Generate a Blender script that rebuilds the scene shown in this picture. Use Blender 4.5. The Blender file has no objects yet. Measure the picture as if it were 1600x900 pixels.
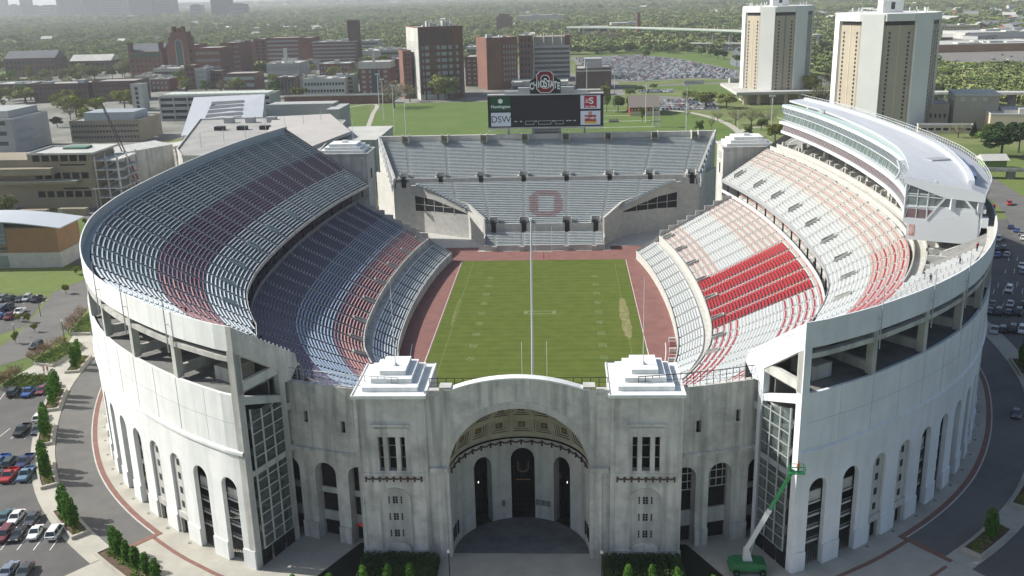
import bpy, math, random
import numpy as np
from mathutils import Matrix, Vector
R = math.radians
random.seed(7); rng = np.random.default_rng(7)
sc = bpy.context.scene; COL = sc.collection
# ------------------------------------------------------------------ camera
CAM = (7.2138, -267.3682, 89.4952); YAW, PITCH, ROLL, FPX = -0.0568, 0.2969, -0.0261, 1510.9618
d_ = Vector((math.sin(YAW)*math.cos(PITCH), math.cos(YAW)*math.cos(PITCH), -math.sin(PITCH)))
r_ = Vector((math.cos(YAW), -math.sin(YAW), 0)); u_ = r_.cross(d_)
r2 = r_*math.cos(ROLL)+u_*math.sin(ROLL); u2 = -r_*math.sin(ROLL)+u_*math.cos(ROLL)
cd = bpy.data.cameras.new('camera'); cam = bpy.data.objects.new('camera', cd); COL.objects.link(cam)
M = Matrix((r2, u2, -d_)).transposed().to_4x4(); M.translation = Vector(CAM); cam.matrix_world = M
cd.sensor_width = 36; cd.lens = FPX/1600*36; cd.clip_start = 1; cd.clip_end = 80000
sc.camera = cam
# ------------------------------------------------------------------ light
SUN_EL, SUN_A = 36.0, 9.0           # elevation; degrees south of east (world: +Y south, -X east)
to_sun = Vector((-math.cos(R(SUN_A))*math.cos(R(SUN_EL)), math.sin(R(SUN_A))*math.cos(R(SUN_EL)), math.sin(R(SUN_EL))))
w = bpy.data.worlds.new('World'); sc.world = w; w.use_nodes = True
nt = w.node_tree; bg = nt.nodes['Background']; sky = nt.nodes.new('ShaderNodeTexSky'); sky.sky_type = 'NISHITA'
sky.sun_disc = False; sky.sun_elevation = R(SUN_EL); sky.sun_rotation = R(270+SUN_A)
sky.air_density = 1.0; sky.dust_density = 2.0; sky.ozone_density = 1.0
nt.links.new(sky.outputs[0], bg.inputs[0]); bg.inputs[1].default_value = 0.095
sl = bpy.data.lights.new('sun', 'SUN'); sl.energy = 5.0; sl.angle = R(0.5); sl.color = (1, .97, .91)
so = bpy.data.objects.new('sun', sl); COL.objects.link(so); so.rotation_euler = (-to_sun).to_track_quat('-Z', 'Y').to_euler()
sc.view_settings.view_transform = 'Standard'; sc.view_settings.look = 'None'; sc.view_settings.gamma = 1
sc.view_settings.exposure = 0.46
sc.cycles.max_bounces = 6; sc.cycles.volume_bounces = 0
# ------------------------------------------------------------------ materials
MATS = {}
def mat(name, col, rough=.8, col2=None, scale=.3, detail=4, metal=0, bump=0, spec=.3, mix=(.35,.65), streak=None, rnd=0, emit=None, coat=0, stretch=None):
    if name in MATS: return MATS[name]
    m = bpy.data.materials.new(name); m.use_nodes = True; t = m.node_tree; N = t.nodes; L = t.links
    b = N['Principled BSDF']; b.inputs['Roughness'].default_value = rough; b.inputs['Metallic'].default_value = metal
    b.inputs['Specular IOR Level'].default_value = spec
    if coat: b.inputs['Coat Weight'].default_value = coat; b.inputs['Coat Roughness'].default_value = .08
    c = (*col, 1); src = None
    if col2 is not None:
        tc = N.new('ShaderNodeTexCoord'); mp = N.new('ShaderNodeMapping'); L.new(tc.outputs['Object'], mp.inputs[0])
        if stretch: mp.inputs['Scale'].default_value = stretch
        nz = N.new('ShaderNodeTexNoise'); nz.inputs['Scale'].default_value = scale; nz.inputs['Detail'].default_value = detail; nz.inputs['Roughness'].default_value = .7
        L.new(mp.outputs[0], nz.inputs[0])
        rp = N.new('ShaderNodeValToRGB'); rp.color_ramp.elements[0].position = mix[0]; rp.color_ramp.elements[1].position = mix[1]
        rp.color_ramp.elements[0].color = c; rp.color_ramp.elements[1].color = (*col2, 1)
        L.new(nz.outputs[0], rp.inputs[0]); src = rp.outputs[0]
        if streak:     # vertical dirt streaks
            m2 = N.new('ShaderNodeMapping'); m2.inputs['Scale'].default_value = (streak[1], streak[1], streak[1]*.07); L.new(tc.outputs['Object'], m2.inputs[0])
            n2 = N.new('ShaderNodeTexNoise'); n2.inputs['Scale'].default_value = 1; n2.inputs['Detail'].default_value = 5; L.new(m2.outputs[0], n2.inputs[0])
            r3 = N.new('ShaderNodeValToRGB'); r3.color_ramp.elements[0].position = .44; r3.color_ramp.elements[1].position = .68
            L.new(n2.outputs[0], r3.inputs[0]); mx = N.new('ShaderNodeMix'); mx.data_type = 'RGBA'
            mu = N.new('ShaderNodeMath'); mu.operation = 'MULTIPLY'; mu.inputs[1].default_value = streak[2]; L.new(r3.outputs[0], mu.inputs[0])
            L.new(mu.outputs[0], mx.inputs[0]); L.new(src, mx.inputs[6]); mx.inputs[7].default_value = (*streak[0], 1); src = mx.outputs[2]
        if bump:
            bp = N.new('ShaderNodeBump'); bp.inputs['Strength'].default_value = bump; bp.inputs['Distance'].default_value = .1
            n3 = N.new('ShaderNodeTexNoise'); n3.inputs['Scale'].default_value = scale*6; n3.inputs['Detail'].default_value = 4; L.new(mp.outputs[0], n3.inputs[0])
            L.new(n3.outputs[0], bp.inputs['Height']); L.new(bp.outputs[0], b.inputs['Normal'])
    if rnd:
        oi = N.new('ShaderNodeObjectInfo'); hs = N.new('ShaderNodeHueSaturation'); ml = N.new('ShaderNodeMapRange')
        ml.inputs['To Min'].default_value = 1-rnd; ml.inputs['To Max'].default_value = 1+rnd; L.new(oi.outputs['Random'], ml.inputs[0]); L.new(ml.outputs[0], hs.inputs['Value'])
        if src: L.new(src, hs.inputs['Color'])
        else: hs.inputs['Color'].default_value = c
        src = hs.outputs[0]
    if src: L.new(src, b.inputs['Base Color'])
    else: b.inputs['Base Color'].default_value = c
    if emit: b.inputs['Emission Color'].default_value = (*emit[0], 1); b.inputs['Emission Strength'].default_value = emit[1]
    MATS[name] = m; return m
white = mat('painted_white_wall', (.78,.79,.77), .7, (.66,.68,.66), .15, 9, streak=((.45,.46,.44), .9, .28))
whitew = mat('white_west_wall', (.72,.75,.78), .7, (.6,.63,.65), .12, 9, streak=((.45,.47,.49), .9, .25))
conc = mat('weathered_concrete', (.61,.60,.56), .9, (.40,.395,.37), .2, 10, bump=.3, streak=((.17,.17,.16), .8, .6), mix=(.44,.64))
concp = mat('pale_concrete', (.55,.55,.51), .9, (.42,.42,.39), .3, 6, bump=.15, streak=((.2,.2,.19), .5, .5))
concl = mat('light_concrete', (.50,.495,.46), .9, (.40,.395,.365), .5, 5, bump=.1)
tread_e = mat('stand_concrete_dark', (.18,.205,.21), .9, (.135,.155,.165), .8, 4)  # gray-blue of risers in shade put into the concrete colour
tread_b = mat('stand_concrete_shade_blue', (.135,.14,.17), .9, (.10,.105,.135), .8, 4)  # concrete with the left stand's blue shade put into its colour
tread_w = mat('stand_concrete_white', (.50,.51,.50), .9, (.40,.41,.40), .9, 5)
tread_r = mat('stand_concrete_cream', (.50,.47,.43), .9, (.42,.39,.35), .9, 4)
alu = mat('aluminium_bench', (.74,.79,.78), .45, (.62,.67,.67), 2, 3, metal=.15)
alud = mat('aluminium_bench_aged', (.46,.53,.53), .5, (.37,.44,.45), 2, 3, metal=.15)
whb = mat('white_bench', (.64,.67,.66), .5, (.56,.59,.58), 2, 3)
blb = mat('white_bench_shade_blue', (.32,.40,.50), .5, (.25,.32,.42), 2, 3)  # white benches, coloured for the shade under the upper deck
dkb = mat('red_bench_shade_dark', (.115,.10,.16), .5, (.09,.08,.13), 2, 3)  # red benches, darkened in colour for the shade under the upper deck
rdb = mat('red_bench', (.42,.045,.05), .5, (.34,.03,.035), 2, 3)
rdp = mat('faded_red_bench', (.50,.27,.25), .6, (.44,.23,.21), 2, 3)
pub = mat('purple_red_bench', (.27,.17,.19), .6, (.2,.13,.155), 2, 3)
southb = mat('south_bench', (.60,.64,.63), .6, (.52,.56,.55), .6, 4)
souths = mat('south_step', (.42,.46,.47), .8, (.36,.40,.41), .6, 4)
dark = mat('dark_interior', (.014,.015,.018), .9)  # near-black: shade of open passages put into colour; also doors and glazing
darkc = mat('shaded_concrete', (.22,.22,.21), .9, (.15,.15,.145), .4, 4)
glass = mat('window_glass', (.04,.06,.07), .12, spec=.8)
glassg = mat('green_glass', (.30,.40,.38), .15, spec=.7)
steel = mat('painted_steel', (.36,.38,.39), .5, metal=.2)
steelw = mat('white_steel', (.54,.57,.58), .45)
roofm = mat('standing_seam_roof', (.47,.49,.515), .55, (.41,.43,.455), .9, 3, stretch=(1,.05,1))
black = mat('black_metal', (.02,.02,.022), .5)
turf = None
track = mat('red_track', (.235,.115,.098), .9, (.185,.088,.078), .25, 5)
asph = mat('asphalt', (.125,.122,.115), .9, (.095,.093,.09), .15, 6, bump=.1)
asphr = mat('asphalt_road', (.155,.15,.14), .9, (.115,.112,.107), .12, 6, bump=.1)
walkm = mat('pavement_concrete', (.43,.41,.35), .9, (.35,.335,.29), .2, 5)
brickp = mat('brick_paving', (.24,.13,.10), .9, (.19,.10,.085), 1, 4)
paint = mat('road_paint', (.7,.7,.66), .7)
hedge = mat('hedge_leaves', (.05,.085,.02), .8, (.09,.11,.04), 1.2, 4)
mulch = mat('planter_soil', (.13,.09,.06), .95, (.09,.06,.04), 1.5, 4)
brick = mat('red_brick', (.20,.10,.075), .9, (.15,.078,.06), .12, 5)
brickd = mat('dark_brick', (.14,.088,.072), .9, (.11,.07,.06), .12, 5)
bricko = mat('orange_brick', (.34,.20,.105), .9, (.27,.16,.085), .12, 5)
tan = mat('tan_panel', (.30,.26,.19), .9, (.24,.21,.155), .1, 4)
greyp = mat('grey_panel', (.40,.41,.40), .85, (.33,.34,.33), .08, 4)
roofg = mat('flat_roof', (.36,.35,.33), .9, (.27,.265,.25), .08, 4)
rooflt = mat('pale_flat_roof', (.5,.5,.46), .9, (.4,.4,.37), .08, 4)
slate = mat('slate_roof', (.13,.14,.15), .8, (.1,.11,.12), .1, 4)
beige = mat('beige_tower_panel', (.44,.385,.305), .9, (.39,.34,.27), .05, 4)
cream = mat('cream_stone', (.56,.49,.36), .9, (.48,.42,.31), .1, 4)
bark = mat('bark', (.10,.075,.055), .95, (.06,.045,.035), 2, 4)
wing = mat('window_dark', (.035,.045,.055), .2, spec=.6)
winl = mat('window_pale', (.26,.31,.31), .25, spec=.6)
def leafmat(n, a, b_):
    m = mat(n, a, .85, b_, .35, 4, rnd=.28, mix=(.35,.68), spec=.1)
    return m
LEAF = {'green': leafmat('leaf_green', (.10,.165,.04), (.18,.23,.06)), 'lime': leafmat('leaf_lime', (.16,.20,.03), (.30,.31,.06)),
        'olive': leafmat('leaf_olive', (.17,.20,.06), (.26,.28,.10)), 'dark': leafmat('leaf_dark', (.018,.042,.016), (.05,.085,.026)),
        'bare': leafmat('bud_twigs', (.22,.21,.13), (.29,.28,.16)), 'conifer': leafmat('needle_dark', (.012,.028,.016), (.025,.045,.025)),
        'column': leafmat('leaf_columnar', (.055,.15,.02), (.13,.25,.04)), 'pink': leafmat('budding_twigs_pink', (.20,.13,.10), (.26,.20,.08))}
# ------------------------------------------------------------------ mesh helper
class MB:
    def __init__(s): s.v = []; s.f = []; s.m = []
    def quad(s, a, b, c, d, mi=0):
        n = len(s.v); s.v += [tuple(a), tuple(b), tuple(c), tuple(d)]; s.f.append((n, n+1, n+2, n+3)); s.m.append(mi)
    def poly(s, pts, mi=0):
        n = len(s.v); s.v += [tuple(p) for p in pts]; s.f.append(tuple(range(n, n+len(pts)))); s.m.append(mi)
    def hexa(s, p, mi=0):      # 8 points: bottom 4 ccw, top 4
        n = len(s.v); s.v += [tuple(q) for q in p]
        for f in ((3,2,1,0), (4,5,6,7), (0,1,5,4), (1,2,6,5), (2,3,7,6), (3,0,4,7)): s.f.append(tuple(n+i for i in f)); s.m.append(mi)
    def box(s, x0, x1, y0, y1, z0, z1, mi=0):
        s.hexa([(x0,y0,z0), (x1,y0,z0), (x1,y1,z0), (x0,y1,z0), (x0,y0,z1), (x1,y0,z1), (x1,y1,z1), (x0,y1,z1)], mi)
    def obox(s, c, ang, hx, hy, z0, z1, mi=0):
        ca, sa = math.cos(ang), math.sin(ang)
        q = [(c[0]+x*ca-y*sa, c[1]+x*sa+y*ca) for x, y in ((-hx,-hy), (hx,-hy), (hx,hy), (-hx,hy))]
        s.hexa([(*p, z0) for p in q]+[(*p, z1) for p in q], mi)
    def prism(s, poly, z0, z1, mi=0, top=None):
        n = len(poly); b = len(s.v); s.v += [(*p, z0) for p in poly]+[(*p, z1) for p in poly]
        for i in range(n): j = (i+1) % n; s.f.append((b+i, b+j, b+n+j, b+n+i)); s.m.append(mi)
        s.f.append(tuple(b+n+i for i in range(n))); s.m.append(mi if top is None else top)
        s.f.append(tuple(b+i for i in reversed(range(n)))); s.m.append(mi)
    def bar(s, a, b, r=.1, n=6, mi=0, r2=None):
        a = Vector(a); b = Vector(b); d = (b-a).normalized(); x = d.orthogonal().normalized(); y = d.cross(x); r2 = r if r2 is None else r2
        k = len(s.v)
        for p, rr in ((a, r), (b, r2)):
            for i in range(n): t = 2*math.pi*i/n+math.pi/n; s.v.append(tuple(p+x*math.cos(t)*rr+y*math.sin(t)*rr))
        for i in range(n): j = (i+1) % n; s.f.append((k+i, k+j, k+n+j, k+n+i)); s.m.append(mi)
        s.f.append(tuple(k+i for i in reversed(range(n)))); s.m.append(mi); s.f.append(tuple(k+n+i for i in range(n))); s.m.append(mi)
    def beam(s, a, b, wd, ht, mi=0):     # rectangular bar, ht vertical
        a = Vector(a); b = Vector(b); d = (b-a); h = Vector((-d.y, d.x, 0)); h = h.normalized()*wd/2 if h.length > 1e-6 else Vector((wd/2, 0, 0))
        u = Vector((0, 0, ht/2)) if abs(d.normalized().z) < .9 else d.cross(h).normalized()*ht/2
        s.hexa([a-h-u, b-h-u, b+h-u, a+h-u, a-h+u, b-h+u, b+h+u, a+h+u], mi)
    def build(s, name, mats, parent=None, link=True, smooth=False):
        me = bpy.data.meshes.new(name); me.from_pydata(s.v, [], s.f)
        if not isinstance(mats, (list, tuple)): mats = [mats]
        for m in mats: me.materials.append(m)
        if len(mats) > 1: me.polygons.foreach_set('material_index', s.m)
        if smooth: me.polygons.foreach_set('use_smooth', [True]*len(me.polygons))
        me.update(); o = bpy.data.objects.new(name, me)
        if link: COL.objects.link(o)
        if parent is not None: o.parent = parent; o.matrix_parent_inverse = Matrix.Translation(-Vector(parent.location)) if parent.type == 'EMPTY' and parent.rotation_euler.z == 0 else Matrix()
        return o
def tag(o, label=None, cat=None, group=None, kind=None):
    if label: o['label'] = label
    if cat: o['category'] = cat
    if group: o['group'] = group
    if kind: o['kind'] = kind
    return o
def thing(name, label, cat, loc=(0,0,0), group=None, rz=0):
    o = bpy.data.objects.new(name, None); COL.objects.link(o); o.location = loc; o.rotation_euler = (0,0,rz); o.empty_display_size = 1
    return tag(o, label, cat, group)
def copy_tree(o, parent=None, mats=None):
    c = o.copy(); COL.objects.link(c)
    if parent is not None: c.parent = parent
    for ch in KIDS.get(o.name, ()): copy_tree(ch, c)
    return c
KIDS = {}
def reg(o):
    KIDS[o.name] = [c for c in bpy.data.objects if c.parent == o]
    for c in KIDS[o.name]: reg(c)
    return o
G = 4.6
# ------------------------------------------------------------------ horseshoe plan
def catmull(P, n=12):
    P = [np.array(p, float) for p in P]; Q = [2*P[0]-P[1]]+P+[2*P[-1]-P[-2]]; out = []
    for i in range(1, len(Q)-2):
        a, b, c, d = Q[i-1:i+3]
        for k in range(n):
            t = k/n; out.append(.5*((2*b)+(-a+c)*t+(2*a-5*b+4*c-d)*t*t+(-a+3*b-3*c+d)*t**3))
    out.append(P[-1]); return np.array(out)
OC = [(0,-145.2), (14,-144.6), (28,-142.6), (41,-138.6), (48,-134.6), (54.5,-130), (65,-120.8), (74,-110.8), (81,-100.6), (87.9,-87.5), (94,-72.5), (98.1,-58.5), (101.3,-38), (102.6,-12), (102.4,12), (101,36), (98.6,57), (94.5,80), (92,92)]
C0 = catmull(OC); SS = np.concatenate([[0], np.cumsum(np.linalg.norm(np.diff(C0, axis=0), axis=1))])
def P0(s): return np.array([np.interp(s, SS, C0[:,0]), np.interp(s, SS, C0[:,1])])
def N0(s):
    a = P0(s-2); b = P0(s+2); t = b-a; t /= np.linalg.norm(t); return np.array([-t[1], t[0]])
QK = [(0, (0,-81)), (42, (14.5,-79.0)), (66, (20.5,-75.0)), (90, tuple(P0(90)+65*N0(90)))]
QS = np.arange(0, 295, 1.0); QX = []
qs_ = [k[0] for k in QK]
for s in QS:
    if s >= 90: q = P0(s)+65*N0(s)
    else: q = np.array([np.interp(s, qs_, [k[1][0] for k in QK]), np.interp(s, qs_, [k[1][1] for k in QK])])
    QX.append(q)
QX = np.array(QX)
for _ in range(6): QX[1:-1] = (QX[:-2]+QX[1:-1]*2+QX[2:])/4
PX = np.array([P0(s) for s in QS])
def pos(s, d, sx=1):
    x = np.interp(s, QS, PX[:,0]); y = np.interp(s, QS, PX[:,1]); qx = np.interp(s, QS, QX[:,0]); qy = np.interp(s, QS, QX[:,1]); k = d/65
    return (sx*(x+(qx-x)*k), y+(qy-y)*k)
def p3(s, d, z, sx=1): return (*pos(s, d, sx), z)
def srange(s0, s1, step=3.4):
    n = max(1, int(math.ceil((s1-s0)/step))); return [s0+(s1-s0)*i/n for i in range(n+1)]
def ring(mb, s0, s1, prof, sx=1, mi=0, step=3.4, close=False, caps=False):
    """sweep a (d,z) profile along the curve"""
    S = srange(s0, s1, step); pr = list(prof)+([prof[0]] if close else [])
    for a, b in zip(S[:-1], S[1:]):
        for (d0, z0), (d1, z1) in zip(pr[:-1], pr[1:]):
            mb.quad(p3(a,d0,z0,sx), p3(b,d0,z0,sx), p3(b,d1,z1,sx), p3(a,d1,z1,sx), mi)
    if caps:
        for s in (s0, s1): mb.poly([p3(s, d, z, sx) for d, z in prof], mi)
def rbox(mb, s0, s1, d0, d1, z0, z1, sx=1, mi=0, step=3.4):
    ring(mb, s0, s1, [(d0,z0), (d0,z1), (d1,z1), (d1,z0)], sx, mi, step, True, True)
HAZE = 9e-5
CARS_L=[(-89.5, -123.8, 'teal', 'sedan'), (-87.5, -124.0, 'white', 'sedan'), (-84.4, -124.6, 'charcoal', 'sedan'), (-86.3, -129.7, 'maroon', 'suv'), (-84.2, -129.5, 'black', 'coupe'), (-81.5, -128.9, 'white', 'coupe'), (-78.1, -128.9, 'white', 'suv'), (-79.9, -139.9, 'bluegrey', 'sedan'), (-77.2, -140.2, 'charcoal', 'sedan'), (-102.0, -103.5, 'blue', 'pickup'), (-99.8, -104.0, 'dkgreen', 'suv'), (-97.2, -103.4, 'navy', 'pickup'), (-98.9, -109.1, 'black', 'sedan'), (-97.1, -109.1, 'red', 'pickup'), (-94.1, -108.6, 'steelblue', 'pickup'), (-105.4, -89.5, 'black', 'pickup'), (-102.2, -89.2, 'charcoal', 'sedan'), (-104.8, -83.3, 'white', 'suv'), (-118.2, -69.8, 'black', 'suv'), (-114.8, -69.4, 'blue', 'pickup'), (-112.4, -68.3, 'maroon', 'sedan'), (-110.3, -66.5, 'charcoal', 'sedan'), (-161.5, 1.5, 'grey', 'suv'), (-158.7, 1.4, 'dkgreen', 'suv'), (-155.9, 1.3, 'charcoal', 'sedan'), (-154.0, 1.9, 'silver', 'suv'), (-150.8, 1.2, 'black', 'pickup'), (-155.5, -9.0, 'navy', 'suv'), (-149.9, -14.9, 'maroon', 'pickup'), (-149.3, -10.9, 'white', 'pickup'), (-152.9, -14.2, 'blue', 'sedan'), (-154.9, -6.6, 'black', 'suv'), (-129.2, -39.4, 'black', 'road'), (-227.2, 129.4, 'steelblue', 'pickup')]
CARS_R=[(182.2, 115.1, 'red', 'road'), (166.0, 76.3, 'navy', 'sedan'), (165.9, 71.5, 'blue', 'sedan'), (165.6, 66.8, 'grey', 'sedan'), (163.4, 60.6, 'white', 'sedan'), (154.6, 59.3, 'silver', 'suv'), (148.5, 46.8, 'navy', 'sedan'), (145.8, 38.9, 'blue', 'sedan'), (151.1, 46.7, 'charcoal', 'suv'), (148.9, 39.6, 'silver', 'sedan'), (147.6, 26.1, 'white', 'sedan'), (145.5, 20.5, 'silver', 'suv'), (133.4, 2.0, 'white', 'suv'), (123.3, -11.2, 'charcoal', 'sedan'), (128.0, -11.3, 'silver', 'sedan'), (131.5, -11.4, 'black', 'sedan'), (120.3, -17.1, 'navy', 'sedan'), (122.0, -18.2, 'black', 'suv'), (124.6, -18.3, 'charcoal', 'sedan'), (127.1, -18.4, 'black', 'suv'), (115.1, -32.2, 'silver', 'pickup'), (117.4, -31.8, 'charcoal', 'suv'), (119.8, -31.8, 'black', 'suv'), (121.9, -32.3, 'white', 'suv'), (98.6, -82.4, 'charcoal', 'sedan')]
TREES=[(-372.0, 472.2, 19.1, 20.3, 'lime'), (-362.6, 486.9, 15.0, 16.8, 'lime'), (-358.8, 529.7, 16.8, 19.8, 'lime'), (-477.6, 589.1, 13.6, 29.0, 'olive'), (-222.7, 110.9, 10.7, 10.7, 'olive'), (-90.3, 539.3, 22.3, 26.3, 'olive'), (-125.4, 490.6, 23.5, 28.7, 'bare'), (-119.0, 534.8, 16.6, 15.7, 'bare'), (38.8, 439.4, 21.8, 8.3, 'olive'), (47.4, 445.7, 12.8, 10.3, 'green'), (60.3, 386.2, 10.6, 4.3, 'lime'), (90.5, 330.3, 7.4, 6.3, 'green'), (99.3, 340.5, 9.1, 4.8, 'bare'), (92.3, 405.3, 5.6, 6.2, 'bare'), (109.1, 379.1, 7.5, 8.5, 'bare'), (112.9, 458.8, 13.0, 20.0, 'olive'), (126.2, 448.5, 11.9, 17.8, 'olive'), (104.9, 503.6, 8.9, 14.1, 'olive'), (73.9, 585.3, 5.4, 10.0, 'green'), (87.2, 599.5, 5.5, 7.9, 'green'), (63.2, 550.2, 6.3, 9.6, 'green'), (117.4, 358.9, 11.3, 12.4, 'bare'), (126.1, 351.6, 13.2, 13.9, 'bare'), (135.8, 350.3, 11.9, 13.8, 'bare'), (127.3, 286.7, 11.5, 11.0, 'lime'), (128.6, 333.8, 7.8, 7.9, 'green'), (115.7, 305.6, 7.1, 6.1, 'green'), (198.6, 456.4, 20.6, 20.8, 'bare'), (193.8, 478.5, 23.5, 14.6, 'olive'), (219.8, 519.7, 27.2, 15.4, 'bare'), (140.6, 278.0, 8.9, 7.2, 'lime'), (225.2, 220.1, 17.6, 20.8, 'dark'), (239.3, 234.3, 17.4, 14.7, 'dark'), (246.1, 289.5, 8.9, 7.4, 'green'), (239.3, 292.9, 8.6, 4.8, 'conifer'), (229.8, 289.1, 8.6, 10.3, 'bare'), (236.2, 273.8, 5.9, 7.9, 'green'), (271.8, 312.1, 7.4, 9.9, 'dark'), (-544.7, 732.8, 13.1, 32.4, 'olive'), (-501.1, 690.8, 10.7, 18.7, 'olive'), (-753.9, 1068.0, 10.4, 18.9, 'green'), (-517.2, 883.3, 11.9, 16.4, 'lime'), (-642.2, 1132.1, 10.8, 27.0, 'olive'), (-629.4, 930.1, 20.2, 23.2, 'green'), (-578.6, 880.7, 11.9, 22.3, 'olive'), (-571.7, 915.4, 10.7, 19.9, 'olive'), (-136.5, -36.4, 3.6, 1.9, 'lime'), (-136.2, -27.5, 2.7, 2.0, 'lime'), (-142.6, -19.5, 3.2, 2.1, 'lime'), (-145.8, -18.3, 2.5, 1.7, 'lime'), (-145.1, 7.4, 3.3, 2.7, 'lime'), (-152.1, 28.5, 3.0, 2.4, 'lime'), (-184.3, 100.8, 3.1, 2.2, 'lime'), (113.1, 991.5, 13.4, 11.4, 'green'), (150.6, 1081.7, 15.1, 17.4, 'green'), (165.9, 1133.8, 12.2, 14.4, 'green'), (175.2, 1072.8, 13.3, 12.1, 'green'), (185.4, 1016.3, 12.8, 13.2, 'green'), (192.8, 988.9, 12.5, 9.7, 'green'), (196.7, 952.1, 12.9, 12.6, 'dark'), (204.0, 949.7, 11.4, 11.0, 'dark'), (206.4, 873.7, 11.4, 11.8, 'green'), (282.5, 1456.6, 16.9, 22.1, 'green'), (139.2, 1435.6, 16.8, 21.9, 'olive'), (120.6, 1401.3, 20.6, 19.3, 'olive'), (156.3, 1385.0, 18.4, 21.2, 'olive'), (8.9, 1452.4, 19.2, 28.7, 'bare'), (30.1, 1400.6, 20.7, 27.9, 'bare'), (57.7, 1430.1, 21.0, 28.3, 'bare'), (77.2, 1379.7, 20.4, 25.4, 'bare'), (99.9, 1410.8, 18.7, 25.9, 'bare'), (-300.7, 243.5, 9.1, 6.8, 'dark'), (-355.0, 411.1, 9.1, 8.9, 'dark'), (329.8, 605.3, 14.1, 22.7, 'bare'), (344.1, 614.4, 12.1, 19.5, 'green'), (373.7, 718.8, 12.2, 15.4, 'green'), (404.1, 710.6, 9.7, 15.2, 'lime')]
POLES=[(-133.1, 475.1, 27.9), (-119.8, 419.4, 28.6), (-101.9, 358.3, 29.4), (-90.6, 333.8, 26.0), (26.2, 508.7, 30.6), (44.4, 442.3, 26.8), (61.8, 379.4, 27.4), (82.8, 334.1, 27.9), (-141.5, -13.9, 6.3), (-123.4, -35.7, 6.0), (-187.0, 119.5, 10.9), (-192.1, 142.8, 10.3), (128.0, 304.1, 23.9), (-139.8, -30.5, 3.3), (-101.6, -87.7, 2.9), (-218.5, 260.4, 12.9), (-219.2, 243.9, 11.8)]
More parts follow.
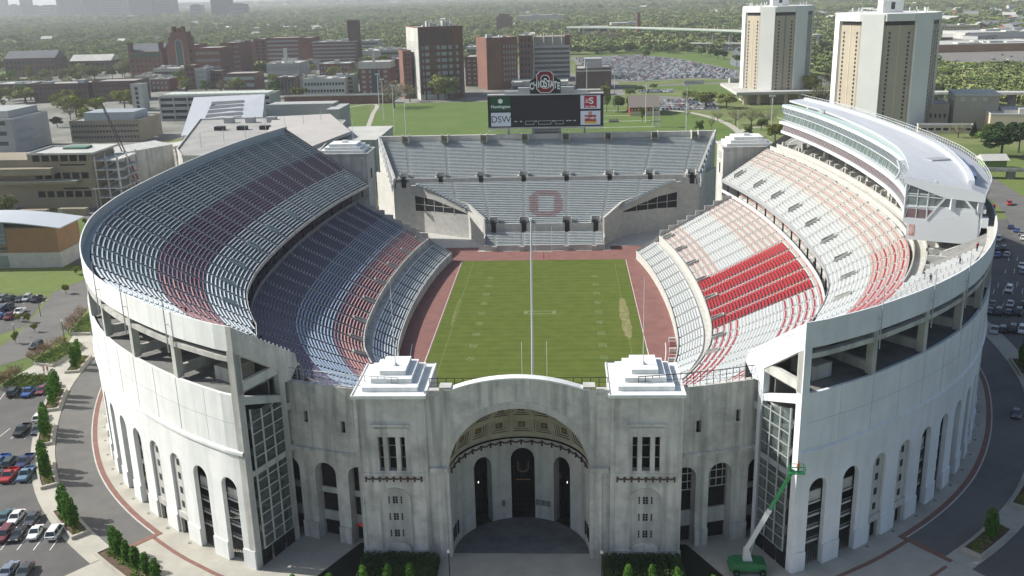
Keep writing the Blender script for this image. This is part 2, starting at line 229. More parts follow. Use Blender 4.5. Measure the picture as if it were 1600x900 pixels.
BLD={'garage_glass': (-291.0, -206.5, 431.1, 60, 19.3), 'garage_tower': (-340.2, -331.2, 508.0, 12, 20.9), 'arch_brick_l': (-480.0, -441.6, 826.5, 40, 30.3), 'arch_brick_r': (-431.3, -399.3, 815.6, 40, 36.9), 'tan_office': (-305.5, -260.1, 335.1, 34, 13.0), 'conc_left': (-234.9, -193.2, 128.6, 60, 23.4), 'left_stepped': (-337.0, -299.7, 293.3, 50, 23.5), 'low_brown': (-182.5, -154.9, 36.8, 45, 17.2), 'brick_high': (-110.3, -73.7, 549.4, 26, 58.5), 'brick_high_low': (-127.5, -120.3, 565.5, 18, 39.4), 'brick_tower': (-64.1, -32.0, 628.0, 60, 45.3), 'brick_tower_r': (-35.0, -22.4, 701.4, 34, 43.9), 'strip_block': (-21.6, 14.8, 716.8, 34, 32.9), 'hosp_a': (-397.9, -379.8, 965.4, 40, 33.0), 'hosp_b': (-378.1, -361.8, 960.1, 40, 35.9), 'hosp_c': (-359.2, -318.7, 951.4, 40, 37.2), 'hosp_d': (-316.4, -300.4, 942.8, 44, 36.9), 'hosp_e': (-297.7, -243.9, 932.2, 40, 32.0), 'hosp_stack': (-255.5, -241.9, 946.5, 12, 55.8), 'lab_white': (-171.7, -143.8, 593.2, 26, 28.7), 'green_lab': (-224.6, -186.4, 602.5, 30, 14.6), 'brick_low_a': (-222.3, -133.3, 531.1, 8, 6.8), 'glass_mid': (-277.5, -246.1, 673.1, 40, 24.2), 'brick_mid_b': (-372.0, -332.8, 705.5, 30, 16.4), 'glass_mid_c': (-325.1, -293.2, 683.1, 30, 14.8), 'white_lab': (-432.8, -399.1, 776.5, 40, 14.9), 'brown_box': (19.1, 50.3, 610.6, 40, 17.9), 'brick_mid_far': (-84.7, -66.4, 665.0, 40, 26.7), 'far_tower': (-134.4, -101.2, 1891.8, 30, 33.4), 'mid_low_1': (-167.2, -148.7, 731.6, 40, 21.0), 'mid_low_2': (-258.5, -224.3, 1033.5, 60, 14.8), 'rec_wall': (-182.0, -139.2, 348.2, 4, 19.5), 'row_brick_1': (-413.6, -374.2, 594.8, 30, 17.0), 'row_brick_2': (-467.9, -417.7, 593.2, 30, 15.9), 'row_brick_3': (-548.4, -509.9, 665.5, 30, 11.1), 'gable_1': (-676.6, -612.0, 915.1, 30, 21.5), 'gable_2': (-629.2, -574.1, 982.4, 30, 12.9), 'row_brick_4': (-366.5, -339.7, 726.1, 40, 37.7), 'row_brick_5': (-365.1, -343.7, 801.0, 40, 39.0), 'audit': (236.9, 249.2, 321.4, 34, 19.5), 'audit_l': (227.3, 240.2, 331.0, 30, 13.0), 'audit_r': (239.2, 268.3, 296.1, 50, 10.5), 'retail': (473.3, 568.8, 972.3, 60, 12.9), 'retail2': (628.4, 683.4, 1230.4, 60, 10.9), 'utility': (154.1, 164.7, 607.4, 8, 6.6), 'f1': (-366.5, -356.1, 694.1, 20, 23.0), 'f2': (-355.2, -344.9, 691.8, 24, 19.9), 'f3': (-396.6, -378.0, 680.3, 24, 11.7), 'f4': (-416.0, -400.4, 691.0, 24, 13.7), 'f5': (-360.3, -344.0, 955.1, 24, 17.2), 'f6': (-350.0, -288.3, 925.6, 24, 9.9), 'f7': (-255.9, -235.2, 615.9, 26, 15.5), 'f8': (-239.9, -231.5, 631.2, 20, 14.5), 'f9': (-189.1, -181.5, 615.3, 20, 16.5), 'f10': (-292.2, -267.1, 1207.3, 40, 20.5), 'f11': (-231.3, -199.1, 1025.4, 40, 16.4), 'f12': (-164.7, -149.1, 717.0, 30, 23.3), 'f13': (-121.9, -97.6, 1065.4, 40, 15.1), 'f14': (-261.4, -227.0, 814.8, 26, 13.9), 'f15': (-387.2, -370.6, 866.1, 26, 18.9), 'f16': (-203.5, -183.9, 1093.2, 50, 22.3), 'f17': (38.3, 90.9, 1565.3, 40, 20.4), 'f18': (111.8, 172.9, 1874.7, 60, 15.8), 'f19': (-105.8, 10.1, 2325.8, 60, 25.5), 'apts': (622.4, 689.2, 1404.2, 40, 14.2), 'white_far_1': (56.0, 189.4, 3243.0, 80, 12.9)}
SKYL=[(-3553.0, 5978.0, 47.0, 292.0), (-3418.0, 5860.0, 51.0, 85.0), (-3268.0, 5729.0, 58.0, 143.0), (-3162.0, 5637.0, 43.0, 78.0), (-3017.0, 5509.0, 101.0, 76.0), (-2776.0, 5300.0, 145.0, 242.0), (-2551.0, 5102.0, 98.0, 167.0), (-2361.0, 4937.0, 119.0, 210.0), (-2119.0, 4725.0, 126.0, 170.0), (-1923.0, 4554.0, 79.0, 132.0), (-1704.0, 4363.0, 54.0, 63.0), (-1538.0, 4218.0, 83.0, 92.0), (-1427.0, 4121.0, 69.0, 65.0), (-1662.0, 4326.0, 94.0, 23.0), (-1453.0, 4144.0, 116.0, 19.0), (-2803.0, 5323.0, 51.0, 295.0)]
# ------------------------------------------------------------------ ground and surfaces
def plan_r(th):      # distance from (0,-10) to the stadium footprint edge in direction th
    return None
foot = [(pos(s, 6, 1)) for s in np.arange(0, 288, 4)]+[(86,90), (84,112), (80,128.5), (0,129.5), (-80,128.5), (-84,112), (-86,90)]+[(pos(s, 6, -1)) for s in np.arange(284, 0, -4)]
NA = 360; cen = np.array([0,-10.]); inner = []
fp = np.array(foot)-cen
for k in range(NA):
    th = 2*math.pi*k/NA; dx, dy = math.cos(th), math.sin(th); best = 0
    for i in range(len(fp)):
        a = fp[i]; b = fp[(i+1) % len(fp)]; e = b-a; den = dx*e[1]-dy*e[0]
        if abs(den) < 1e-9: continue
        t = (a[0]*e[1]-a[1]*e[0])/den; u = (a[0]*dy-a[1]*dx)/den
        if t > 0 and -1e-9 <= u <= 1+1e-9: best = max(best, t)
    inner.append(best)
gm = MB(); rings = [None, 160, 220, 320, 500, 900, 1600, 3000, 6000, 12000, 24000]
rows = []
for r in rings:
    row = []
    for k in range(NA):
        th = 2*math.pi*k/NA; rr = inner[k] if r is None else max(r, inner[k]+2)
        row.append((cen[0]+rr*math.cos(th), cen[1]+rr*math.sin(th), G))
    rows.append(row)
for a, b in zip(rows[:-1], rows[1:]):
    for k in range(NA): j = (k+1) % NA; gm.quad(a[k], a[j], b[j], b[k])
m = bpy.data.materials.new('grass_and_town_ground'); m.use_nodes = True; t = m.node_tree; N = t.nodes; L = t.links
b = N['Principled BSDF']; b.inputs['Roughness'].default_value = .95; b.inputs['Specular IOR Level'].default_value = .1
tc = N.new('ShaderNodeTexCoord'); n1 = N.new('ShaderNodeTexNoise'); n1.inputs['Scale'].default_value = .02; n1.inputs['Detail'].default_value = 8
L.new(tc.outputs['Object'], n1.inputs[0]); rp = N.new('ShaderNodeValToRGB'); L.new(n1.outputs[0], rp.inputs[0])
rp.color_ramp.elements[0].position = .38; rp.color_ramp.elements[0].color = (.10,.14,.045,1); rp.color_ramp.elements[1].position = .62; rp.color_ramp.elements[1].color = (.17,.20,.08,1)
e = rp.color_ramp.elements.new(.72); e.color = (.17,.16,.10,1)
L.new(rp.outputs[0], b.inputs['Base Color']); tag(gm.build('ground', m), kind='structure')
def surface(name, poly, z, m, label=None, kind='structure', cat=None, thick=None):
    mb = MB()
    if thick: mb.prism(poly, z-thick, z)
    else: mb.poly([(*p, z) for p in poly])
    o = mb.build(name, m); tag(o, label, cat, kind=kind); return o
grass = mat('lawn_grass', (.075,.125,.02), .95, (.11,.165,.035), .05, 6, mix=(.3,.7))
grassn = mat('lawn_grass_near', (.10,.15,.03), .95, (.14,.18,.05), .3, 6, mix=(.3,.7))
lotm = mat('old_parking_asphalt', (.20,.19,.17), .9, (.16,.15,.14), .05, 5)
dirt = mat('bare_earth', (.34,.31,.26), .95, (.20,.19,.17), .1, 5)
# practice fields, lawns
surface('lawn', [(-182,330), (-115,333), (-150,526), (-196,519)], G+.03, grass)
surface('practice_field', [(-117,310), (-146,524), (-54,523), (46,556), (84,470), (118,380), (110,305), (60,260), (-100,262)], G+.04, grass)
surface('far_lawn', [(22,1060), (110,1150), (205,1060), (208,780), (178,675), (196,790), (155,990), (112,1078)], G+.05, grass)
surface('bank_lawn', [(78,655), (182,650), (190,600), (150,560), (90,600)], G+.05, grass)
surface('parking_lot', [(18,1052), (111,1072), (153,981), (195,770), (178,664), (139,700), (66,672), (28,850)], G+.06, lotm)
surface('small_parking_lot', [(82,552), (128,513), (120,440), (75,447)], G+.07, lotm)
surface('small_parking_lot', [(74,606), (106,590), (100,570), (70,585)], G+.065, lotm)
surface('road', [(50,640), (160,655), (190,700), (200,690), (165,640), (50,625)], G+.075, lotm)
surface('construction_yard', [(-260,200), (-180,180), (-196,300), (-210,330), (-262,330)], G+.04, dirt)
pave = mat('campus_paving', (.24,.235,.215), .9, (.13,.135,.11), .03, 6, mix=(.4,.6))
surface('campus_streets', [(-620,400), (-250,330), (-200,400), (-200,528), (-60,530), (60,560), (60,700), (-40,900), (-250,1150), (-700,1150)], G+.02, pave)
surface('campus_streets', [(-420,130), (-225,110), (-262,330), (-300,420), (-460,400)], G+.025, pave)
# practice field marks
pm = MB()
for k in range(12):
    y = 330+k*15; pm.box(20, 66, y, y+.8, G+.05, G+.07) if k % 2 == 0 else None
tag(pm.build('field_lines', paint), kind='structure')
def ribbon(pts, wd, z, name, m, thick=None):
    P = catmull(pts, 6); mb = MB(); L_ = []; R_ = []
    for i in range(len(P)):
        a = P[max(0,i-1)]; c = P[min(len(P)-1,i+1)]; t = (c-a)/np.linalg.norm(c-a); n = np.array([-t[1], t[0]])*wd/2
        L_.append(P[i]+n); R_.append(P[i]-n)
    for i in range(len(P)-1):
        if thick: mb.hexa([(*L_[i],z-thick), (*R_[i],z-thick), (*R_[i+1],z-thick), (*L_[i+1],z-thick), (*L_[i],z), (*R_[i],z), (*R_[i+1],z), (*L_[i+1],z)])
        else: mb.quad((*L_[i],z), (*R_[i],z), (*R_[i+1],z), (*L_[i+1],z))
    return tag(mb.build(name, m), kind='structure')
ribbon([(60,455), (80,449), (98,428), (110,390), (114,350), (112,310), (101,275)], 4.5, G+.09, 'path', walkm)
ribbon([(112,322), (123,345), (140,350), (170,350)], 3.6, G+.10, 'path', walkm)
ribbon([(-170,500), (-146,525), (-134,450), (-118,345), (-104,300)], 3.2, G+.09, 'path', walkm)
# river, highway
water = mat('river_water', (.03,.035,.03), .12, spec=.5)
ribbon([(150,1500), (235,1300), (262,1120), (235,950), (222,820), (262,600), (300,430), (340,250)], 48, G+.06, 'river', water)
ribbon([(395,560), (425,740), (412,850), (500,1150), (700,1700)], 13, G+.12, 'highway', lotm)
surface('retail_parking_lot', [(420,900), (470,750), (600,800), (660,960), (480,1010)], G+.09, lotm)
surface('retail_parking_lot', [(560,1150), (740,1130), (800,1300), (600,1350)], G+.09, lotm)
# ---- around the stadium
def strip(name, m, s0, s1, d0, d1, z, sx, label=None):
    mb = MB(); ring(mb, s0, s1, [(d0,z), (d1,z)], sx); return tag(mb.build(name, m), kind='structure')
for sx in (-1, 1):
    strip('plaza', walkm, 0, 64, 14, -26, G+.09, sx)
    strip('pavement', walkm, 64, 290, 3, -2.3, G+.10, sx)
    strip('brick_kerb', brickp, 64, 290, -2.3, -3.2, G+.11, sx)
    mb = MB(); rbox(mb, 64, 290, -3.2, -3.45, G+.02, G+.13, sx); tag(mb.build('kerb', concl), kind='structure')
    strip('ring_road', asphr, 64, 290, -3.45, -10.2, G+.06, sx)
    mb = MB(); rbox(mb, 64, 290, -10.2, -14.6, G, G+.15, sx); tag(mb.build('footpath', walkm), kind='structure')
    # brick bands in the plaza
    for d0, d1, a, b_ in ((-3.6,-4.3,0,63.5), (-11.4,-12,0,62)): strip('brick_band', brickp, a, b_, d0, d1, G+.105, sx)
    mb = MB(); rbox(mb, 63.2, 64.2, -2.3, -11.5, G+.02, G+.14, sx); tag(mb.build('brick_band', brickp), kind='structure')
    mb = MB()
    for k in range(1, 34):                     # dark drain squares in the pavement
        s = 50+k*7.03; mb.hexa([p3(s-.5,-.9,G+.10,sx), p3(s,-1.25,G+.10,sx), p3(s+.5,-.9,G+.10,sx), p3(s,-.55,G+.10,sx), p3(s-.5,-.9,G+.112,sx), p3(s,-1.25,G+.112,sx), p3(s+.5,-.9,G+.112,sx), p3(s,-.55,G+.112,sx)])
    tag(mb.build('paving_inset', darkc), kind='structure')
# left car parks and street
surface('parking_lot', [(-60,-141), (-70,-130), (-79,-119), (-88,-106), (-93,-96), (-99,-84), (-106,-70), (-125,-66), (-150,-66), (-150,-200), (-40,-200), (-50,-152)], G+.03, asph)
surface('parking_lot', [(-142,-22), (-150,6), (-176,4), (-200,-10), (-200,-60), (-150,-40)], G+.03, asph)
ribbon([(-155,-90), (-141,-55), (-133,-38), (-139,-5), (-147,20), (-160,60), (-178,105), (-205,150)], 13, G+.05, 'street', asphr)
surface('plaza', [(-124,-58), (-113,-62), (-110,-20), (-113,20), (-122,20), (-128,-15), (-122,-38)], G+.07, walkm)
surface('plaza', [(-150,25), (-112,15), (-116,60), (-140,110), (-185,180), (-180,120), (-160,60)], G+.055, walkm)
surface('lawn', [(-150,9), (-146,26), (-158,42), (-176,34), (-180,9)], G+.08, grassn)
surface('lawn', [(-128,-66), (-124,-60), (-140,-62), (-150,-66)], G+.08, grassn)
# right car park and street
surface('parking_lot', [(110,-60), (101,-82), (92,-101), (82,-119), (60,-143), (70,-200), (190,-200), (200,20), (172,92), (158,84), (140,40), (122,0), (113,-30)], G+.03, asph)
ribbon([(150,-40), (186,60), (190,140), (204,200), (214,280), (222,330)], 12, G+.05, 'street', asphr)
ribbon([(165,62), (178,100), (184,145), (170,210)], 8, G+.055, 'street', asphr)
surface('lawn', [(190,100), (230,60), (250,220), (216,215), (202,190)], G+.06, grassn)
surface('lawn', [(150,90), (176,150), (196,215), (160,220), (120,130)], G+.04, grassn)
# stall lines
sm = MB()
def stalls(x, y, dx, dy, n, ln, ang):
    for k in range(n):
        sm.obox((x+dx*k, y+dy*k), ang, .07, ln/2, G+.034, G+.05)
stalls(-77,-131,-2.75,0,9,5,.1); stalls(-83.4,-126.6,-2.75,.1,8,5,0); stalls(-92.6,-106,-2.9,0,9,10,0); stalls(-100.5,-90,-2.9,0,6,5,0); stalls(-108.8,-67.5,-2.9,-.9,8,5,.25)
stalls(-148,1,-2.8,0,9,5,0); stalls(-147,-12,-2.8,0.6,8,5,.2)
for k, (x, y) in enumerate([(114,-32), (119,-18), (121,-11), (129,1.5), (133,8), (141,22), (148,36)]): stalls(x, y, 2.7, .1, 12, 5.2, -.45)
stalls(164,56,.9,5.0,5,5.2,-1.1)
tag(sm.build('parking_lines', paint), kind='structure')
# ------------------------------------------------------------------ football field
fm = bpy.data.materials.new('striped_turf'); fm.use_nodes = True; t = fm.node_tree; N = t.nodes; L = t.links; b = N['Principled BSDF']
b.inputs['Roughness'].default_value = .95; b.inputs['Specular IOR Level'].default_value = .1
tc = N.new('ShaderNodeTexCoord'); sp = N.new('ShaderNodeSeparateXYZ'); L.new(tc.outputs['Object'], sp.inputs[0])
wv = N.new('ShaderNodeTexWave'); wv.bands_direction = 'Y'; wv.inputs['Scale'].default_value = .09; wv.inputs['Distortion'].default_value = 4.5; wv.inputs['Detail'].default_value = 3; wv.inputs['Detail Scale'].default_value = .6
L.new(tc.outputs['Object'], wv.inputs[0]); nz = N.new('ShaderNodeTexNoise'); nz.inputs['Scale'].default_value = .25; nz.inputs['Detail'].default_value = 7; L.new(tc.outputs['Object'], nz.inputs[0])
mx = N.new('ShaderNodeMix'); mx.data_type = 'RGBA'; L.new(wv.outputs[0], mx.inputs[0]); mx.inputs[6].default_value = (.076,.106,.019,1); mx.inputs[7].default_value = (.093,.126,.025,1)
m2 = N.new('ShaderNodeMix'); m2.data_type = 'RGBA'; rr = N.new('ShaderNodeValToRGB'); rr.color_ramp.elements[0].position = .4; rr.color_ramp.elements[1].position = .8; L.new(nz.outputs[0], rr.inputs[0])
L.new(rr.outputs[0], m2.inputs[0]); L.new(mx.outputs[2], m2.inputs[6]); m2.inputs[7].default_value = (.115,.14,.03,1); L.new(m2.outputs[2], b.inputs['Base Color'])
surface('track_surface', [(-60,-90), (60,-90), (66,0), (62,72), (34,76), (20,76), (-20,76), (-34,76), (-62,72), (-66,0)], 0, track)
surface('football_field', [(-28.2,-58), (28.2,-58), (28.2,57.5), (-28.2,57.5)], .01, fm)
surface('service_floor', [(-88,-128), (88,-128), (97,0), (84,110), (70,126), (-70,126), (-84,110), (-97,0)], -.03, concl)
surface('turf_apron', [(-24,70.0), (24,70.0), (24,76), (-24,76)], .008, concl)
fl = MB(); fp_ = mat('faded_field_paint', (.23,.28,.14), .9, (.11,.15,.05), .9, 4)
for x in (-24.4, 24.3): fl.box(x, x+.12, -54.9, 54.9, .012, .02)
for k in range(0, 21): y = -45.72+k*4.572; fl.box(-24.3, 24.3, y-.03, y+.03, .012, .018) if k % 4 == 2 else None
for k in range(1, 20): fl.box(-6, -5.4, -45.72+k*4.572, -45.72+k*4.572+.06, .012, .018)
tag(fl.build('field_lines', fp_), kind='structure')
import bpy as _b
def text(s, size, m, loc, rot, parent=None, name='lettering', ext=.02, align='CENTER', font_scale=(1,1,1), bold=0):
    c = bpy.data.curves.new(name, 'FONT'); c.body = s; c.size = size; c.extrude = ext; c.align_x = align; c.align_y = 'CENTER'; c.offset = bold
    o = bpy.data.objects.new(name, c); COL.objects.link(o)
    bpy.context.view_layer.update(); dg = bpy.context.evaluated_depsgraph_get(); me = bpy.data.meshes.new_from_object(o.evaluated_get(dg))
    bpy.data.objects.remove(o); o = bpy.data.objects.new(name, me); COL.objects.link(o); me.materials.clear(); me.materials.append(m)
    o.location = loc; o.rotation_euler = rot; o.scale = font_scale
    if parent is not None: o.parent = parent; o.matrix_parent_inverse = Matrix.Translation(-Vector(parent.location))
    return o
for side, rz in ((-1, -math.pi/2), (1, math.pi/2)):
    for k, n in enumerate([10,20,30,40,50,40,30,20,10]):
        o = text(str(n), 3.0, fp_, (side*17.2, (k-4)*9.144, .014), (0,0,rz), name='yard_number', ext=.003); tag(o, kind='structure')
# O at midfield (faded block outline) and worn strip
om = MB(); om.box(-4.6,4.6,-1.4,-.9,.012,.018); om.box(-4.6,4.6,1.0,1.5,.012,.018); om.box(-4.6,-3.6,-.9,1.0,.012,.018); om.box(3.6,4.6,-.9,1.0,.012,.018)
tag(om.build('midfield_mark', fp_), kind='structure')
def patch(name, cx, cy, lx, ly, m, n=40, seed=1):
    r = random.Random(seed); pts = []
    for i in range(n):
        a = 2*math.pi*i/n; k = .72+.4*r.random(); pts.append((cx+lx*math.copysign(abs(math.cos(a))**.6, math.cos(a))*k, cy+ly*math.copysign(abs(math.sin(a))**.8, math.sin(a))*(.9+.12*r.random())))
    return surface(name, pts, .016+.002*seed, m)
worn = mat('worn_turf', (.26,.22,.11), .95, (.12,.145,.035), .9, 8, mix=(.42,.6))
patch('worn_turf', 24.4, -4.5, 1.4, 18.5, worn, seed=1); patch('worn_turf', -24.6, 2, .7, 13, mat('worn_turf_thin', (.2,.19,.08), .95, (.11,.145,.03), .5, 6, mix=(.35,.55)), seed=2)
# running track lanes: white curb line
tl = MB()
for sx in (-1,1): ring(tl, 118, 172, [(68.3,.006), (68.5,.006)], sx)
for x in (-28.6,28.4): tl.box(x, x+.18, -52, -30, .0, .05); tl.box(x, x+.12, -30, 57, 0, .02)
tag(tl.build('track_line', paint), kind='structure')
# goal posts
goalm = mat('goal_white', (.75,.75,.72), .4)
for y, sgn, lab in ((-57.6, -1, 'white goal post at the near end of the field, just behind the arched gate'), (57.2, 1, 'white goal post at the far end of the field below the south stand')):
    g = thing('goal_post', lab, 'goal post', (.05, y, 0), 'goal posts of the football field')
    mb = MB(); mb.bar((.05,y+sgn*1.6,0), (.05,y+sgn*1.6,2.4), .12, 8); mb.bar((.05,y+sgn*1.6,2.4), (.05,y,3.05), .11, 8); mb.build('base_post', rdb if sgn > 0 else goalm, g)
    mb = MB(); mb.bar((-2.85,y,3.05), (2.95,y,3.05), .1, 8); mb.build('crossbar', goalm, g)
    for x in (-2.85, 2.95): mb = MB(); mb.bar((x,y,3.05), (x,y,12.2), .07, 8); mb.build('upright', goalm, g)
# ------------------------------------------------------------------ stands
ZR = 44.0; SL = .635
def up_z(d): return ZR-SL*d
def up_front(s): return float(np.interp(s, [42,50,60,75,90,105,300], [13.2,14.5,18.5,24,28.5,31,31.5]))
AISLE_U = [42, 49]+[58+10*k for k in range(23)]+[284]      # aisles of the upper deck
VOM_U = [118+20*k for k in range(9)]
AISLE_L = [20, 33, 46, 57]+[67+10*k for k in range(21)]+[272]
VOM_L = [127+20*k for k in range(8)]
BM = [alu, alud, whb, blb, dkb, rdb, rdp, pub]; A_, AD, W_, BL, DK, RD, RP, PU = range(8)
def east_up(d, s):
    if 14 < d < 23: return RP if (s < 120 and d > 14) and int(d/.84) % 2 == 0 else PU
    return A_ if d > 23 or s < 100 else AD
def west_up(d, s):
    if 14.5 < d < 23: k = int(round((31.2-d)/.84)); return (RD if k % 2 else RP) if s < 150 else (RP if k % 2 else W_)
    return W_
def east_lo(d, s):  # rows behind the shadow edge take shade-tinted bench colours
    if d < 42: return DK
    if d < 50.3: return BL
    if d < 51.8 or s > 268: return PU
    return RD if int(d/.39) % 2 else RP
def west_lo(d, s):
    if 157 <= s <= 207 and d > 34: return RD
    if 42 < d < 50.3: return W_
    k = int(round((57.1-d)/.78)) % 2; return (RD if k else W_) if s < 157 else (RP if k else W_)
def seat_rows(n, d0, z0, pitch, rise): return [(d0-i*pitch, d0-(i+1)*pitch, z0+i*rise) for i in range(n)]
def bench(mb, s0, s1, db, z, sx, mi, wd=.34, back=False, n=3):
    """plank along the curve at the back edge of a tread"""
    S = [s0+(s1-s0)*i/n for i in range(n+1)]
    d1 = db+.06; d2 = d1+wd; zt = z+.46; zb = z+.40
    for a, b in zip(S[:-1], S[1:]):
        A1 = pos(a,d1,sx); A2 = pos(a,d2,sx); B1 = pos(b,d1,sx); B2 = pos(b,d2,sx)
        mb.quad((*A1,zt), (*A2,zt), (*B2,zt), (*B1,zt), mi); mb.quad((*A2,zt), (*A2,zb), (*B2,zb), (*B2,zt), mi); mb.quad((*A1,zb), (*B1,zb), (*B2,zb), (*A2,zb), mi)
        if back: mb.quad((*A1,zt+.42), (*B1,zt+.42), (*B1,zt), (*A1,zt), mi); mb.quad((*A1,zt+.42), pos(a,d1-.05,sx)+(zt+.42,), pos(b,d1-.05,sx)+(zt+.42,), (*B1,zt+.42), mi)
def steps(mb, s0, s1, rows, sx, n, mi, skip=None):
    S = [s0+(s1-s0)*i/n for i in range(n+1)]
    for a, b in zip(S[:-1], S[1:]):
        sm_ = (a+b)/2; prev = None
        for (df, db, z) in rows:
            if skip and skip(sm_, (df+db)/2): prev = None; continue
            zr = z-(prev if prev else rows[1][2]-rows[0][2] if len(rows) > 1 else .4)
            mb.quad(p3(a,df,z,sx), p3(b,df,z,sx), p3(b,db,z,sx), p3(a,db,z,sx), mi(df, sm_))
            mb.quad(p3(a,df,zr,sx), p3(b,df,zr,sx), p3(b,df,z,sx), p3(a,df,z,sx), mi(df, sm_))
def vomitory(parent, s, d0, d1, zf, sx, m, w=1.55, high=1.3):
    """walled stair mouth cut into a deck: d0 is its lower (field) end"""
    mb = MB(); sl = zf(d1)-zf(d0)
    for e in (-w, w-.22):
        q = [(*pos(s+e,d0,sx), zf(d0)-1.2), (*pos(s+e+.22,d0,sx), zf(d0)-1.2), (*pos(s+e+.22,d1,sx), zf(d1)-2.4), (*pos(s+e,d1,sx), zf(d1)-2.4)]
        t = [(q[0][0],q[0][1],zf(d0)+high), (q[1][0],q[1][1],zf(d0)+high), (q[2][0],q[2][1],zf(d1)+high*.7), (q[3][0],q[3][1],zf(d1)+high*.7)]
        mb.hexa(q+t)
    rbox(mb, s-w, s+w, d1, d1-.22, zf(d1)-2.6, zf(d1)+high*.75, sx)
    o = mb.build('vomitory', m, parent)
    mb = MB(); mb.quad(p3(s-w+.2,d0,zf(d0)-1.1,sx), p3(s+w-.2,d0,zf(d0)-1.1,sx), p3(s+w-.2,d1,zf(d0)-2.4,sx), p3(s-w+.2,d1,zf(d0)-2.4,sx)); mb.build('tunnel_floor', dark, o)
    return o
EW = 1.25
def stand_tier(parent, sx, aisles, voms, rows_fn, bench_fn, step_mats, step_fn, vd, wd=.34, back_fn=None, sec='seating_section', bench_skip=None):
    def skip(s, d): return any(abs(s-v) < EW for v in voms) and vd[0] > d > vd[1]
    for s0, s1 in zip(aisles[:-1], aisles[1:]):
        rows = rows_fn((s0+s1)/2)
        if not rows: continue
        mb = MB()
        edges = [s0, s0+EW, s1-EW, s1]; nn = [1, 3, 1]
        for (a, b), n in zip(zip(edges[:-1], edges[1:]), nn): steps(mb, a, b, rows, sx, n, step_fn, skip)
        o = mb.build(sec, step_mats, parent)
        bb = MB()
        for df, db, z in rows:
            if bench_skip and bench_skip((s0+s1)/2, df): continue
            dm = (df+db)/2; c0 = skip(s0, dm); c1 = skip(s1, dm)
            a = s0+(EW+.12 if c0 else .72); b = s1-(EW+.12 if c1 else .72)
            bench(bb, a, b, db, z, sx, bench_fn(df, (s0+s1)/2), wd, back_fn(df, (s0+s1)/2) if back_fn else False)
        if bb.v: bb.build('bench_rows', BM, o)
    # aisle steps and handrail posts
    for s in aisles:
        rows = rows_fn(min(max(s, aisles[0]+.1), aisles[-1]-.1))
        mb = MB()
        for df, db, z in rows:
            if skip(s, (df+db)/2): continue
            pz = (rows[1][2]-rows[0][2])/2; rbox(mb, s-.62, s+.62, df+.34, df, z-pz*2+.02, z-pz, sx, 0, 9)
            rbox(mb, s-.07, s+.07, df-.2, df-.34, z, z+.75, sx, 1, 9)
        if mb.v: mb.build('aisle_steps', [concl if sx > 0 else concp, steel if sx > 0 else steelw], parent)
UPR = seat_rows(36, 31.2, up_z(31.2)+.15, .84, .5334)
LOR = seat_rows(32, 57.1, 7.4, .78, .39)
FRR = seat_rows(9, 65.1, 2.35, .66, .37)
def up_rows(sx):
    lim = 1.2 if sx < 0 else 1.2
    def f(s):
        r = [q for q in UPR if q[0] <= up_front(s)+.2 and q[1] >= lim]
        if sx > 0 and s > 105: r = [q for q in r if q[1] >= 14.4]
        return r
    return f
stairglass = mat('stair_glazing', (.12,.16,.15), .15, spec=.6); stairglass.node_tree.nodes['Principled BSDF'].inputs['Alpha'].default_value = .4
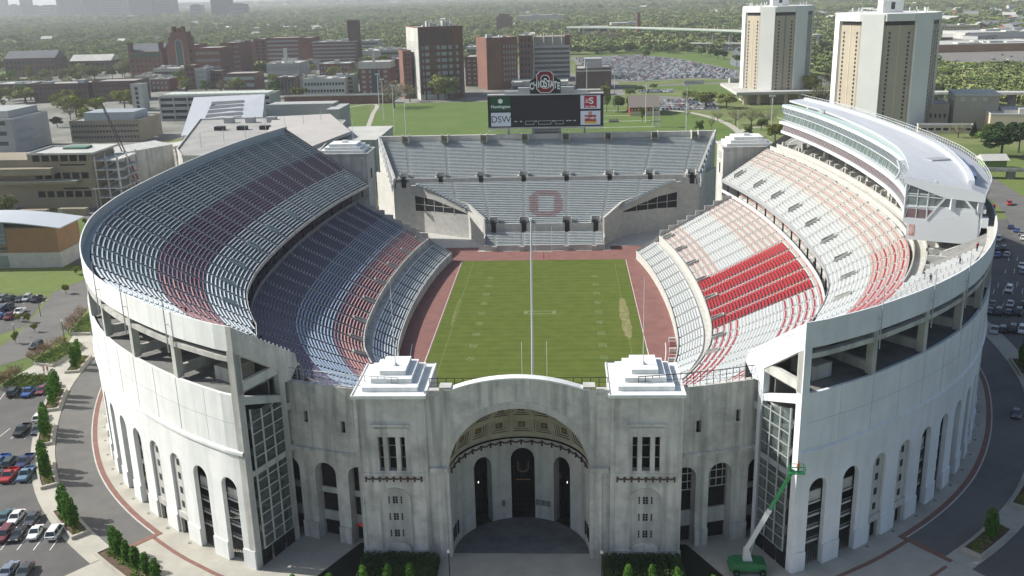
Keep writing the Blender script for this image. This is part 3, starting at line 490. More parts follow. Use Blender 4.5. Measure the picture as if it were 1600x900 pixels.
for sx in (-1, 1):
    side = 'shaded eastern' if sx < 0 else 'sunlit western'
    wall = white if sx < 0 else whitew
    base = thing('upper_stand', 'left curved upper stand of silver and faded maroon benches above a sunlit white wall' if sx < 0 else 'right curved upper stand of bright white and red benches below the press box', 'grandstand', (sx*85, -20, G), 'upper stands of the stadium')
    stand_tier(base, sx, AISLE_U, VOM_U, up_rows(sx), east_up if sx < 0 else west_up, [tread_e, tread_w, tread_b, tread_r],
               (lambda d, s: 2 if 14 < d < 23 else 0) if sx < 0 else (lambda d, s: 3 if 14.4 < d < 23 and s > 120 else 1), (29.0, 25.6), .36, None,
               bench_skip=(lambda s, d: d < 15) if sx > 0 else None)
    for v in VOM_U: vomitory(base, v, 28.9, 25.8, up_z, sx, alud if sx < 0 else concp, w=1.25, high=.95)
    # deck slab underneath and its front parapet
    mb = MB()
    S = srange(42, 284, 3.4)
    for a, b in zip(S[:-1], S[1:]):
        fa, fb = up_front(a), up_front(b)
        mb.quad(p3(a,fa+.1,up_z(fa)-1.0,sx), p3(b,fb+.1,up_z(fb)-1.0,sx), p3(b,.6,up_z(.6)-2.2,sx), p3(a,.6,up_z(.6)-2.2,sx))
    S3 = [284]; f = up_front(284); mb.quad(p3(284,f,up_z(f)-1.5,sx), p3(284,f,up_z(f)+.8,sx), p3(284,.3,44.3,sx), p3(284,.3,41.5,sx))
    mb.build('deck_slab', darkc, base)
    mb = MB()
    for a, b in zip(S[:-1], S[1:]):
        fa, fb = up_front(a), up_front(b); za, zb = up_z(fa), up_z(fb)
        mb.hexa([p3(a,fa+.24,za-.75,sx), p3(b,fb+.24,zb-.75,sx), p3(b,fb+.1,zb-.75,sx), p3(a,fa+.1,za-.75,sx), p3(a,fa+.24,za+.22,sx), p3(b,fb+.24,zb+.22,sx), p3(b,fb+.1,zb+.22,sx), p3(a,fa+.1,za+.22,sx)])
    mb.build('front_parapet', concp if sx < 0 else steel, base)
    # rim wall
    mb = MB(); ring(mb, 41.6, 286, [(0,40.7), (0,44.6), (.22,44.6)], sx); ring(mb, 41.6, 286, [(.5,40.7), (0,40.7)], sx)
    mb.build('rim_wall', wall, base)
    mb = MB(); rbox(mb, 41.6, 286, .15, 1.2, 39.0, 39.75, sx); mb.build('rim_beam', concp, base)
    mb = MB(); ring(mb, 41.6, 286, [(.22,44.6), (.3,42.4), (1.6,42.4)], sx); mb.build('rim_inner_face', tread_e if sx < 0 else tread_w, base) if False else mb.build('rim_inner_face', mat('rim_shade_grey', (.34,.38,.39), .8) if sx < 0 else concl, base)  # left inner face has its shade put into the grey
    # arcaded lower wall
    ac = [45.7+7.03*k for k in range(35)]
    mb = MB(); PW = 1.75; NA_ = 10
    blind = lambda k: k in (2,3,8,9,16,17,22,23,28,29)
    for k, c in enumerate(ac):
        a0, a1 = c-3.515, c+3.515
        if k == 0: a0 = 41.6
        for q0, q1 in ((a0, c-PW), (c+PW, a1)):
            ring(mb, q0, q1, [(0,G-.2), (0,24)], sx); 
        pts = [(c-PW*math.cos(math.pi*i/NA_), 17.9+PW*math.sin(math.pi*i/NA_)) for i in range(NA_+1)]
        for (s_, z_), (s2, z2) in zip(pts[:-1], pts[1:]):
            mb.quad(p3(s_,0,z_,sx), p3(s2,0,z2,sx), p3(s2,0,24,sx), p3(s_,0,24,sx)); mb.quad(p3(s_,0,z_,sx), p3(s_,.8,z_,sx), p3(s2,.8,z2,sx), p3(s2,0,z2,sx))
        zb = 8.6 if blind(k) else G-.2
        for q in (c-PW, c+PW): mb.quad(p3(q,0,G-.2,sx), p3(q,.8,G-.2,sx), p3(q,.8,17.9,sx), p3(q,0,17.9,sx))
        # plinth
        for q0, q1 in ((a0, c-PW-.02), (c+PW+.02, a1)): rbox(mb, q0, q1, .02, -.22, G-.2, 7.9, sx)
    ring(mb, 41.6, 286, [(0,24), (-.34,24.2), (-.34,24.65), (-.05,24.9), (-.05,33.8), (.45,33.8), (.45,24)], sx)
    mb.build('outer_wall', wall, base)
    mb = MB()
    for k in range(35):
        s = 49+7.03*k
        if s < 285: rbox(mb, s-.03, s+.03, -.045, -.075, 25.0, 33.75, sx)
    rbox(mb, 41.7, 285.9, -.045, -.07, 29.2, 29.26, sx); mb.build('panel_joints', mat('joint_grey', (.42,.43,.42), .9), base)
    for k, c in enumerate(ac):
        if blind(k):
            mb = MB(); rbox(mb, c-PW, c+PW, .42, 1.0, 8.8, 19.7, sx); rbox(mb, c-PW, c-1.0, .1, .9, G-.1, 8.8, sx, 0); rbox(mb, c+1.0, c+PW, .1, .9, G-.1, 8.8, sx, 0); rbox(mb, c-1.0, c+1.0, .1, .9, 7.7, 8.8, sx, 0)
            o = mb.build('blind_arch', concp, base)
            for zz in (9.7, 12.3, 14.9, 17.4):
                mb = MB(); rbox(mb, c-.38, c+.38, .36, .44, zz, zz+1.15, sx); mb.build('window', wing, o)
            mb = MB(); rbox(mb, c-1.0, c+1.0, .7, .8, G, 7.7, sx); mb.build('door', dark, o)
        elif k < 34:
            mb = MB()
            for zz in (8.3, 10.5, 12.7, 14.9):
                rbox(mb, c-PW+.03, c+PW-.03, 1.0, 1.25, zz, zz+.28, sx); rbox(mb, c-PW+.03, c+PW-.03, 1.02, 1.08, zz+.75, zz+.81, sx)
            rbox(mb, c-PW+.03, c+PW-.03, 1.1, 1.3, 15.4, 17.0, sx)
            mb.build('arch_railings', concp, base)
            mb = MB(); n = 7
            for i in range(n): rbox(mb, c-PW+.2+i*(2*PW-.4)/(n-1)-.03, c-PW+.2+i*(2*PW-.4)/(n-1)+.03, 1.0, 1.06, G, 7.8, sx)
            rbox(mb, c-PW+.03, c+PW-.03, 1.0, 1.08, 7.7, 7.85, sx); mb.build('gate_grille', black, base)
    # concourse floors, inner wall
    mb = MB()
    for zz in (10.4, 14.8, 19.2, 33.0): rbox(mb, 43, 284, 1.4 if zz < 30 else .5, 11.6, zz, zz+.35, sx)
    rbox(mb, 43, 284, 8.0, 8.3, G-.3, 33.0, sx)
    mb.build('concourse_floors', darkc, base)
    # columns and radial girders in the open gallery
    for k in range(18):
        s = 41.95+13.97*k
        if s > 285: break
        mb = MB(); rbox(mb, s-.5, s+.5, .1, 1.3, 33.8, 41.5, sx); mb.build('column', concp, base)
        mb = MB(); zz = 34.6
        a = pos(s, 1.3, sx); b2 = pos(s, 10.8, sx); mb.beam((*a, 34.8), (*b2, 34.8), .7, 1.5); mb.beam((*a, 40.0), (*pos(s, 9, sx), 36.2), .6, 1.0); mb.build('girder', concp, base)
        mb = MB(); mb.beam((*b2, G), (*b2, 37), .8, .8) if False else rbox(mb, s-.4, s+.4, 10.8, 11.6, 33.2, 37.0, sx); mb.build('column', concp, base)
    # suite boxes seen through gallery
    mb = MB(); rbox(mb, 47, 51, 4, 9, 33.35, 35.6, sx); mb.build('gallery_kiosk', concp, base)
    # ---------------- end wall with glazed stair tower
    def pe(d, z): return p3(41.6, d, z, sx)
    mb = MB()
    def slab(q, off=.0, th=.5):
        """thick plate in the end plane from polygon [(d,z)]"""
        A = [p3(41.55-off, d, z, sx) for d, z in q]; B = [p3(41.55-off+th, d, z, sx) for d, z in q]; n = len(q); k = len(mb.v)
        mb.v += A+B; mb.f.append(tuple(range(k, k+n))); mb.m.append(0); mb.f.append(tuple(k+n+i for i in reversed(range(n)))); mb.m.append(0)
        for i in range(n): j = (i+1) % n; mb.f.append((k+i, k+j, k+n+j, k+n+i)); mb.m.append(0)
    slab([(-.05,40.6), (-.05,44.65), (13.2,35.9), (13.6,33.9), (11.6,32.0), (10.3,32.1), (9.5,34.2), (1.2,39.9)], .12, 1.0)
    slab([(-.1,G-.2), (-.1,40.9), (1.15,40.0), (1.15,G-.2)], .1, 1.2)
    slab([(9.0,G-.2), (9.0,34.6), (10.2,33.9), (10.2,G-.2)], .1, 1.2)
    slab([(1.1,33.4), (1.1,32.0), (9.1,29.3), (9.1,30.4)], .08, .9)
    mb.build('end_frame', wall if sx > 0 else concp, base)
    mb = MB()
    for zz in (20.2,): slab([(1.15,zz), (1.15,zz+.9), (9.1,zz+.9-.0), (9.1,zz)], .35, .3)
    for k in range(4): slab([(1.5+k*2.35,7.6), (1.5+k*2.35,31.2-k*.75), (1.75+k*2.35,31.1-k*.75), (1.75+k*2.35,7.6)], .55, .14)
    zz = 7.6
    while zz < 30.5: slab([(1.5,zz), (1.5,zz+.16), (8.8,zz+.16), (8.8,zz)], .52, .1); zz += 1.93
    o = mb.build('stair_tower_frame', steel if sx > 0 else concp, base)
    mb = MB(); slab([(1.6,7.6), (1.6,31.0), (8.7,29.0), (8.7,7.6)], .2, .05); g_ = mb.build('stair_glass', stairglass, base)
    mb = MB()
    for i in range(10):
        z0_ = 8+i*2.2; a = p3(42.3, 2.0 if i % 2 else 8.3, z0_, sx); c = p3(42.3, 8.3 if i % 2 else 2.0, z0_+2.2, sx); mb.beam(a, c, 1.0, .35)
    mb.build('stair_flight', concl, base)
    mb = MB(); slab([(1.2,G), (1.2,7.4), (3.4,7.4), (3.4,G)], .15, .1); slab([(3.9,G), (3.9,7.4), (6.4,7.4), (6.4,G)], .15, .1); slab([(6.9,G), (6.9,7.4), (8.9,7.4), (8.9,G)], .15, .1); mb.build('door', dark, base)
    mb = MB(); rbox(mb, 41.6, 50, 9.2, 11.9, 27.2, 28.4, sx); rbox(mb, 41.6, 50, 9.2, 11.9, 20.2, 21.2, sx); mb.build('link_bridge', concp, base)
    # ---------------- lower bowl
    lb = thing('lower_stand', 'shaded lower stand of dark blue benches with a red strip, left of the field' if sx < 0 else 'lower stand right of the field with a solid block of bright red seats', 'grandstand', (sx*45, -20, 0), 'lower stands of the stadium')
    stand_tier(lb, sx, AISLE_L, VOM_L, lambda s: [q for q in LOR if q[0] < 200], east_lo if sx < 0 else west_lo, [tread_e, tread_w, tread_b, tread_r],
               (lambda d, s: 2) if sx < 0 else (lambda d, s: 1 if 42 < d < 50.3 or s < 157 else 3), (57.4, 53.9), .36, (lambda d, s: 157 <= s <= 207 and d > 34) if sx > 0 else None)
    for v in VOM_L: vomitory(lb, v, 57.1, 54.1, lambda d: 7.4+(57.1-d)*.5, sx, concp, w=1.25, high=1.0)
    stand_tier(lb, sx, AISLE_L, [], lambda s: FRR, (lambda d, s: W_ if sx > 0 else (A_ if s < 250 else A_)), [mat('front_tread_grey', (.34,.35,.34), .9), tread_w, tread_b],
               (lambda d, s: 2) if sx < 0 else (lambda d, s: 0), (0, 0), .43)
    mb = MB(); s0, s1 = AISLE_L[0], AISLE_L[-1]
    ring(mb, s0, s1, [(65.5,-.1), (65.5,2.9), (65.25,2.9), (65.25,2.2), (65.1,2.2)], sx)
    rbox(mb, s0, s1, 59.16, 57.4, 5.0, 5.62, sx); rbox(mb, s0, s1, 57.4, 57.12, 5.0, 7.9, sx); rbox(mb, s0, s1, 59.2, 59.05, 5.0, 5.9, sx)
    ring(mb, s1, s1+.01, [(65.5,0), (65.5,2.9), (59.2,6.2), (57.2,8), (32.1,20.4), (32.1,0)], sx)
    mb.poly([p3(s1+.3, d, z, sx) for d, z in [(65.5,-.1), (65.5,3.0), (59.2,6.4), (57.3,8.2), (32.1,20.6), (32.1,-.1)]])
    mb.build('front_wall', concl if sx > 0 else concp, lb)
    mb = MB()            # stepped parapet on the south end
    for i in range(0, 32, 4):
        d0 = 57.1-i*.78; z0_ = 7.4+i*.39; rbox(mb, s1, s1+.35, d0, d0-3.12, z0_-.5, z0_+2.3, sx)
    mb.build('end_parapet', concp, lb)
    # cross aisle and its parapet at the top of the lower bowl
    mb = MB(); rbox(mb, s0, s1, 32.1, 29.6, 19.6, 19.95, sx); mb.build('cross_aisle', concl if sx > 0 else tread_b, lb)  # left aisle has its shade put into the concrete colour
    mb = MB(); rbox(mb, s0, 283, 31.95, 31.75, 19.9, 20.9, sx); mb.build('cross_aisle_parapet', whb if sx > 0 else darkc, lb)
    mb = MB(); bb = MB()
    BR = seat_rows(16, 29.6, 20.3, .84, .45)
    S_ = AISLE_L[:]
    for a, b in zip(S_[:-1], S_[1:]):
        steps(mb, a, b, BR, sx, 3, lambda d, s: 0)
        for df, db, z in BR[:5]: bench(bb, a+.6, b-.6, db, z, sx, 5)
    o = mb.build('rear_seating', tread_b if sx < 0 else concp, lb); bb.build('bench_rows', BM, o)
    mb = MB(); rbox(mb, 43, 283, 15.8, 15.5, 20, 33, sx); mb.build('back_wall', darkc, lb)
    for k in range(18):
        s = 100+k*10.5
        if s > 282: break
        mb = MB(); rbox(mb, s-.2, s+.2, 31.3, 30.9, 19.9, 23.4, sx); mb.build('column', black, lb)
    # tall light masts on the rim
    for i, s in enumerate((56, 70, 83)):
        a = pos(s, -.5, sx); mb = MB(); mb.bar((*a, 38.0), (*a, 47.5), .11, 6, 0, .06)
        for zz in (39, 42.5): mb.bar((*a, zz), (*pos(s, 0, sx), zz), .06, 4)
        mb.build('mast', steel, base)
# north bowl behind the gate (closes the horseshoe)
nb = thing('north_stand', 'low curved end stand behind the arched gate with dark railing along its top', 'grandstand', (0, -115, G))
for sx in (-1, 1):
    mb = MB(); bb = MB(); NR = seat_rows(22, 30.5, 21.2, .84, .45)
    S_ = [0, 10, 20, 30, 42, 52]
    for a, b in zip(S_[:-1], S_[1:]):
        steps(mb, a, b, NR, sx, 3, lambda d, s: 0)
        for df, db, z in NR: bench(bb, a+.6, b-.6, db, z, sx, 0)
    o = mb.build('seating_section', tread_e, nb); bb.build('bench_rows', BM, o)
    mb = MB(); stand = [(57.1,7.4), (32.1,20.0), (30.5,20.8)]; ring(mb, 0, 20, [(65.4,0), (65.4,2.4), (59.2,5.6)]+stand, sx); mb.build('lower_slope', concp, nb)
    # ---- weathered original wall with arches, ledge, windows
mats_ow = conc
for sx in (-1, 1):
    mb = MB(); D = 11.2
    arcs = [28.9, 35.6, 43.2]; 
    # s on the offset curve: place openings by s
    lo, hi, PWs = 20.5, 52, 2.15
    edges = [lo]
    for c in arcs:
        ring(mb, edges[-1], c-PWs, [(D,G-.3), (D,20.3)], sx)
        pts = [(c-PWs*math.cos(math.pi*i/10), 16.9+1.75*math.sin(math.pi*i/10)) for i in range(11)]
        for (s_, z_), (s2, z2) in zip(pts[:-1], pts[1:]):
            mb.quad(p3(s_,D,z_,sx), p3(s2,D,z2,sx), p3(s2,D,20.3,sx), p3(s_,D,20.3,sx)); mb.quad(p3(s_,D,z_,sx), p3(s_,D+1.8,z_,sx), p3(s2,D+1.8,z2,sx), p3(s2,D,z2,sx))
        for q in (c-PWs, c+PWs): mb.quad(p3(q,D,G-.3,sx), p3(q,D+1.8,G-.3,sx), p3(q,D+1.8,16.9,sx), p3(q,D,16.9,sx))
        for q0, q1 in ((edges[-1], c-PWs-.02), ): rbox(mb, q0, q1, D+.02, D-.28, G-.3, 7.6, sx)
        edges.append(c+PWs)
    ring(mb, edges[-1], hi, [(D,G-.3), (D,20.3)], sx)
    wins = [(31.2, 24.4), (38.6, 25.4)]
    # wall above ledge with two window openings
    ring(mb, lo, hi, [(D,20.3), (D-.35,20.5), (D-.35,20.9), (D,21.1)], sx)
    cuts = [lo]+[x for s_, z_ in wins for x in (s_-.42, s_+.42)]+[hi]
    for i in range(0, len(cuts)-1):
        a, b = cuts[i], cuts[i+1]
        if i % 2 == 0: ring(mb, a, b, [(D,21.1), (D,32.0)], sx)
        else:
            zw = wins[i//2][1]; ring(mb, a, b, [(D,21.1), (D,zw)], sx); ring(mb, a, b, [(D,zw+1.9), (D,32.0)], sx)
            for q in (a, b): mb.quad(p3(q,D,zw,sx), p3(q,D+.7,zw,sx), p3(q,D+.7,zw+1.9,sx), p3(q,D,zw+1.9,sx))
    ring(mb, lo, hi, [(D,32.0), (D+.9,32.0), (D+.9,30)], sx)
    mb.build('outer_wall', conc, nb)
    for s_, z_ in wins:
        mb = MB(); rbox(mb, s_-.42, s_+.42, D+.7, D+.8, z_, z_+1.9, sx); mb.build('window', dark, nb)
    for i, c in enumerate(arcs):
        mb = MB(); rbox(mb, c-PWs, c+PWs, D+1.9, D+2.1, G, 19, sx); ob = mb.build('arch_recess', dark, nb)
        mb = MB()
        if sx > 0 and i < 2:
            for zz in (14.0, 15.4, 16.8): rbox(mb, c-PWs, c+PWs, D+1.2, D+1.3, zz, zz+.13, sx)
            for q in (-1.2, 0, 1.2): rbox(mb, c+q-.05, c+q+.05, D+1.2, D+1.3, 14, 18.4, sx)
            rbox(mb, c-PWs, c+PWs, D+1.5, D+1.8, 7.5, 10.2, sx)
        else: rbox(mb, c-PWs, c+PWs, D+1.3, D+1.6, 12.6, 13.6, sx); rbox(mb, c-PWs, c+PWs, D+1.5, D+1.8, 7.5, 9.2, sx)
        mb.build('arch_screen', concp, nb)
    # railing along the top
    mb = MB(); S_ = srange(20.5, 47, 1.25)
    for a in S_: q = pos(a, D+.25, sx); mb.bar((*q, 31.9), (*q, 34.2), .05, 4)
    for zz, r in ((34.2,.07), (33.4,.03), (32.8,.03)):
        for a, b in zip(S_[:-1], S_[1:]): mb.bar(p3(a, D+.25, zz, sx), p3(b, D+.25, zz, sx), r, 4)
    mb.build('railing', black if sx > 0 else steel, nb)
mb = MB(); a = pos(28.9, 12.0, -1); mb.obox(a, R(-12), 1.1, .06, 7.6, 8.1); mb.build('red_light_sign', mat('red_sign', (.5,.02,.03), .5, emit=((.6,.03,.05), .12)), nb)
# ------------------------------------------------------------------ entrance rotunda
rt = thing('entrance_rotunda', 'grey concrete gate building with a great coffered arch between two stepped-roof towers', 'gatehouse', (0, -130, G))
FY = -135.3; CY = -134.4
def arc_pts(r, zc, n, a0=0, a1=math.pi): return [(r*math.cos(a0+(a1-a0)*i/n), zc+r*math.sin(a0+(a1-a0)*i/n)) for i in range(n+1)]
# central front wall with the arch cut out
mb = MB(); AR, AZ = 10.75, 19.35; y0 = -134.9; n = 28
pts = arc_pts(AR, AZ, n)
def ztop(x):
    ax = abs(x)
    return 33.05+max(0, math.sqrt(max(0, 27.5**2-ax*ax))-math.sqrt(27.5**2-9.7**2)) if ax < 9.7 else 33.05
for (x0, z0), (x1, z1) in zip(pts[:-1], pts[1:]):
    for yy in (y0, y0+1.1): mb.quad((x0,yy,z0), (x1,yy,z1), (x1,yy,ztop(x1)), (x0,yy,ztop(x0)))
    mb.quad((x0,y0,z0), (x0,y0+1.1,z0), (x1,y0+1.1,z1), (x1,y0,z1))
for s in (-1, 1):
    mb.quad((s*10.75,y0,G-.2), (s*13.9,y0,G-.2), (s*13.9,y0,33.05), (s*10.75,y0,33.05)) ; mb.quad((s*10.75,y0,G-.2), (s*10.75,y0+1.1,G-.2), (s*10.75,y0+1.1,AZ), (s*10.75,y0,AZ))
    mb.box(min(s*11.3,s*12.6), max(s*11.3,s*12.6), y0-.35, y0+.02, G-.2, 19.6); mb.box(min(s*10.9,s*13.6), max(s*10.9,s*13.6), y0-.5, y0+.01, 19.62, 20.4)
mb.build('front_wall', conc, rt)
# raised archivolt band
mb = MB()
for (x0, z0), (x1, z1), (x2, z2), (x3, z3) in zip(pts[:-1], pts[1:], arc_pts(AR+1.15, AZ, n)[:-1], arc_pts(AR+1.15, AZ, n)[1:]):
    mb.hexa([(x0,y0-.04,z0), (x1,y0-.04,z1), (x1,y0+.02,z1), (x0,y0+.02,z0), (x2,y0-.04,z2), (x3,y0-.04,z3), (x3,y0+.02,z3), (x2,y0+.02,z2)])
mb.build('archivolt', concp, rt)
# parapet coping over the arch
mb = MB(); X = np.linspace(-13.8, 13.8, 57)
for a, b in zip(X[:-1], X[1:]):
    za, zb = ztop(a), ztop(b)
    if abs(a+b)/2 < 11.0: mb.hexa([(a,y0-.15,za), (b,y0-.15,zb), (b,y0+1.35,zb), (a,y0+1.35,za), (a,y0-.15,za+.22), (b,y0-.15,zb+.22), (b,y0+1.35,zb+.22), (a,y0+1.35,za+.22)])
mb.build('coping', white, rt)
# roof behind
mb = MB(); mb.box(-13.9, 13.9, y0+1.1, -130.6, 30.7, 31.1)
for s in (-1, 1): mb.box(min(s*9.8,s*11.6), max(s*9.8,s*11.6), y0-.1, y0+1.8, 33.3, 33.55); mb.box(min(s*11.8,s*13.6), max(s*11.8,s*13.6), y0-.12, y0+2.4, 32.2, 32.5)
mb.build('flat_roof', concl, rt)
# niche: half cylinder with three doorways, and coffered half dome
def npos(a, r=10.75): # a from 0 (east end) to pi (west end) around the back
    return (-r*math.cos(a), y0+1.1+r*1.03*math.sin(a))
doors = [(math.pi/2, .185, 1, 17.6), (math.pi/2-.66, .155, 1, 17.0), (math.pi/2+.66, .155, 1, 17.0)]
mb = MB(); NS = 120
def dtop(a):
    for c, hw, _, zt in doors:
        if abs(a-c) < hw: return zt-hw*10.75+math.sqrt(max(0, (hw*10.75)**2-((a-c)*10.75)**2))
    return None
for i in range(NS):
    a, b = math.pi*i/NS, math.pi*(i+1)/NS; m_ = (a+b)/2; ta, tb = dtop(a), dtop(b); pa, pb = npos(a), npos(b)
    if dtop(m_) is None: mb.quad((*pa,G-.2), (*pb,G-.2), (*pb,AZ), (*pa,AZ))
    else:
        c, hw, _, zt = [q for q in doors if abs(m_-q[0]) < q[1]][0]; ta = ta or zt-hw*10.75; tb = tb or zt-hw*10.75
        mb.quad((*pa,ta), (*pb,tb), (*pb,AZ), (*pa,AZ)); mb.quad((*pa,ta), (*npos(a,12.4),ta), (*npos(b,12.4),tb), (*pb,tb))
for c, hw, _, zt in doors:
    for e in (-hw, hw): mb.quad((*npos(c+e),G), (*npos(c+e,12.4),G), (*npos(c+e,12.4),zt-hw*10.75), (*npos(c+e),zt-hw*10.75))
mb.build('niche_wall', concp, rt)
for c, hw, _, zt in doors:
    mb = MB(); a, b = c-hw*1.1, c+hw*1.1
    mb.hexa([(*npos(a,13.6),G), (*npos(b,13.6),G), (*npos(b,13.9),G), (*npos(a,13.9),G), (*npos(a,13.6),19), (*npos(b,13.6),19), (*npos(b,13.9),19), (*npos(a,13.9),19)]); o = mb.build('doorway', dark, rt)  # black slab paints the unlit passage behind each door
    mb = MB(); 
    for k in range(9): q = npos(c-hw+2*hw*(k+.5)/9, 12.3); mb.bar((*q,G), (*q,zt-2), .05, 4)
    for zz in (7.5, 13.5): mb.bar((*npos(c-hw,12.3),zz), (*npos(c+hw,12.3),zz), .06, 4)
    mb.build('iron_grille', black, o)
pyc = npos(math.pi/2)[1]
text('U', 3.6, mat('gate_letter', (.30,.17,.09), .5), (0, pyc+1.0, 13.6), (R(90),0,0), rt, 'letter_u', .04, bold=-.22); text('U', 2.7, mat('gate_letter_dark', (.03,.03,.03), .5), (0, pyc+.93, 13.7), (R(90),0,0), rt, 'letter_u', .03, bold=-.3)
mb = MB(); mb.box(-1.2, 1.2, pyc+.9, pyc+1.0, 11.2, 11.35); mb.build('grille_plate', mat('gate_letter', (.30,.17,.09)), rt)
for c in (doors[1][0], doors[2][0]):
    q = npos(c, 12.0); mb = MB(); mb.bar((q[0],q[1],11.8), (q[0],q[1],12.1), .06, 8); mb.build('lamp', mat('lamp_lit', (.9,.9,.8), .5, emit=((1,.95,.8), 2)), rt)
# wall plaques and slots in the niche
for a in (1.24,): mb = MB(); q = npos(a, 10.68); mb.obox(q, a-math.pi/2, .45, .06, 7.2, 8.2); mb.build('plaque', darkc, rt)
for a in (1.80, 1.885, 1.97): mb = MB(); q = npos(a, 10.68); mb.obox(q, math.pi/2-a+math.pi*0, .38, .06, 7.2, 8.2); mb.build('plaque', darkc, rt)
for s in (-1, 1):
    for a in (.10, .2, .3): mb = MB(); q = npos(a if s < 0 else math.pi-a, 10.72); mb.obox(q, s*(math.pi/2-a)*-1+0, .28, .1, 6.3, 8.6); mb.build('slot_window', dark, rt)
# half dome
def dome(a, t, r=10.75): # a along as npos, t elevation 0..pi/2
    x, y = npos(a, r*math.cos(t)); return (x, y, AZ+r*math.sin(t))
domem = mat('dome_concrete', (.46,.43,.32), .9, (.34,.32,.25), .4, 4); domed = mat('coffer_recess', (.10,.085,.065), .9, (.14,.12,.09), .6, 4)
mb = MB(); NA2, NT = 56, 20
for i in range(NA2):
    for j in range(NT):
        a, b = math.pi*i/NA2, math.pi*(i+1)/NA2; t0, t1 = math.pi/2*j/NT, math.pi/2*(j+1)/NT
        mb.quad(dome(a,t0,11.3), dome(b,t0,11.3), dome(b,t1,11.3), dome(a,t1,11.3))
mb.build('half_dome', domem, rt)
NC = 9; ringsT = [(.10,.36,0), (.42,.72,0), (.78,1.02,0)]
for t0, t1, _ in ringsT:
    # ribs between coffers
    mb = MB()
    for (u0, u1) in ((t0-.06, t0), (t1, t1+.0)):
        if u1 <= u0: continue
        for i in range(NA2):
            a, b = math.pi*i/NA2, math.pi*(i+1)/NA2
            mb.hexa([dome(a,u0,10.75), dome(b,u0,10.75), dome(b,u0,11.3), dome(a,u0,11.3), dome(a,u1,10.75), dome(b,u1,10.75), dome(b,u1,11.3), dome(a,u1,11.3)])
    for k in range(NC+1):
        c = math.pi*k/NC; h = .022
        mb.hexa([dome(c-h,t0,10.75), dome(c+h,t0,10.75), dome(c+h,t0,11.3), dome(c-h,t0,11.3), dome(c-h,t1,10.75), dome(c+h,t1,10.75), dome(c+h,t1,11.3), dome(c-h,t1,11.3)])
    mb.build('dome_rib', domem, rt)
    for k in range(NC):
        a0, a1 = math.pi*k/NC+.03, math.pi*(k+1)/NC-.03; mb = MB(); ca, ct = (a0+a1)/2, (t0+t1)/2
        for q, (r0, r1, mi) in enumerate(((10.82,10.95,0), (10.95,11.08,1), (11.08,11.2,0))):
            f0 = 1-.22*q; f1 = 1-.22*(q+1)+.05
            ha, ht = (a1-a0)/2, (t1-t0)/2
            P_ = [[dome(ca+sa*ha*f, ct+st*ht*f, r) for sa, st in ((-1,-1),(1,-1),(1,1),(-1,1))] for f, r in ((f0, r0), (f1, r0), (f1, r1))]
            for i in range(4):
                j = (i+1) % 4; mb.quad(P_[0][i], P_[0][j], P_[1][j], P_[1][i], 0); mb.quad(P_[1][i], P_[1][j], P_[2][j], P_[2][i], 1)
        f = .52; mb.quad(*[dome(ca+sa*(a1-a0)/2*f, ct+st*(t1-t0)/2*f, 11.15) for sa, st in ((-1,-1),(1,-1),(1,1),(-1,1))], 1)
        c3 = [Vector(dome(ca, ct, r)) for r in (11.12, 10.98)]; mb.bar(c3[0], c3[1], .42, 8, 2, .22)
        mb.build('coffer', [domem, domed, mat('rosette_gold', (.24,.17,.06), .7)], rt)
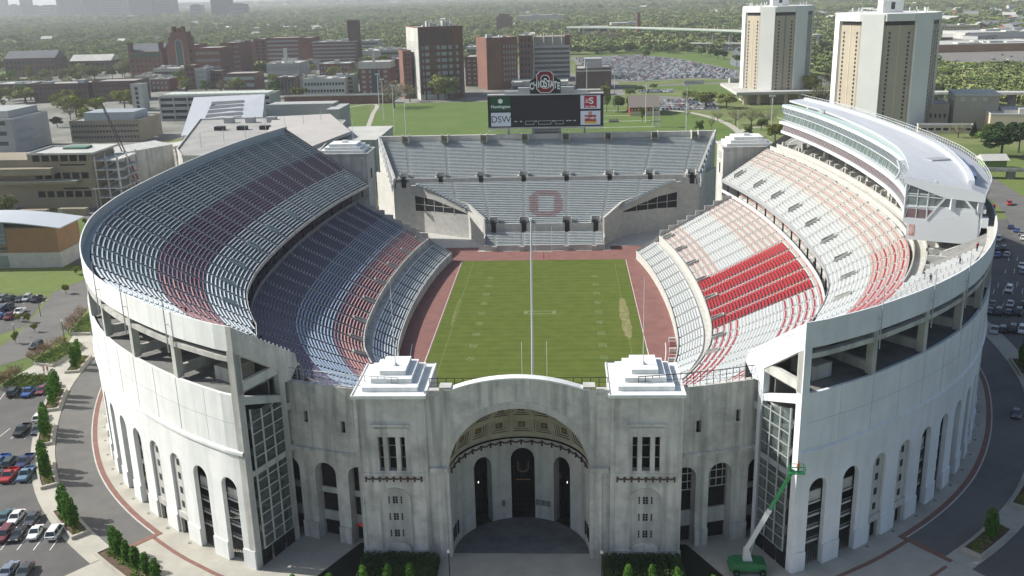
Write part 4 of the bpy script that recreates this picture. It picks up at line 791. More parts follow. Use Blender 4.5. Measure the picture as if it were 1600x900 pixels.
# garland under the dome and on the towers
garm = mat('terracotta_garland', (.085,.045,.035), .8)
mb = MB(); K = 19
for k in range(K):
    a0, a1 = math.pi*(k+.25)/(K-.5+.0)*.96+.05, math.pi*(k+1.25)/(K-.5)*.96+.05
    if a1 > math.pi: break
    for i in range(6):
        u, v = i/6, (i+1)/6
        p = npos(a0+(a1-a0)*u, 10.6); q = npos(a0+(a1-a0)*v, 10.6); mb.bar((*p, 19.1-.42*math.sin(math.pi*u)), (*q, 19.1-.42*math.sin(math.pi*v)), .12, 4)
    p = npos(a0, 10.6); mb.bar((*p,19.15), (*p,18.3), .15, 4)
mb.build('garland', garm, rt)
for s in (-1, 1):
    tx0, tx1 = sorted((s*13.85, s*24.55)); cx = (tx0+tx1)/2
    # tower body with a triple window opening
    wx = [(cx-2.05, cx-1.3), (cx-.62, cx+.62), (cx+1.3, cx+2.05)]; zb, zt = 19.9, 25.6
    mb = MB(); xs = [tx0]+[v for w_ in wx for v in w_]+[tx1]
    for i in range(len(xs)-1):
        if i % 2 == 0: mb.quad((xs[i],FY,G-.2), (xs[i+1],FY,G-.2), (xs[i+1],FY,32.1), (xs[i],FY,32.1))
        else:
            mb.quad((xs[i],FY,G-.2), (xs[i+1],FY,G-.2), (xs[i+1],FY,zb), (xs[i],FY,zb)); mb.quad((xs[i],FY,zt), (xs[i+1],FY,zt), (xs[i+1],FY,32.1), (xs[i],FY,32.1))
            for x in (xs[i], xs[i+1]): mb.quad((x,FY,zb), (x,FY+1.4,zb), (x,FY+1.4,zt), (x,FY,zt))
            mb.quad((xs[i],FY,zb), (xs[i+1],FY,zb), (xs[i+1],FY+1.4,zb), (xs[i],FY+1.4,zb))
    for x in (tx0, tx1): mb.quad((x,FY,G-.2), (x,-121,G-.2), (x,-121,32.1), (x,FY,32.1))
    mb.quad((tx0,-121,G-.2), (tx1,-121,G-.2), (tx1,-121,32.1), (tx0,-121,32.1))
    mb.box(tx0-.15, tx1+.15, FY-.2, FY-.003, G-.2, 6.4); mb.box(tx0, tx1, FY-.12, FY-.003, 19.25, 19.6); mb.box(cx-2.9, cx+2.9, FY-.4, FY-.003, 27.5, 27.8); mb.box(cx-2.6, cx+2.6, FY-.16, FY-.003, 25.75, 27.1)
    mb.box(tx0-.02, tx0+.55, FY-.1, FY-.004, 6.41, 32.0); mb.box(tx1-.55, tx1+.02, FY-.1, FY-.004, 6.41, 32.0)
    mb.build('tower_wall', conc, rt)
    for a, b in wx:
        mb = MB(); mb.box(a, b, FY+1.4, FY+1.5, zb, zt); o = mb.build('window', dark, rt)
        mb = MB(); mb.box(a, b, FY+1.0, FY+1.1, 21.7, 21.82); mb.box(a, b, FY+1.0, FY+1.1, 23.7, 23.82); mb.build('glazing_bar', steel, o)
    # garland
    mb = MB(); g0 = cx-4.3; K = 8; st = 8.6/K
    for k in range(K):
        for i in range(5): u, v = i/5, (i+1)/5; mb.bar((g0+st*(k+u), FY-.12, 18.9-.35*math.sin(math.pi*u)), (g0+st*(k+v), FY-.12, 18.9-.35*math.sin(math.pi*v)), .11, 4)
    for k in range(K+1): mb.bar((g0+st*k, FY-.12, 19.0), (g0+st*k, FY-.12, 18.15), .13, 4)
    mb.build('garland', garm, rt)
    # arched panel with three windows of panes
    mb = MB(); pr = arc_pts(2.3, 14.6, 14)
    pl = [(cx+x, z) for x, z in pr]+[(cx-2.3, 5.6), (cx+2.3, 5.6)]; mb.poly([(x, FY-.012, z) for x, z in pl])
    for (x0, z0), (x1, z1), (x2, z2), (x3, z3) in zip(arc_pts(2.3,14.6,14)[:-1], arc_pts(2.3,14.6,14)[1:], arc_pts(2.5,14.6,14)[:-1], arc_pts(2.5,14.6,14)[1:]):
        mb.hexa([(cx+x0,FY-.13,z0), (cx+x1,FY-.13,z1), (cx+x1,FY,z1), (cx+x0,FY,z0), (cx+x2,FY-.13,z2), (cx+x3,FY-.13,z3), (cx+x3,FY,z3), (cx+x2,FY,z2)])
    for e in (-1, 1): mb.box(cx+e*2.4-.1, cx+e*2.4+.1, FY-.13, FY, 6.5, 14.6)
    mb.build('arched_panel', concp, rt)
    for zz in (8.6, 11.5, 14.4):
        mb = MB()
        for x0, x1, nc in ((-1.1,-.8,1), (-.42,.42,2), (.8,1.1,1)):
            for c in range(nc):
                for r in range(3):
                    wdt = (x1-x0)/nc; mb.box(cx+x0+c*wdt+.04, cx+x0+(c+1)*wdt-.04, FY-.03, FY-.015, zz+r*.42, zz+r*.42+.36)
        mb.build('window', dark, rt)
    mb = MB()        # arched stone portal at the foot
    for (x0, z0), (x1, z1) in zip(arc_pts(2.0, 5.6, 10)[:-1], arc_pts(2.0, 5.6, 10)[1:]):
        k = .5; z0_, z1_ = 5.6+(z0-5.6)*k+1.1, 5.6+(z1-5.6)*k+1.1; mb.hexa([(cx+x0,FY-.45,4.4), (cx+x1,FY-.45,4.4), (cx+x1,FY-.05,4.4), (cx+x0,FY-.05,4.4), (cx+x0,FY-.45,z0_), (cx+x1,FY-.45,z1_), (cx+x1,FY-.05,z1_), (cx+x0,FY-.05,z0_)])
    o = mb.build('portal', conc, rt)
    for e in (-.85, .85): mb = MB(); mb.box(cx+e-.6, cx+e+.6, FY-.5, FY-.44, 5.0, 6.3); mb.build('portal_panel', darkc, o)
    # stepped roof
    mb = MB(); mb.box(tx0-.3, tx1+.3, FY-.6, -122.5, 32.1, 32.45); mb.box(tx0-.3, tx1+.3, FY-.6, FY-.42, 32.45, 32.6); mb.box(tx0-.3, tx0-.12, FY-.42, -122.6, 32.45, 32.6); mb.box(tx1+.12, tx1+.3, FY-.42, -122.6, 32.45, 32.6); mb.build('roof_slab', white, rt)
    zz = 32.45
    for i, (mx_, my0, my1) in enumerate(((1.15, 1.3, .6), (2.25, 2.9, 1.0), (3.35, 4.4, 1.6))):
        mb = MB(); mb.box(tx0+mx_, tx1-mx_, FY+my0, -123.2-my1*.9, zz, zz+.72); zz += .72; mb.build('roof_step', white, rt)
    fpz = thing('flagpole', 'thin bare flagpole on the stepped roof of the %s gate tower' % ('left' if s < 0 else 'right'), 'flagpole', (s*19.1, -128.6, zz), 'flagpoles on the gate towers')
    mb = MB(); mb.bar((s*19.1,-128.6,zz), (s*19.1,-128.6,48.5), .07, 8, 0, .04); mb.build('pole', steelw, fpz); mb = MB(); mb.bar((s*19.1,-128.6,zz), (s*19.1,-128.6,zz+.5), .5, 8, 0, .1); mb.build('base', steelw, fpz)
    # small roof ladder / hatch rail
    mb = MB(); xx = s*14.9
    for yy in (-126.2,-127.2): mb.bar((xx,yy,32.4), (xx,yy,33.9), .05, 4)
    mb.bar((xx,-126.2,33.9), (xx,-127.2,33.9), .05, 4); mb.bar((s*13.3,-126.7,33.6), (xx,-126.7,33.6), .05, 4); mb.build('roof_rail', steelw, rt)
# railing at the back of the roof
mb = MB(); 
for k in range(22): x = -13.6+27.2*k/21; mb.bar((x,-130.9,31.1), (x,-130.9,33.35), .06, 4)
for zz in (33.35, 32.6, 31.9): mb.bar((-13.6,-130.9,zz), (13.6,-130.9,zz), .06 if zz > 33 else .03, 4)
mb.build('railing', black, rt)
mb = MB(); mb.poly([(x, y, G+.12) for x, y in [npos(math.pi*i/30, 10.7) for i in range(31)]]); mb.build('niche_floor', mat('worn_paving', (.17,.18,.185), .8, (.10,.11,.115), .25, 5), rt)
mp = thing('flagpole', 'tall thick white flagpole standing behind the centre of the gate', 'flagpole', (1.7, -117, 26)); mb = MB(); mb.bar((1.7,-117,24), (1.95,-117,54.6), .22, 10, 0, .12); mb.build('pole', steelw, mp); mb = MB(); mb.bar((1.95,-117,54.6), (1.95,-117,55.0), .25, 8); mb.build('finial', steelw, mp)
for s in (-1, 1):      # lamp posts on the plaza
    px = s*11.5+.9; lp = thing('lamp_post', 'black lamp post with pale globe before the %s gate tower' % ('left' if s < 0 else 'right'), 'lamp post', (px, -140.5, G), 'globe lamps in front of the gate')
    mb = MB(); mb.bar((px,-140.5,G), (px,-140.5,G+4.4), .08, 8); mb.build('post', black, lp)
    mb = MB(); mb.bar((px,-140.5,G+4.4), (px,-140.5,G+4.6), .16, 10, 0, .28); mb.bar((px,-140.5,G+4.6), (px,-140.5,G+4.95), .28, 10, 0, .12); mb.build('globe', mat('lamp_globe', (.7,.62,.48), .5), lp)
# ------------------------------------------------------------------ south stand
ss = thing('end_stand', 'grey end stand beyond the field with a faded red O on its lower tier', 'grandstand', (0, 100, 0))
def sbench(mb, x0, x1, yb, z, mi=0, wd=.4):   # bench at the back of a tread, facing -Y
    y1 = yb-.06; y0 = y1-wd; zt = z+.44; mb.quad((x0,y0,zt), (x1,y0,zt), (x1,y1,zt), (x0,y1,zt), mi); mb.quad((x0,y0,zt-.08), (x1,y0,zt-.08), (x1,y0,zt), (x0,y0,zt), mi)
redf = mat('faded_red_paint', (.40,.17,.17), .6, (.34,.15,.15), .6, 4)
def in_o(x, y):
    ax, cy = abs(x), 89.6; ay = abs(y-cy)
    if ax > 6.1 or ay > 6.3: return False
    if (ax-3.3)/2.8+(ay-3.3)/3.0 > 1 and ax > 3.3 and ay > 3.3: return False
    return not (ax < 3.1 and ay < 4.0 and ax/3.1+ay/4.0 < 1.75)
def tier(rows, X0, X1, hw, sec):
    """rows: (y front, y back, z); X0/X1: aisle x at bottom/top; hw(y) half width"""
    ya, yb = rows[0][0], rows[-1][1]
    for i in range(len(X0)-1):
        mb = MB(); bb = MB()
        for (y0, y1, z), nx in zip(rows, rows[1:]+[rows[-1]]):
            t = (y0-ya)/(yb-ya); x0 = X0[i]+(X1[i]-X0[i])*t; x1 = X0[i+1]+(X1[i+1]-X0[i+1])*t; h = hw(y0)
            if i == 0: x0 = -h
            if i == len(X0)-2: x1 = h
            x0 = max(x0, -h); x1 = min(x1, h)
            if x1-x0 < .6: continue
            rise = rows[1][2]-rows[0][2]
            mb.quad((x0,y0,z), (x1,y0,z), (x1,y1,z), (x0,y1,z)); mb.quad((x0,y0,z-rise), (x1,y0,z-rise), (x1,y0,z), (x0,y0,z))
            a, b = x0+.45, x1-.45
            if sec == 'lower':
                n = max(1, int((b-a)/.8)); run = a; cur = in_o(a, y0)
                for k in range(1, n+1):
                    x = a+(b-a)*k/n; v = in_o(x, y0)
                    if v != cur or k == n: sbench(bb, run, x, y1, z, 1 if cur else 0); run = x; cur = v
            else:
                k = a
                while k < b-.5:       # benches in lengths with a small gap
                    e = min(b, k+3.1); sbench(bb, k, e-.07, y1, z, 0, .46); k = e
        if mb.v: o = mb.build('seating_section', souths, ss); bb.build('bench_rows', [southb, redf], o)
    for i in range(1, len(X0)-1):
        mb = MB()
        for y0, y1, z in rows:
            t = (y0-ya)/(yb-ya); x = X0[i]+(X1[i]-X0[i])*t
            if abs(x) < hw(y0)-.3: mb.box(x-.42, x+.42, y0-.3, y0+.01, z-(rows[1][2]-rows[0][2])+.02, z-(rows[1][2]-rows[0][2])/2); mb.box(x-.36, x+.36, y1-.5, y1-.05, z+.02, z+.2)
        if mb.v: mb.build('aisle_steps', concl, ss)
tier([(71.2+i*.8, 72+i*.8, 1.6+i*.38) for i in range(9)], [-21.5,-18,-7.9,8.1,18,21.5], [-21.5,-18.5,-8,8.2,18.5,21.5], lambda y: 21.5, 'front')
tier([(80+i*.8, 80.8+i*.8, 6.7+i*.5) for i in range(26)], [-60,-31,-20,-7.6,8,21,32,60], [-60,-36,-24.5,-8.2,8.3,24.7,36.5,60], lambda y: float(np.interp(y, [80,84,88,96,100,104], [21.8,24,29,42,50,53])), 'lower')
tier([(103.3+i*.8, 104.1+i*.8, 19.6+i*.435) for i in range(29)], [-60,-52.9,-37.8,-24,-7.8,8.1,24.4,38,53.4,60], [-68,-57,-41,-25,-8.3,8.3,25.3,43.9,60,68], lambda y: float(np.interp(y, [103,126.5], [57.5,67.2])), 'upper')
mb = MB(); mb.box(-21.7, 21.7, 70.75, 71.2, -.1, 2.0); mb.box(-21.9, -21.5, 71.2, 79, -.1, 4.6); mb.box(21.5, 21.9, 71.2, 79, -.1, 4.6); mb.box(-21.8, 21.8, 78.4, 80, 3.8, 4.25); mb.box(-22, 22, 79.75, 80, 4.25, 7.9)
mb.box(-53, 53, 102.9, 103.3, 15.5, 20.7); mb.box(-52, 52, 100.8, 102.9, 16.2, 18.6)
for x0, x1 in ((-68.6,-67.6), (67.6,68.6)): mb.hexa([(x0*.86,103,17), (x1*.86,103,17), (x1,127,17), (x0,127,17), (x0*.86,103,21.2), (x1*.86,103,21.2), (x1,127,34.2), (x0,127,34.2)])
mb.box(-68.2, 68.2, 126.5, 128, 4.4, 33.9); mb.box(-68, 68, 128.01, 129.2, 4.4, 33.2); mb.build('frame_walls', concl, ss)
mb = MB(); mb.box(-58, 58, 102.7, 103.35, 20.7, 20.95); mb.box(-67.8, 67.8, 126.3, 128.1, 33.9, 34.15); mb.build('rail_coping', concl, ss)
for x in (-40.5,-24.8,-8.2,8.4,25,40.5,-55,56.5):
    mb = MB(); y = 103.35; 
    for e in (-1.75, 1.55): mb.box(x+e, x+e+.2, y, y+3.0, 18.6, 22.4)
    mb.box(x-1.75, x+1.75, y+3.0, y+3.3, 18.6, 22.5); mb.box(x-2.4, x-1.76, y+.2, y+2.4, 20.2, 21.3); mb.box(x+1.76, x+2.4, y+.2, y+2.4, 20.2, 21.3); o = mb.build('vomitory', concp, ss)
    mb = MB(); mb.box(x-.85, x+.85, y-.7, y+2.98, 17.4, 21.0); mb.build('opening', dark, o)
for x in (-18.7,-7.5,8.4,18.9):
    mb = MB(); y = 80
    for e in (-1.75, 1.55): mb.box(x+e, x+e+.2, y, y+2.6, 6, 9.6)
    mb.box(x-1.75, x+1.75, y+2.6, y+2.9, 6, 9.9); o = mb.build('vomitory', concp, ss); mb = MB(); mb.box(x-.85, x+.85, y-.6, y+2.58, 4.4, 8.4); mb.build('opening', dark, o)
for x in (-57,-41,-25,-8.3,8.3,25.3,43.9,60):
    mb = MB(); mb.box(x-1.5, x-1.2, 123, 127, 31.6, 34.7); mb.box(x+1.2, x+1.5, 123, 127, 31.6, 34.7); o = mb.build('vomitory', concl, ss); mb = MB(); mb.box(x-1.15, x+1.15, 122.6, 127.4, 31.9, 32.1); mb.box(x-1.15, x+1.15, 126.2, 126.4, 32.1, 34.0); mb.build('opening', grass if False else mat('yellow_green_gate', (.22,.23,.15), .6), o)
for x in (-18,-8,8.1,18): mb = MB(); mb.box(x-.9, x+.9, 69.9, 70.7, 0, 1.7); mb.build('stair_landing', concl, ss)
# wing walls with triangular glazing
for s in (-1, 1):
    A = Vector((s*21.9, 77.5, 0)); B = Vector((s*29, 90, 0)); Cc = Vector((s*51.2, 103, 0)); D = Vector((s*58.5, 103, 0)); E_ = Vector((s*68.5, 122, 0))
    def wall(p, q, zp, zq, m='', th=.7, nm='wing_wall', zb0=-.2, zb1=-.2, mm=None, off=0):
        d = (q-p).normalized(); n = Vector((-d.y, d.x, 0))*(th if s > 0 else -th); o = Vector((-d.y,d.x,0))*(-off if s > 0 else off)
        mb = MB(); mb.hexa([(p+o).to_tuple()[:2]+(zb0,), (q+o).to_tuple()[:2]+(zb1,), (q+n+o).to_tuple()[:2]+(zb1,), (p+n+o).to_tuple()[:2]+(zb0,), (p+o).to_tuple()[:2]+(zp,), (q+o).to_tuple()[:2]+(zq,), (q+n+o).to_tuple()[:2]+(zq,), (p+n+o).to_tuple()[:2]+(zp,)]); return mb.build(nm, mm or concl, ss)
    wall(A, B, 10.2, 13.2); wall(B, Cc, 13.2, 19.3); wall(Cc, D, 19.3, 19.3, th=.8); wall(D, E_, 20.5, 20.5, th=-.8)
    wall(A, B, 10.35, 13.35, th=.9, zb0=10.2, zb1=13.2, mm=concl, off=.2, nm='coping'); wall(B, Cc, 13.35, 19.5, th=.9, zb0=13.2, zb1=19.3, mm=concl, off=.2, nm='coping')
    p0 = B+(Cc-B)*.02; p1 = B+(Cc-B)*.62; p2 = B+(Cc-B)*.985
    wall(p0, p1, 9.6, 13.4, zb0=9.3, zb1=8.9, th=.1, nm='glazing', mm=dark, off=.06); wall(p1, p2, 13.4, 14.2, zb0=8.9, zb1=8.2, th=.1, nm='glazing', mm=dark, off=.06)
    for t in (.25,.45,.62,.80,.985): p = B+(Cc-B)*t; q = p+(Cc-B).normalized()*.22; zt = float(np.interp(t, [0,.62,1], [9.6,13.4,14.2])); wall(p, q, zt, zt, zb0=8.4, zb1=8.4, th=.1, nm='mullion', mm=concl, off=.12)
    wall(B+(Cc-B)*.3, p2, 11.2, 11.1, zb0=11.0, zb1=10.9, th=.1, nm='mullion', mm=concl, off=.11)
    mb = MB(); mb.box(min(s*20.5,s*22.2), max(s*20.5,s*22.2), 76.9, 77.1, .3, 2.6); mb.build('door', dark, ss)
    # white open stair along the outside edge
    st = MB(); 
    for k in range(9): t = k/9; x = s*(59.6+9*t); st.beam((x, 101+25*t, 18+14*t), (x+s*.1, 103+25*t, 21+14*t), .5, .5)
    st.beam((s*59.4,101,17), (s*68.4,127,34), .5, 1.2); st.build('edge_stair', steelw, ss)
# south towers
for s in (-1, 1):
    t = thing('end_tower', 'square pale concrete tower with stepped roof beside the %s end of the far stand' % ('left' if s < 0 else 'right'), 'tower', (s*73, 86, G), 'towers flanking the far stand')
    x0, x1 = sorted((s*64.2, s*82.5)); mb = MB(); mb.box(x0, x1, 79.5, 94, 0, 34.4); mb.box(x0-.5, x1+.5, 79, 94.5, 34.4, 34.9); mb.build('tower_wall', concp, t)
    z = 34.9
    for i, k in enumerate((1.2, 2.6, 4.0)): mb = MB(); mb.box(x0+k, x1-k, 79.5+k*.7, 94-k*.7, z, z+1.0); z += 1.0; mb.build('roof_step', white, t)
    mb = MB(); mb.box((x0+x1)/2-1, (x0+x1)/2+1, 86, 87.5, z, z+.8); mb.build('roof_step', white, t)
    xi = s*64.2; e = -s*.05
    for dy in (-.9, 0, .9): mb = MB(); mb.box(min(xi, xi+e), max(xi, xi+e), 86.5+dy-.3, 86.5+dy+.3, 24.6, 28.2); mb.build('window', dark, t)
    mb = MB(); mb.box(min(xi,xi+e*3), max(xi,xi+e*3), 84.2, 88.8, 28.6, 28.9); mb.build('window_hood', concl, t)
    if s > 0:
        for k, wd in enumerate((4.6, 6.4, 5.4)):   # weathered incised inscription, too small to read: incised dashes
            mb = MB(); n = 9 
            for q in range(n):
                if q in (3, 6): continue
                yy = 86.5-wd/2+wd*q/n; mb.box(xi+e*.6, xi-.002, yy, yy+wd/n*.7, 31.8-k*.9, 32.25-k*.9)
            mb.build('inscription', darkc, t)
    mb = MB(); mb.bar((s*66,79.1,33.0), (s*66,79.1,33.3), .5, 8); mb.build('floodlight', steelw, t)
    fp2 = thing('flagpole', 'flagpole on the roof of the far %s tower' % ('left' if s < 0 else 'right'), 'flagpole', (s*70, 86, z), 'flagpoles on the far towers'); mb = MB(); mb.bar((s*70,86,z), (s*70,86,z+9), .09, 6, 0, .05); mb.build('pole', steelw, fp2)
# ------------------------------------------------------------------ scoreboard
sb = thing('scoreboard', 'wide dark video scoreboard with four sponsor panels above the far stand', 'scoreboard', (0, 127, 30))
Yb = 127.0
mb = MB(); mb.box(-23.1, 23.5, Yb, Yb+3.5, 36.9, 49.6); mb.build('cabinet', mat('scoreboard_black', (.012,.014,.018), .4), sb)
mb = MB(); mb.box(-13.4, 14.0, Yb-.06, Yb-.004, 39.6, 49.1); mb.build('screen', mat('screen_dark', (.014,.014,.022), .3), sb)
mb = MB(); mb.box(-23.2, 23.6, Yb-.15, Yb+3.6, 49.6, 50.1); mb.box(-23.2, 23.6, Yb-.15, Yb+3.6, 36.5, 36.9); mb.build('frame_trim', mat('pale_grey_metal', (.42,.43,.42), .5), sb)
mb = MB(); mb.box(-16.2, 16.6, Yb+.8, Yb+3.4, 50.1, 51.3); mb.box(-10.8, 11.8, Yb+1, Yb+3.4, 51.3, 52.6); mb.build('service_deck', mat('pale_grey_metal', (.42,.43,.42), .5), sb)
mb = MB()
for z in (35.3, 36.4): mb.bar((-23,Yb+.2,z), (23.4,Yb+.2,z), .09, 4)
k = -23
while k < 23: 
    if not -5.5 < k < 5.5: mb.bar((k,Yb+.2,35.3), (k+1.1,Yb+.2,36.4), .07, 4); mb.bar((k+1.1,Yb+.2,36.4), (k+2.2,Yb+.2,35.3), .07, 4)
    k += 2.2
mb.build('truss', steelw, sb)
mb = MB(); mb.box(-5.2, 6.0, Yb+1.0, Yb+3, 32.5, 36.5); o = mb.build('control_room', mat('control_grey', (.28,.29,.29), .6), sb)
mb = MB(); mb.box(-4.4, 5.2, Yb+.9, Yb+.99, 33.6, 35.7); mb.build('window', glass, o)
for x in (-15,-5,6,16): mb = MB(); mb.box(x-.4, x+.4, Yb+2, Yb+2.8, 4.5, 36.5); mb.build('post', steel, sb)
grn = mat('sponsor_green', (.005,.075,.03), .5); wpan = mat('sponsor_white', (.62,.66,.74), .5); wlet = mat('sponsor_letter_white', (.72,.76,.74), .5); klet = mat('sponsor_letter_black', (.02,.02,.03), .5); rpan = mat('sponsor_red', (.36,.015,.03), .5); yel = mat('sponsor_yellow', (.65,.38,.02), .5)
RX = (R(90), 0, 0)
def panel(x0, x1, z0, z1, m, nm): mb = MB(); mb.box(x0, x1, Yb-.1, Yb-.004, z0, z1); return mb.build(nm, m, sb)
o = panel(-21.9, -13.9, 43.7, 49.2, grn, 'sponsor_panel'); text('Huntington', 1.72, wlet, (-17.9, Yb-.13, 45.3), RX, sb, 'lettering', .01, bold=.035)
mb = MB(); hx = [(-17.95+1.05*math.cos(math.pi*i/3+math.pi/6), 47.5+1.05*math.sin(math.pi*i/3+math.pi/6)) for i in range(6)]; mb.poly([(x, Yb-.14, z) for x, z in hx]); mb.build('hexagon_mark', wlet, sb)
panel(-21.9, -13.9, 37.4, 42.9, wpan, 'sponsor_panel'); text('DSW', 3.6, klet, (-17.9, Yb-.13, 40.1), RX, sb, 'lettering', .01, font_scale=(1,1.05,1))
panel(14.3, 22.3, 43.8, 49.2, wpan, 'sponsor_panel'); mb = MB(); mb.box(15.8, 20.8, Yb-.14, Yb-.101, 44.2, 49.0); mb.build('red_square', rpan, sb); text('S', 3.6, wlet, (18.6, Yb-.16, 46.9), RX, sb, 'lettering', .01, font_scale=(1.15,1,1), bold=.08); text('Speedway', .98, wlet, (18.3, Yb-.16, 44.75), RX, sb, 'lettering', .01, bold=.03)
mb = MB(); 
for k in range(4): mb.box(16.1+k*.1, 17.6, Yb-.16, Yb-.145, 46.2+k*.45, 46.38+k*.45)
mb.build('speed_lines', wlet, sb)
panel(14.3, 22.3, 37.4, 43.0, wpan, 'sponsor_panel'); mb = MB(); mb.box(16.0, 20.6, Yb-.14, Yb-.101, 38.9, 41.3); mb.build('red_sign', rpan, sb); mb = MB(); mb.box(16.0, 20.6, Yb-.14, Yb-.101, 38.0, 38.85); mb.build('yellow_band', yel, sb)
text("Wendy's", 1.35, wlet, (18.3, Yb-.16, 40.2), RX, sb, 'lettering', .01, bold=.05)
mb = MB(); rp_ = [(18.2+.85*math.cos(2*math.pi*i/14), 42.05+.8*math.sin(2*math.pi*i/14)) for i in range(14)]; mb.poly([(x, Yb-.12, z) for x, z in rp_]); mb.build('round_mark', mat('round_mark', (.45,.25,.2), .6), sb)
mb = MB()
for x0, x1 in ((-8,-4.5), (-2.8,2.4), (4.2,7.4)):
    for a in ((x0,x1,39.3,39.4), (x0,x1,37.9,38.0), (x0,x0+.1,37.9,39.4), (x1-.1,x1,37.9,39.4)): mb.box(a[0], a[1], Yb-.1, Yb-.01, a[2], a[3])
for x in (-12.4,-10.2,-4.2,2.9,8.5,9.7,11.5): mb.box(x, x+.9, Yb-.1, Yb-.01, 39.1, 39.4)
mb.build('score_boxes', wlet, sb)
# crest
cr = thing('crest_sign', 'red octagonal O crest with OHIO STATE lettering on a black shield above the scoreboard', 'sign', (.3, Yb+.6, 50.1))
mb = MB(); pl = [(-5.9,50.1), (6.4,50.1), (6.4,55.2), (3.9,56.6), (3.9,57.6), (2.4,59.5), (-2.0,59.5), (-3.5,57.6), (-3.5,56.6), (-5.9,55.2)]
n = len(pl); mb.v = [(x,Yb+.5,z) for x, z in pl]+[(x,Yb+1.3,z) for x, z in pl]; mb.f = [tuple(range(n)), tuple(n+i for i in reversed(range(n)))]+[(i,n+i,n+(i+1)%n,(i+1)%n) for i in range(n)]; mb.m = [0]*len(mb.f)
mb.build('shield', mat('shield_black', (.015,.02,.02), .5), cr)
def octo(r0x, r0z, cx, cz, ch): return [(cx-r0x+ch,cz-r0z), (cx+r0x-ch,cz-r0z), (cx+r0x,cz-r0z+ch), (cx+r0x,cz+r0z-ch), (cx+r0x-ch,cz+r0z), (cx-r0x+ch,cz+r0z), (cx-r0x,cz+r0z-ch), (cx-r0x,cz-r0z+ch)]
def ring8(a, b, y, m, nm):
    mb = MB()
    for i in range(8): j = (i+1) % 8; mb.quad((a[i][0],y,a[i][1]), (a[j][0],y,a[j][1]), (b[j][0],y,b[j][1]), (b[i][0],y,b[i][1]))
    mb.build(nm, m, cr)
ring8(octo(3.5,4.4,.2,54.8,1.5), octo(1.5,2.4,.2,54.8,.8), Yb+.44, wlet, 'letter_o_outline'); ring8(octo(3.2,4.1,.2,54.8,1.4), octo(1.8,2.7,.2,54.8,.9), Yb+.40, mat('crest_red', (.17,.012,.02), .5), 'letter_o')
base_z = 53.9
for i, ch in enumerate('OHIOSTATE'):
    x = .25+(i-4)*1.33; dz = -.055*(i-4)**2
    o = text(ch, 3.4 if i == 4 else 2.5, mat('shield_black', (.015,.02,.02), .5), (x, Yb+.30, base_z+dz+(.3 if i == 4 else 0)), (R(90),0,0), cr, 'letter_outline', .02, font_scale=(.92,1.5,1), bold=.15); o = text(ch, 3.4 if i == 4 else 2.5, wlet, (x, Yb+.22, base_z+dz+(.3 if i == 4 else 0)), (R(90),0,0), cr, 'letter', .02, font_scale=(.92,1.5,1), bold=.08)
# ------------------------------------------------------------------ press box
pb = thing('press_box', 'long curved white and glass press box above the right-hand stand', 'press box', (88, 0, 38))
S0, S1 = 127, 280
def rin(s): return float(np.interp(s, [127,150,175,200,285], [17.6,16,13.6,12.3,9.5]))
def s_at(t, d): # skew near end: outer side starts earlier
    k = (17-d)/18; a = S0-1.5*k; return a+(S1-a)*t
NSB = 64; T = [i/NSB for i in range(NSB+1)]
def q3(t, d, z): return p3(s_at(t, d), d, z, 1)
def sweep(name, m, prof, t0=0, t1=1, caps=True, par=None):
    mb = MB(); tt = [t for t in T if t0 <= t <= t1]
    for a, b in zip(tt[:-1], tt[1:]):
        pa = [(f(a) if callable(f) else f, z) for f, z in prof]; pb_ = [(f(b) if callable(f) else f, z) for f, z in prof]
        pa = [(d, z(a) if callable(z) else z) for d, z in pa]; pb_ = [(d, z(b) if callable(z) else z) for d, z in pb_]
        for i in range(len(prof)): j = (i+1) % len(prof); mb.quad(q3(a,*pa[i]), q3(b,*pb_[i]), q3(b,*pb_[j]), q3(a,*pa[j]))
    if caps:
        for t in (tt[0], tt[-1]): mb.poly([q3(t, (f(t*1.0) if callable(f) else f), (z(t) if callable(z) else z)) for f, z in prof])
    return mb.build(name, m, par or pb)
do_ = lambda t: float(np.interp(t, [0,.06,.2,1], [2.4,1.0,-.4,-.6]))
zr_ = lambda t, k: float(np.interp(t, [0,.12,.3,1], [48.4,49.4,50.4,50.4]))+k
fr = lambda t: 15.8 if False else rin(s_at(t,14))-.9
fl_ = lambda t: float(np.interp(t, [0,.3,1], [16.9,15.6,14.5]))
sweep('lower_slab', steelw, [(17.2,42.0), (17.2,42.9), (2,42.9), (2,42.0)], 0, .93)
sweep('seat_window_band', mat('reddish_glazing', (.13,.10,.105), .3, (.2,.12,.12), 1.2, 3), [(16.8,42.9), (16.4,44.9), (3,44.9), (3,42.9)], 0, .93)
sweep('middle_slab', steelw, [(17.0,44.9), (16.8,45.7), (2,45.7), (2,44.9)], 0, .95)
sweep('clear_window_band', mat('box_glass', (.16,.21,.20), .12, (.10,.13,.12), .5, 3, spec=.8), [(fl_,45.7), (lambda t: fl_(t)-.3,47.95), (11.5,47.95), (11.5,45.7)], 0, .96)
sweep('window_sill', steelw, [(lambda t: fl_(t)+.05,47.95), (lambda t: fl_(t)+.02,48.12), (11.5,48.12), (11.5,47.95)], 0, .96)
sweep('mullioned_window_band', mat('grey_glass', (.07,.09,.10), .2, spec=.6), [(lambda t: fl_(t)-.1,48.1), (lambda t: fl_(t)-.5,49.7), (11.5,49.7), (11.5,48.1)], 0, .97)
sweep('green_fascia', mat('green_fascia', (.42,.52,.49), .35), [(lambda t: fl_(t)-.2,49.7), (lambda t: fl_(t)-.5,50.6), (11.5,50.6), (11.5,49.7)], 0, .98)
mb = MB()
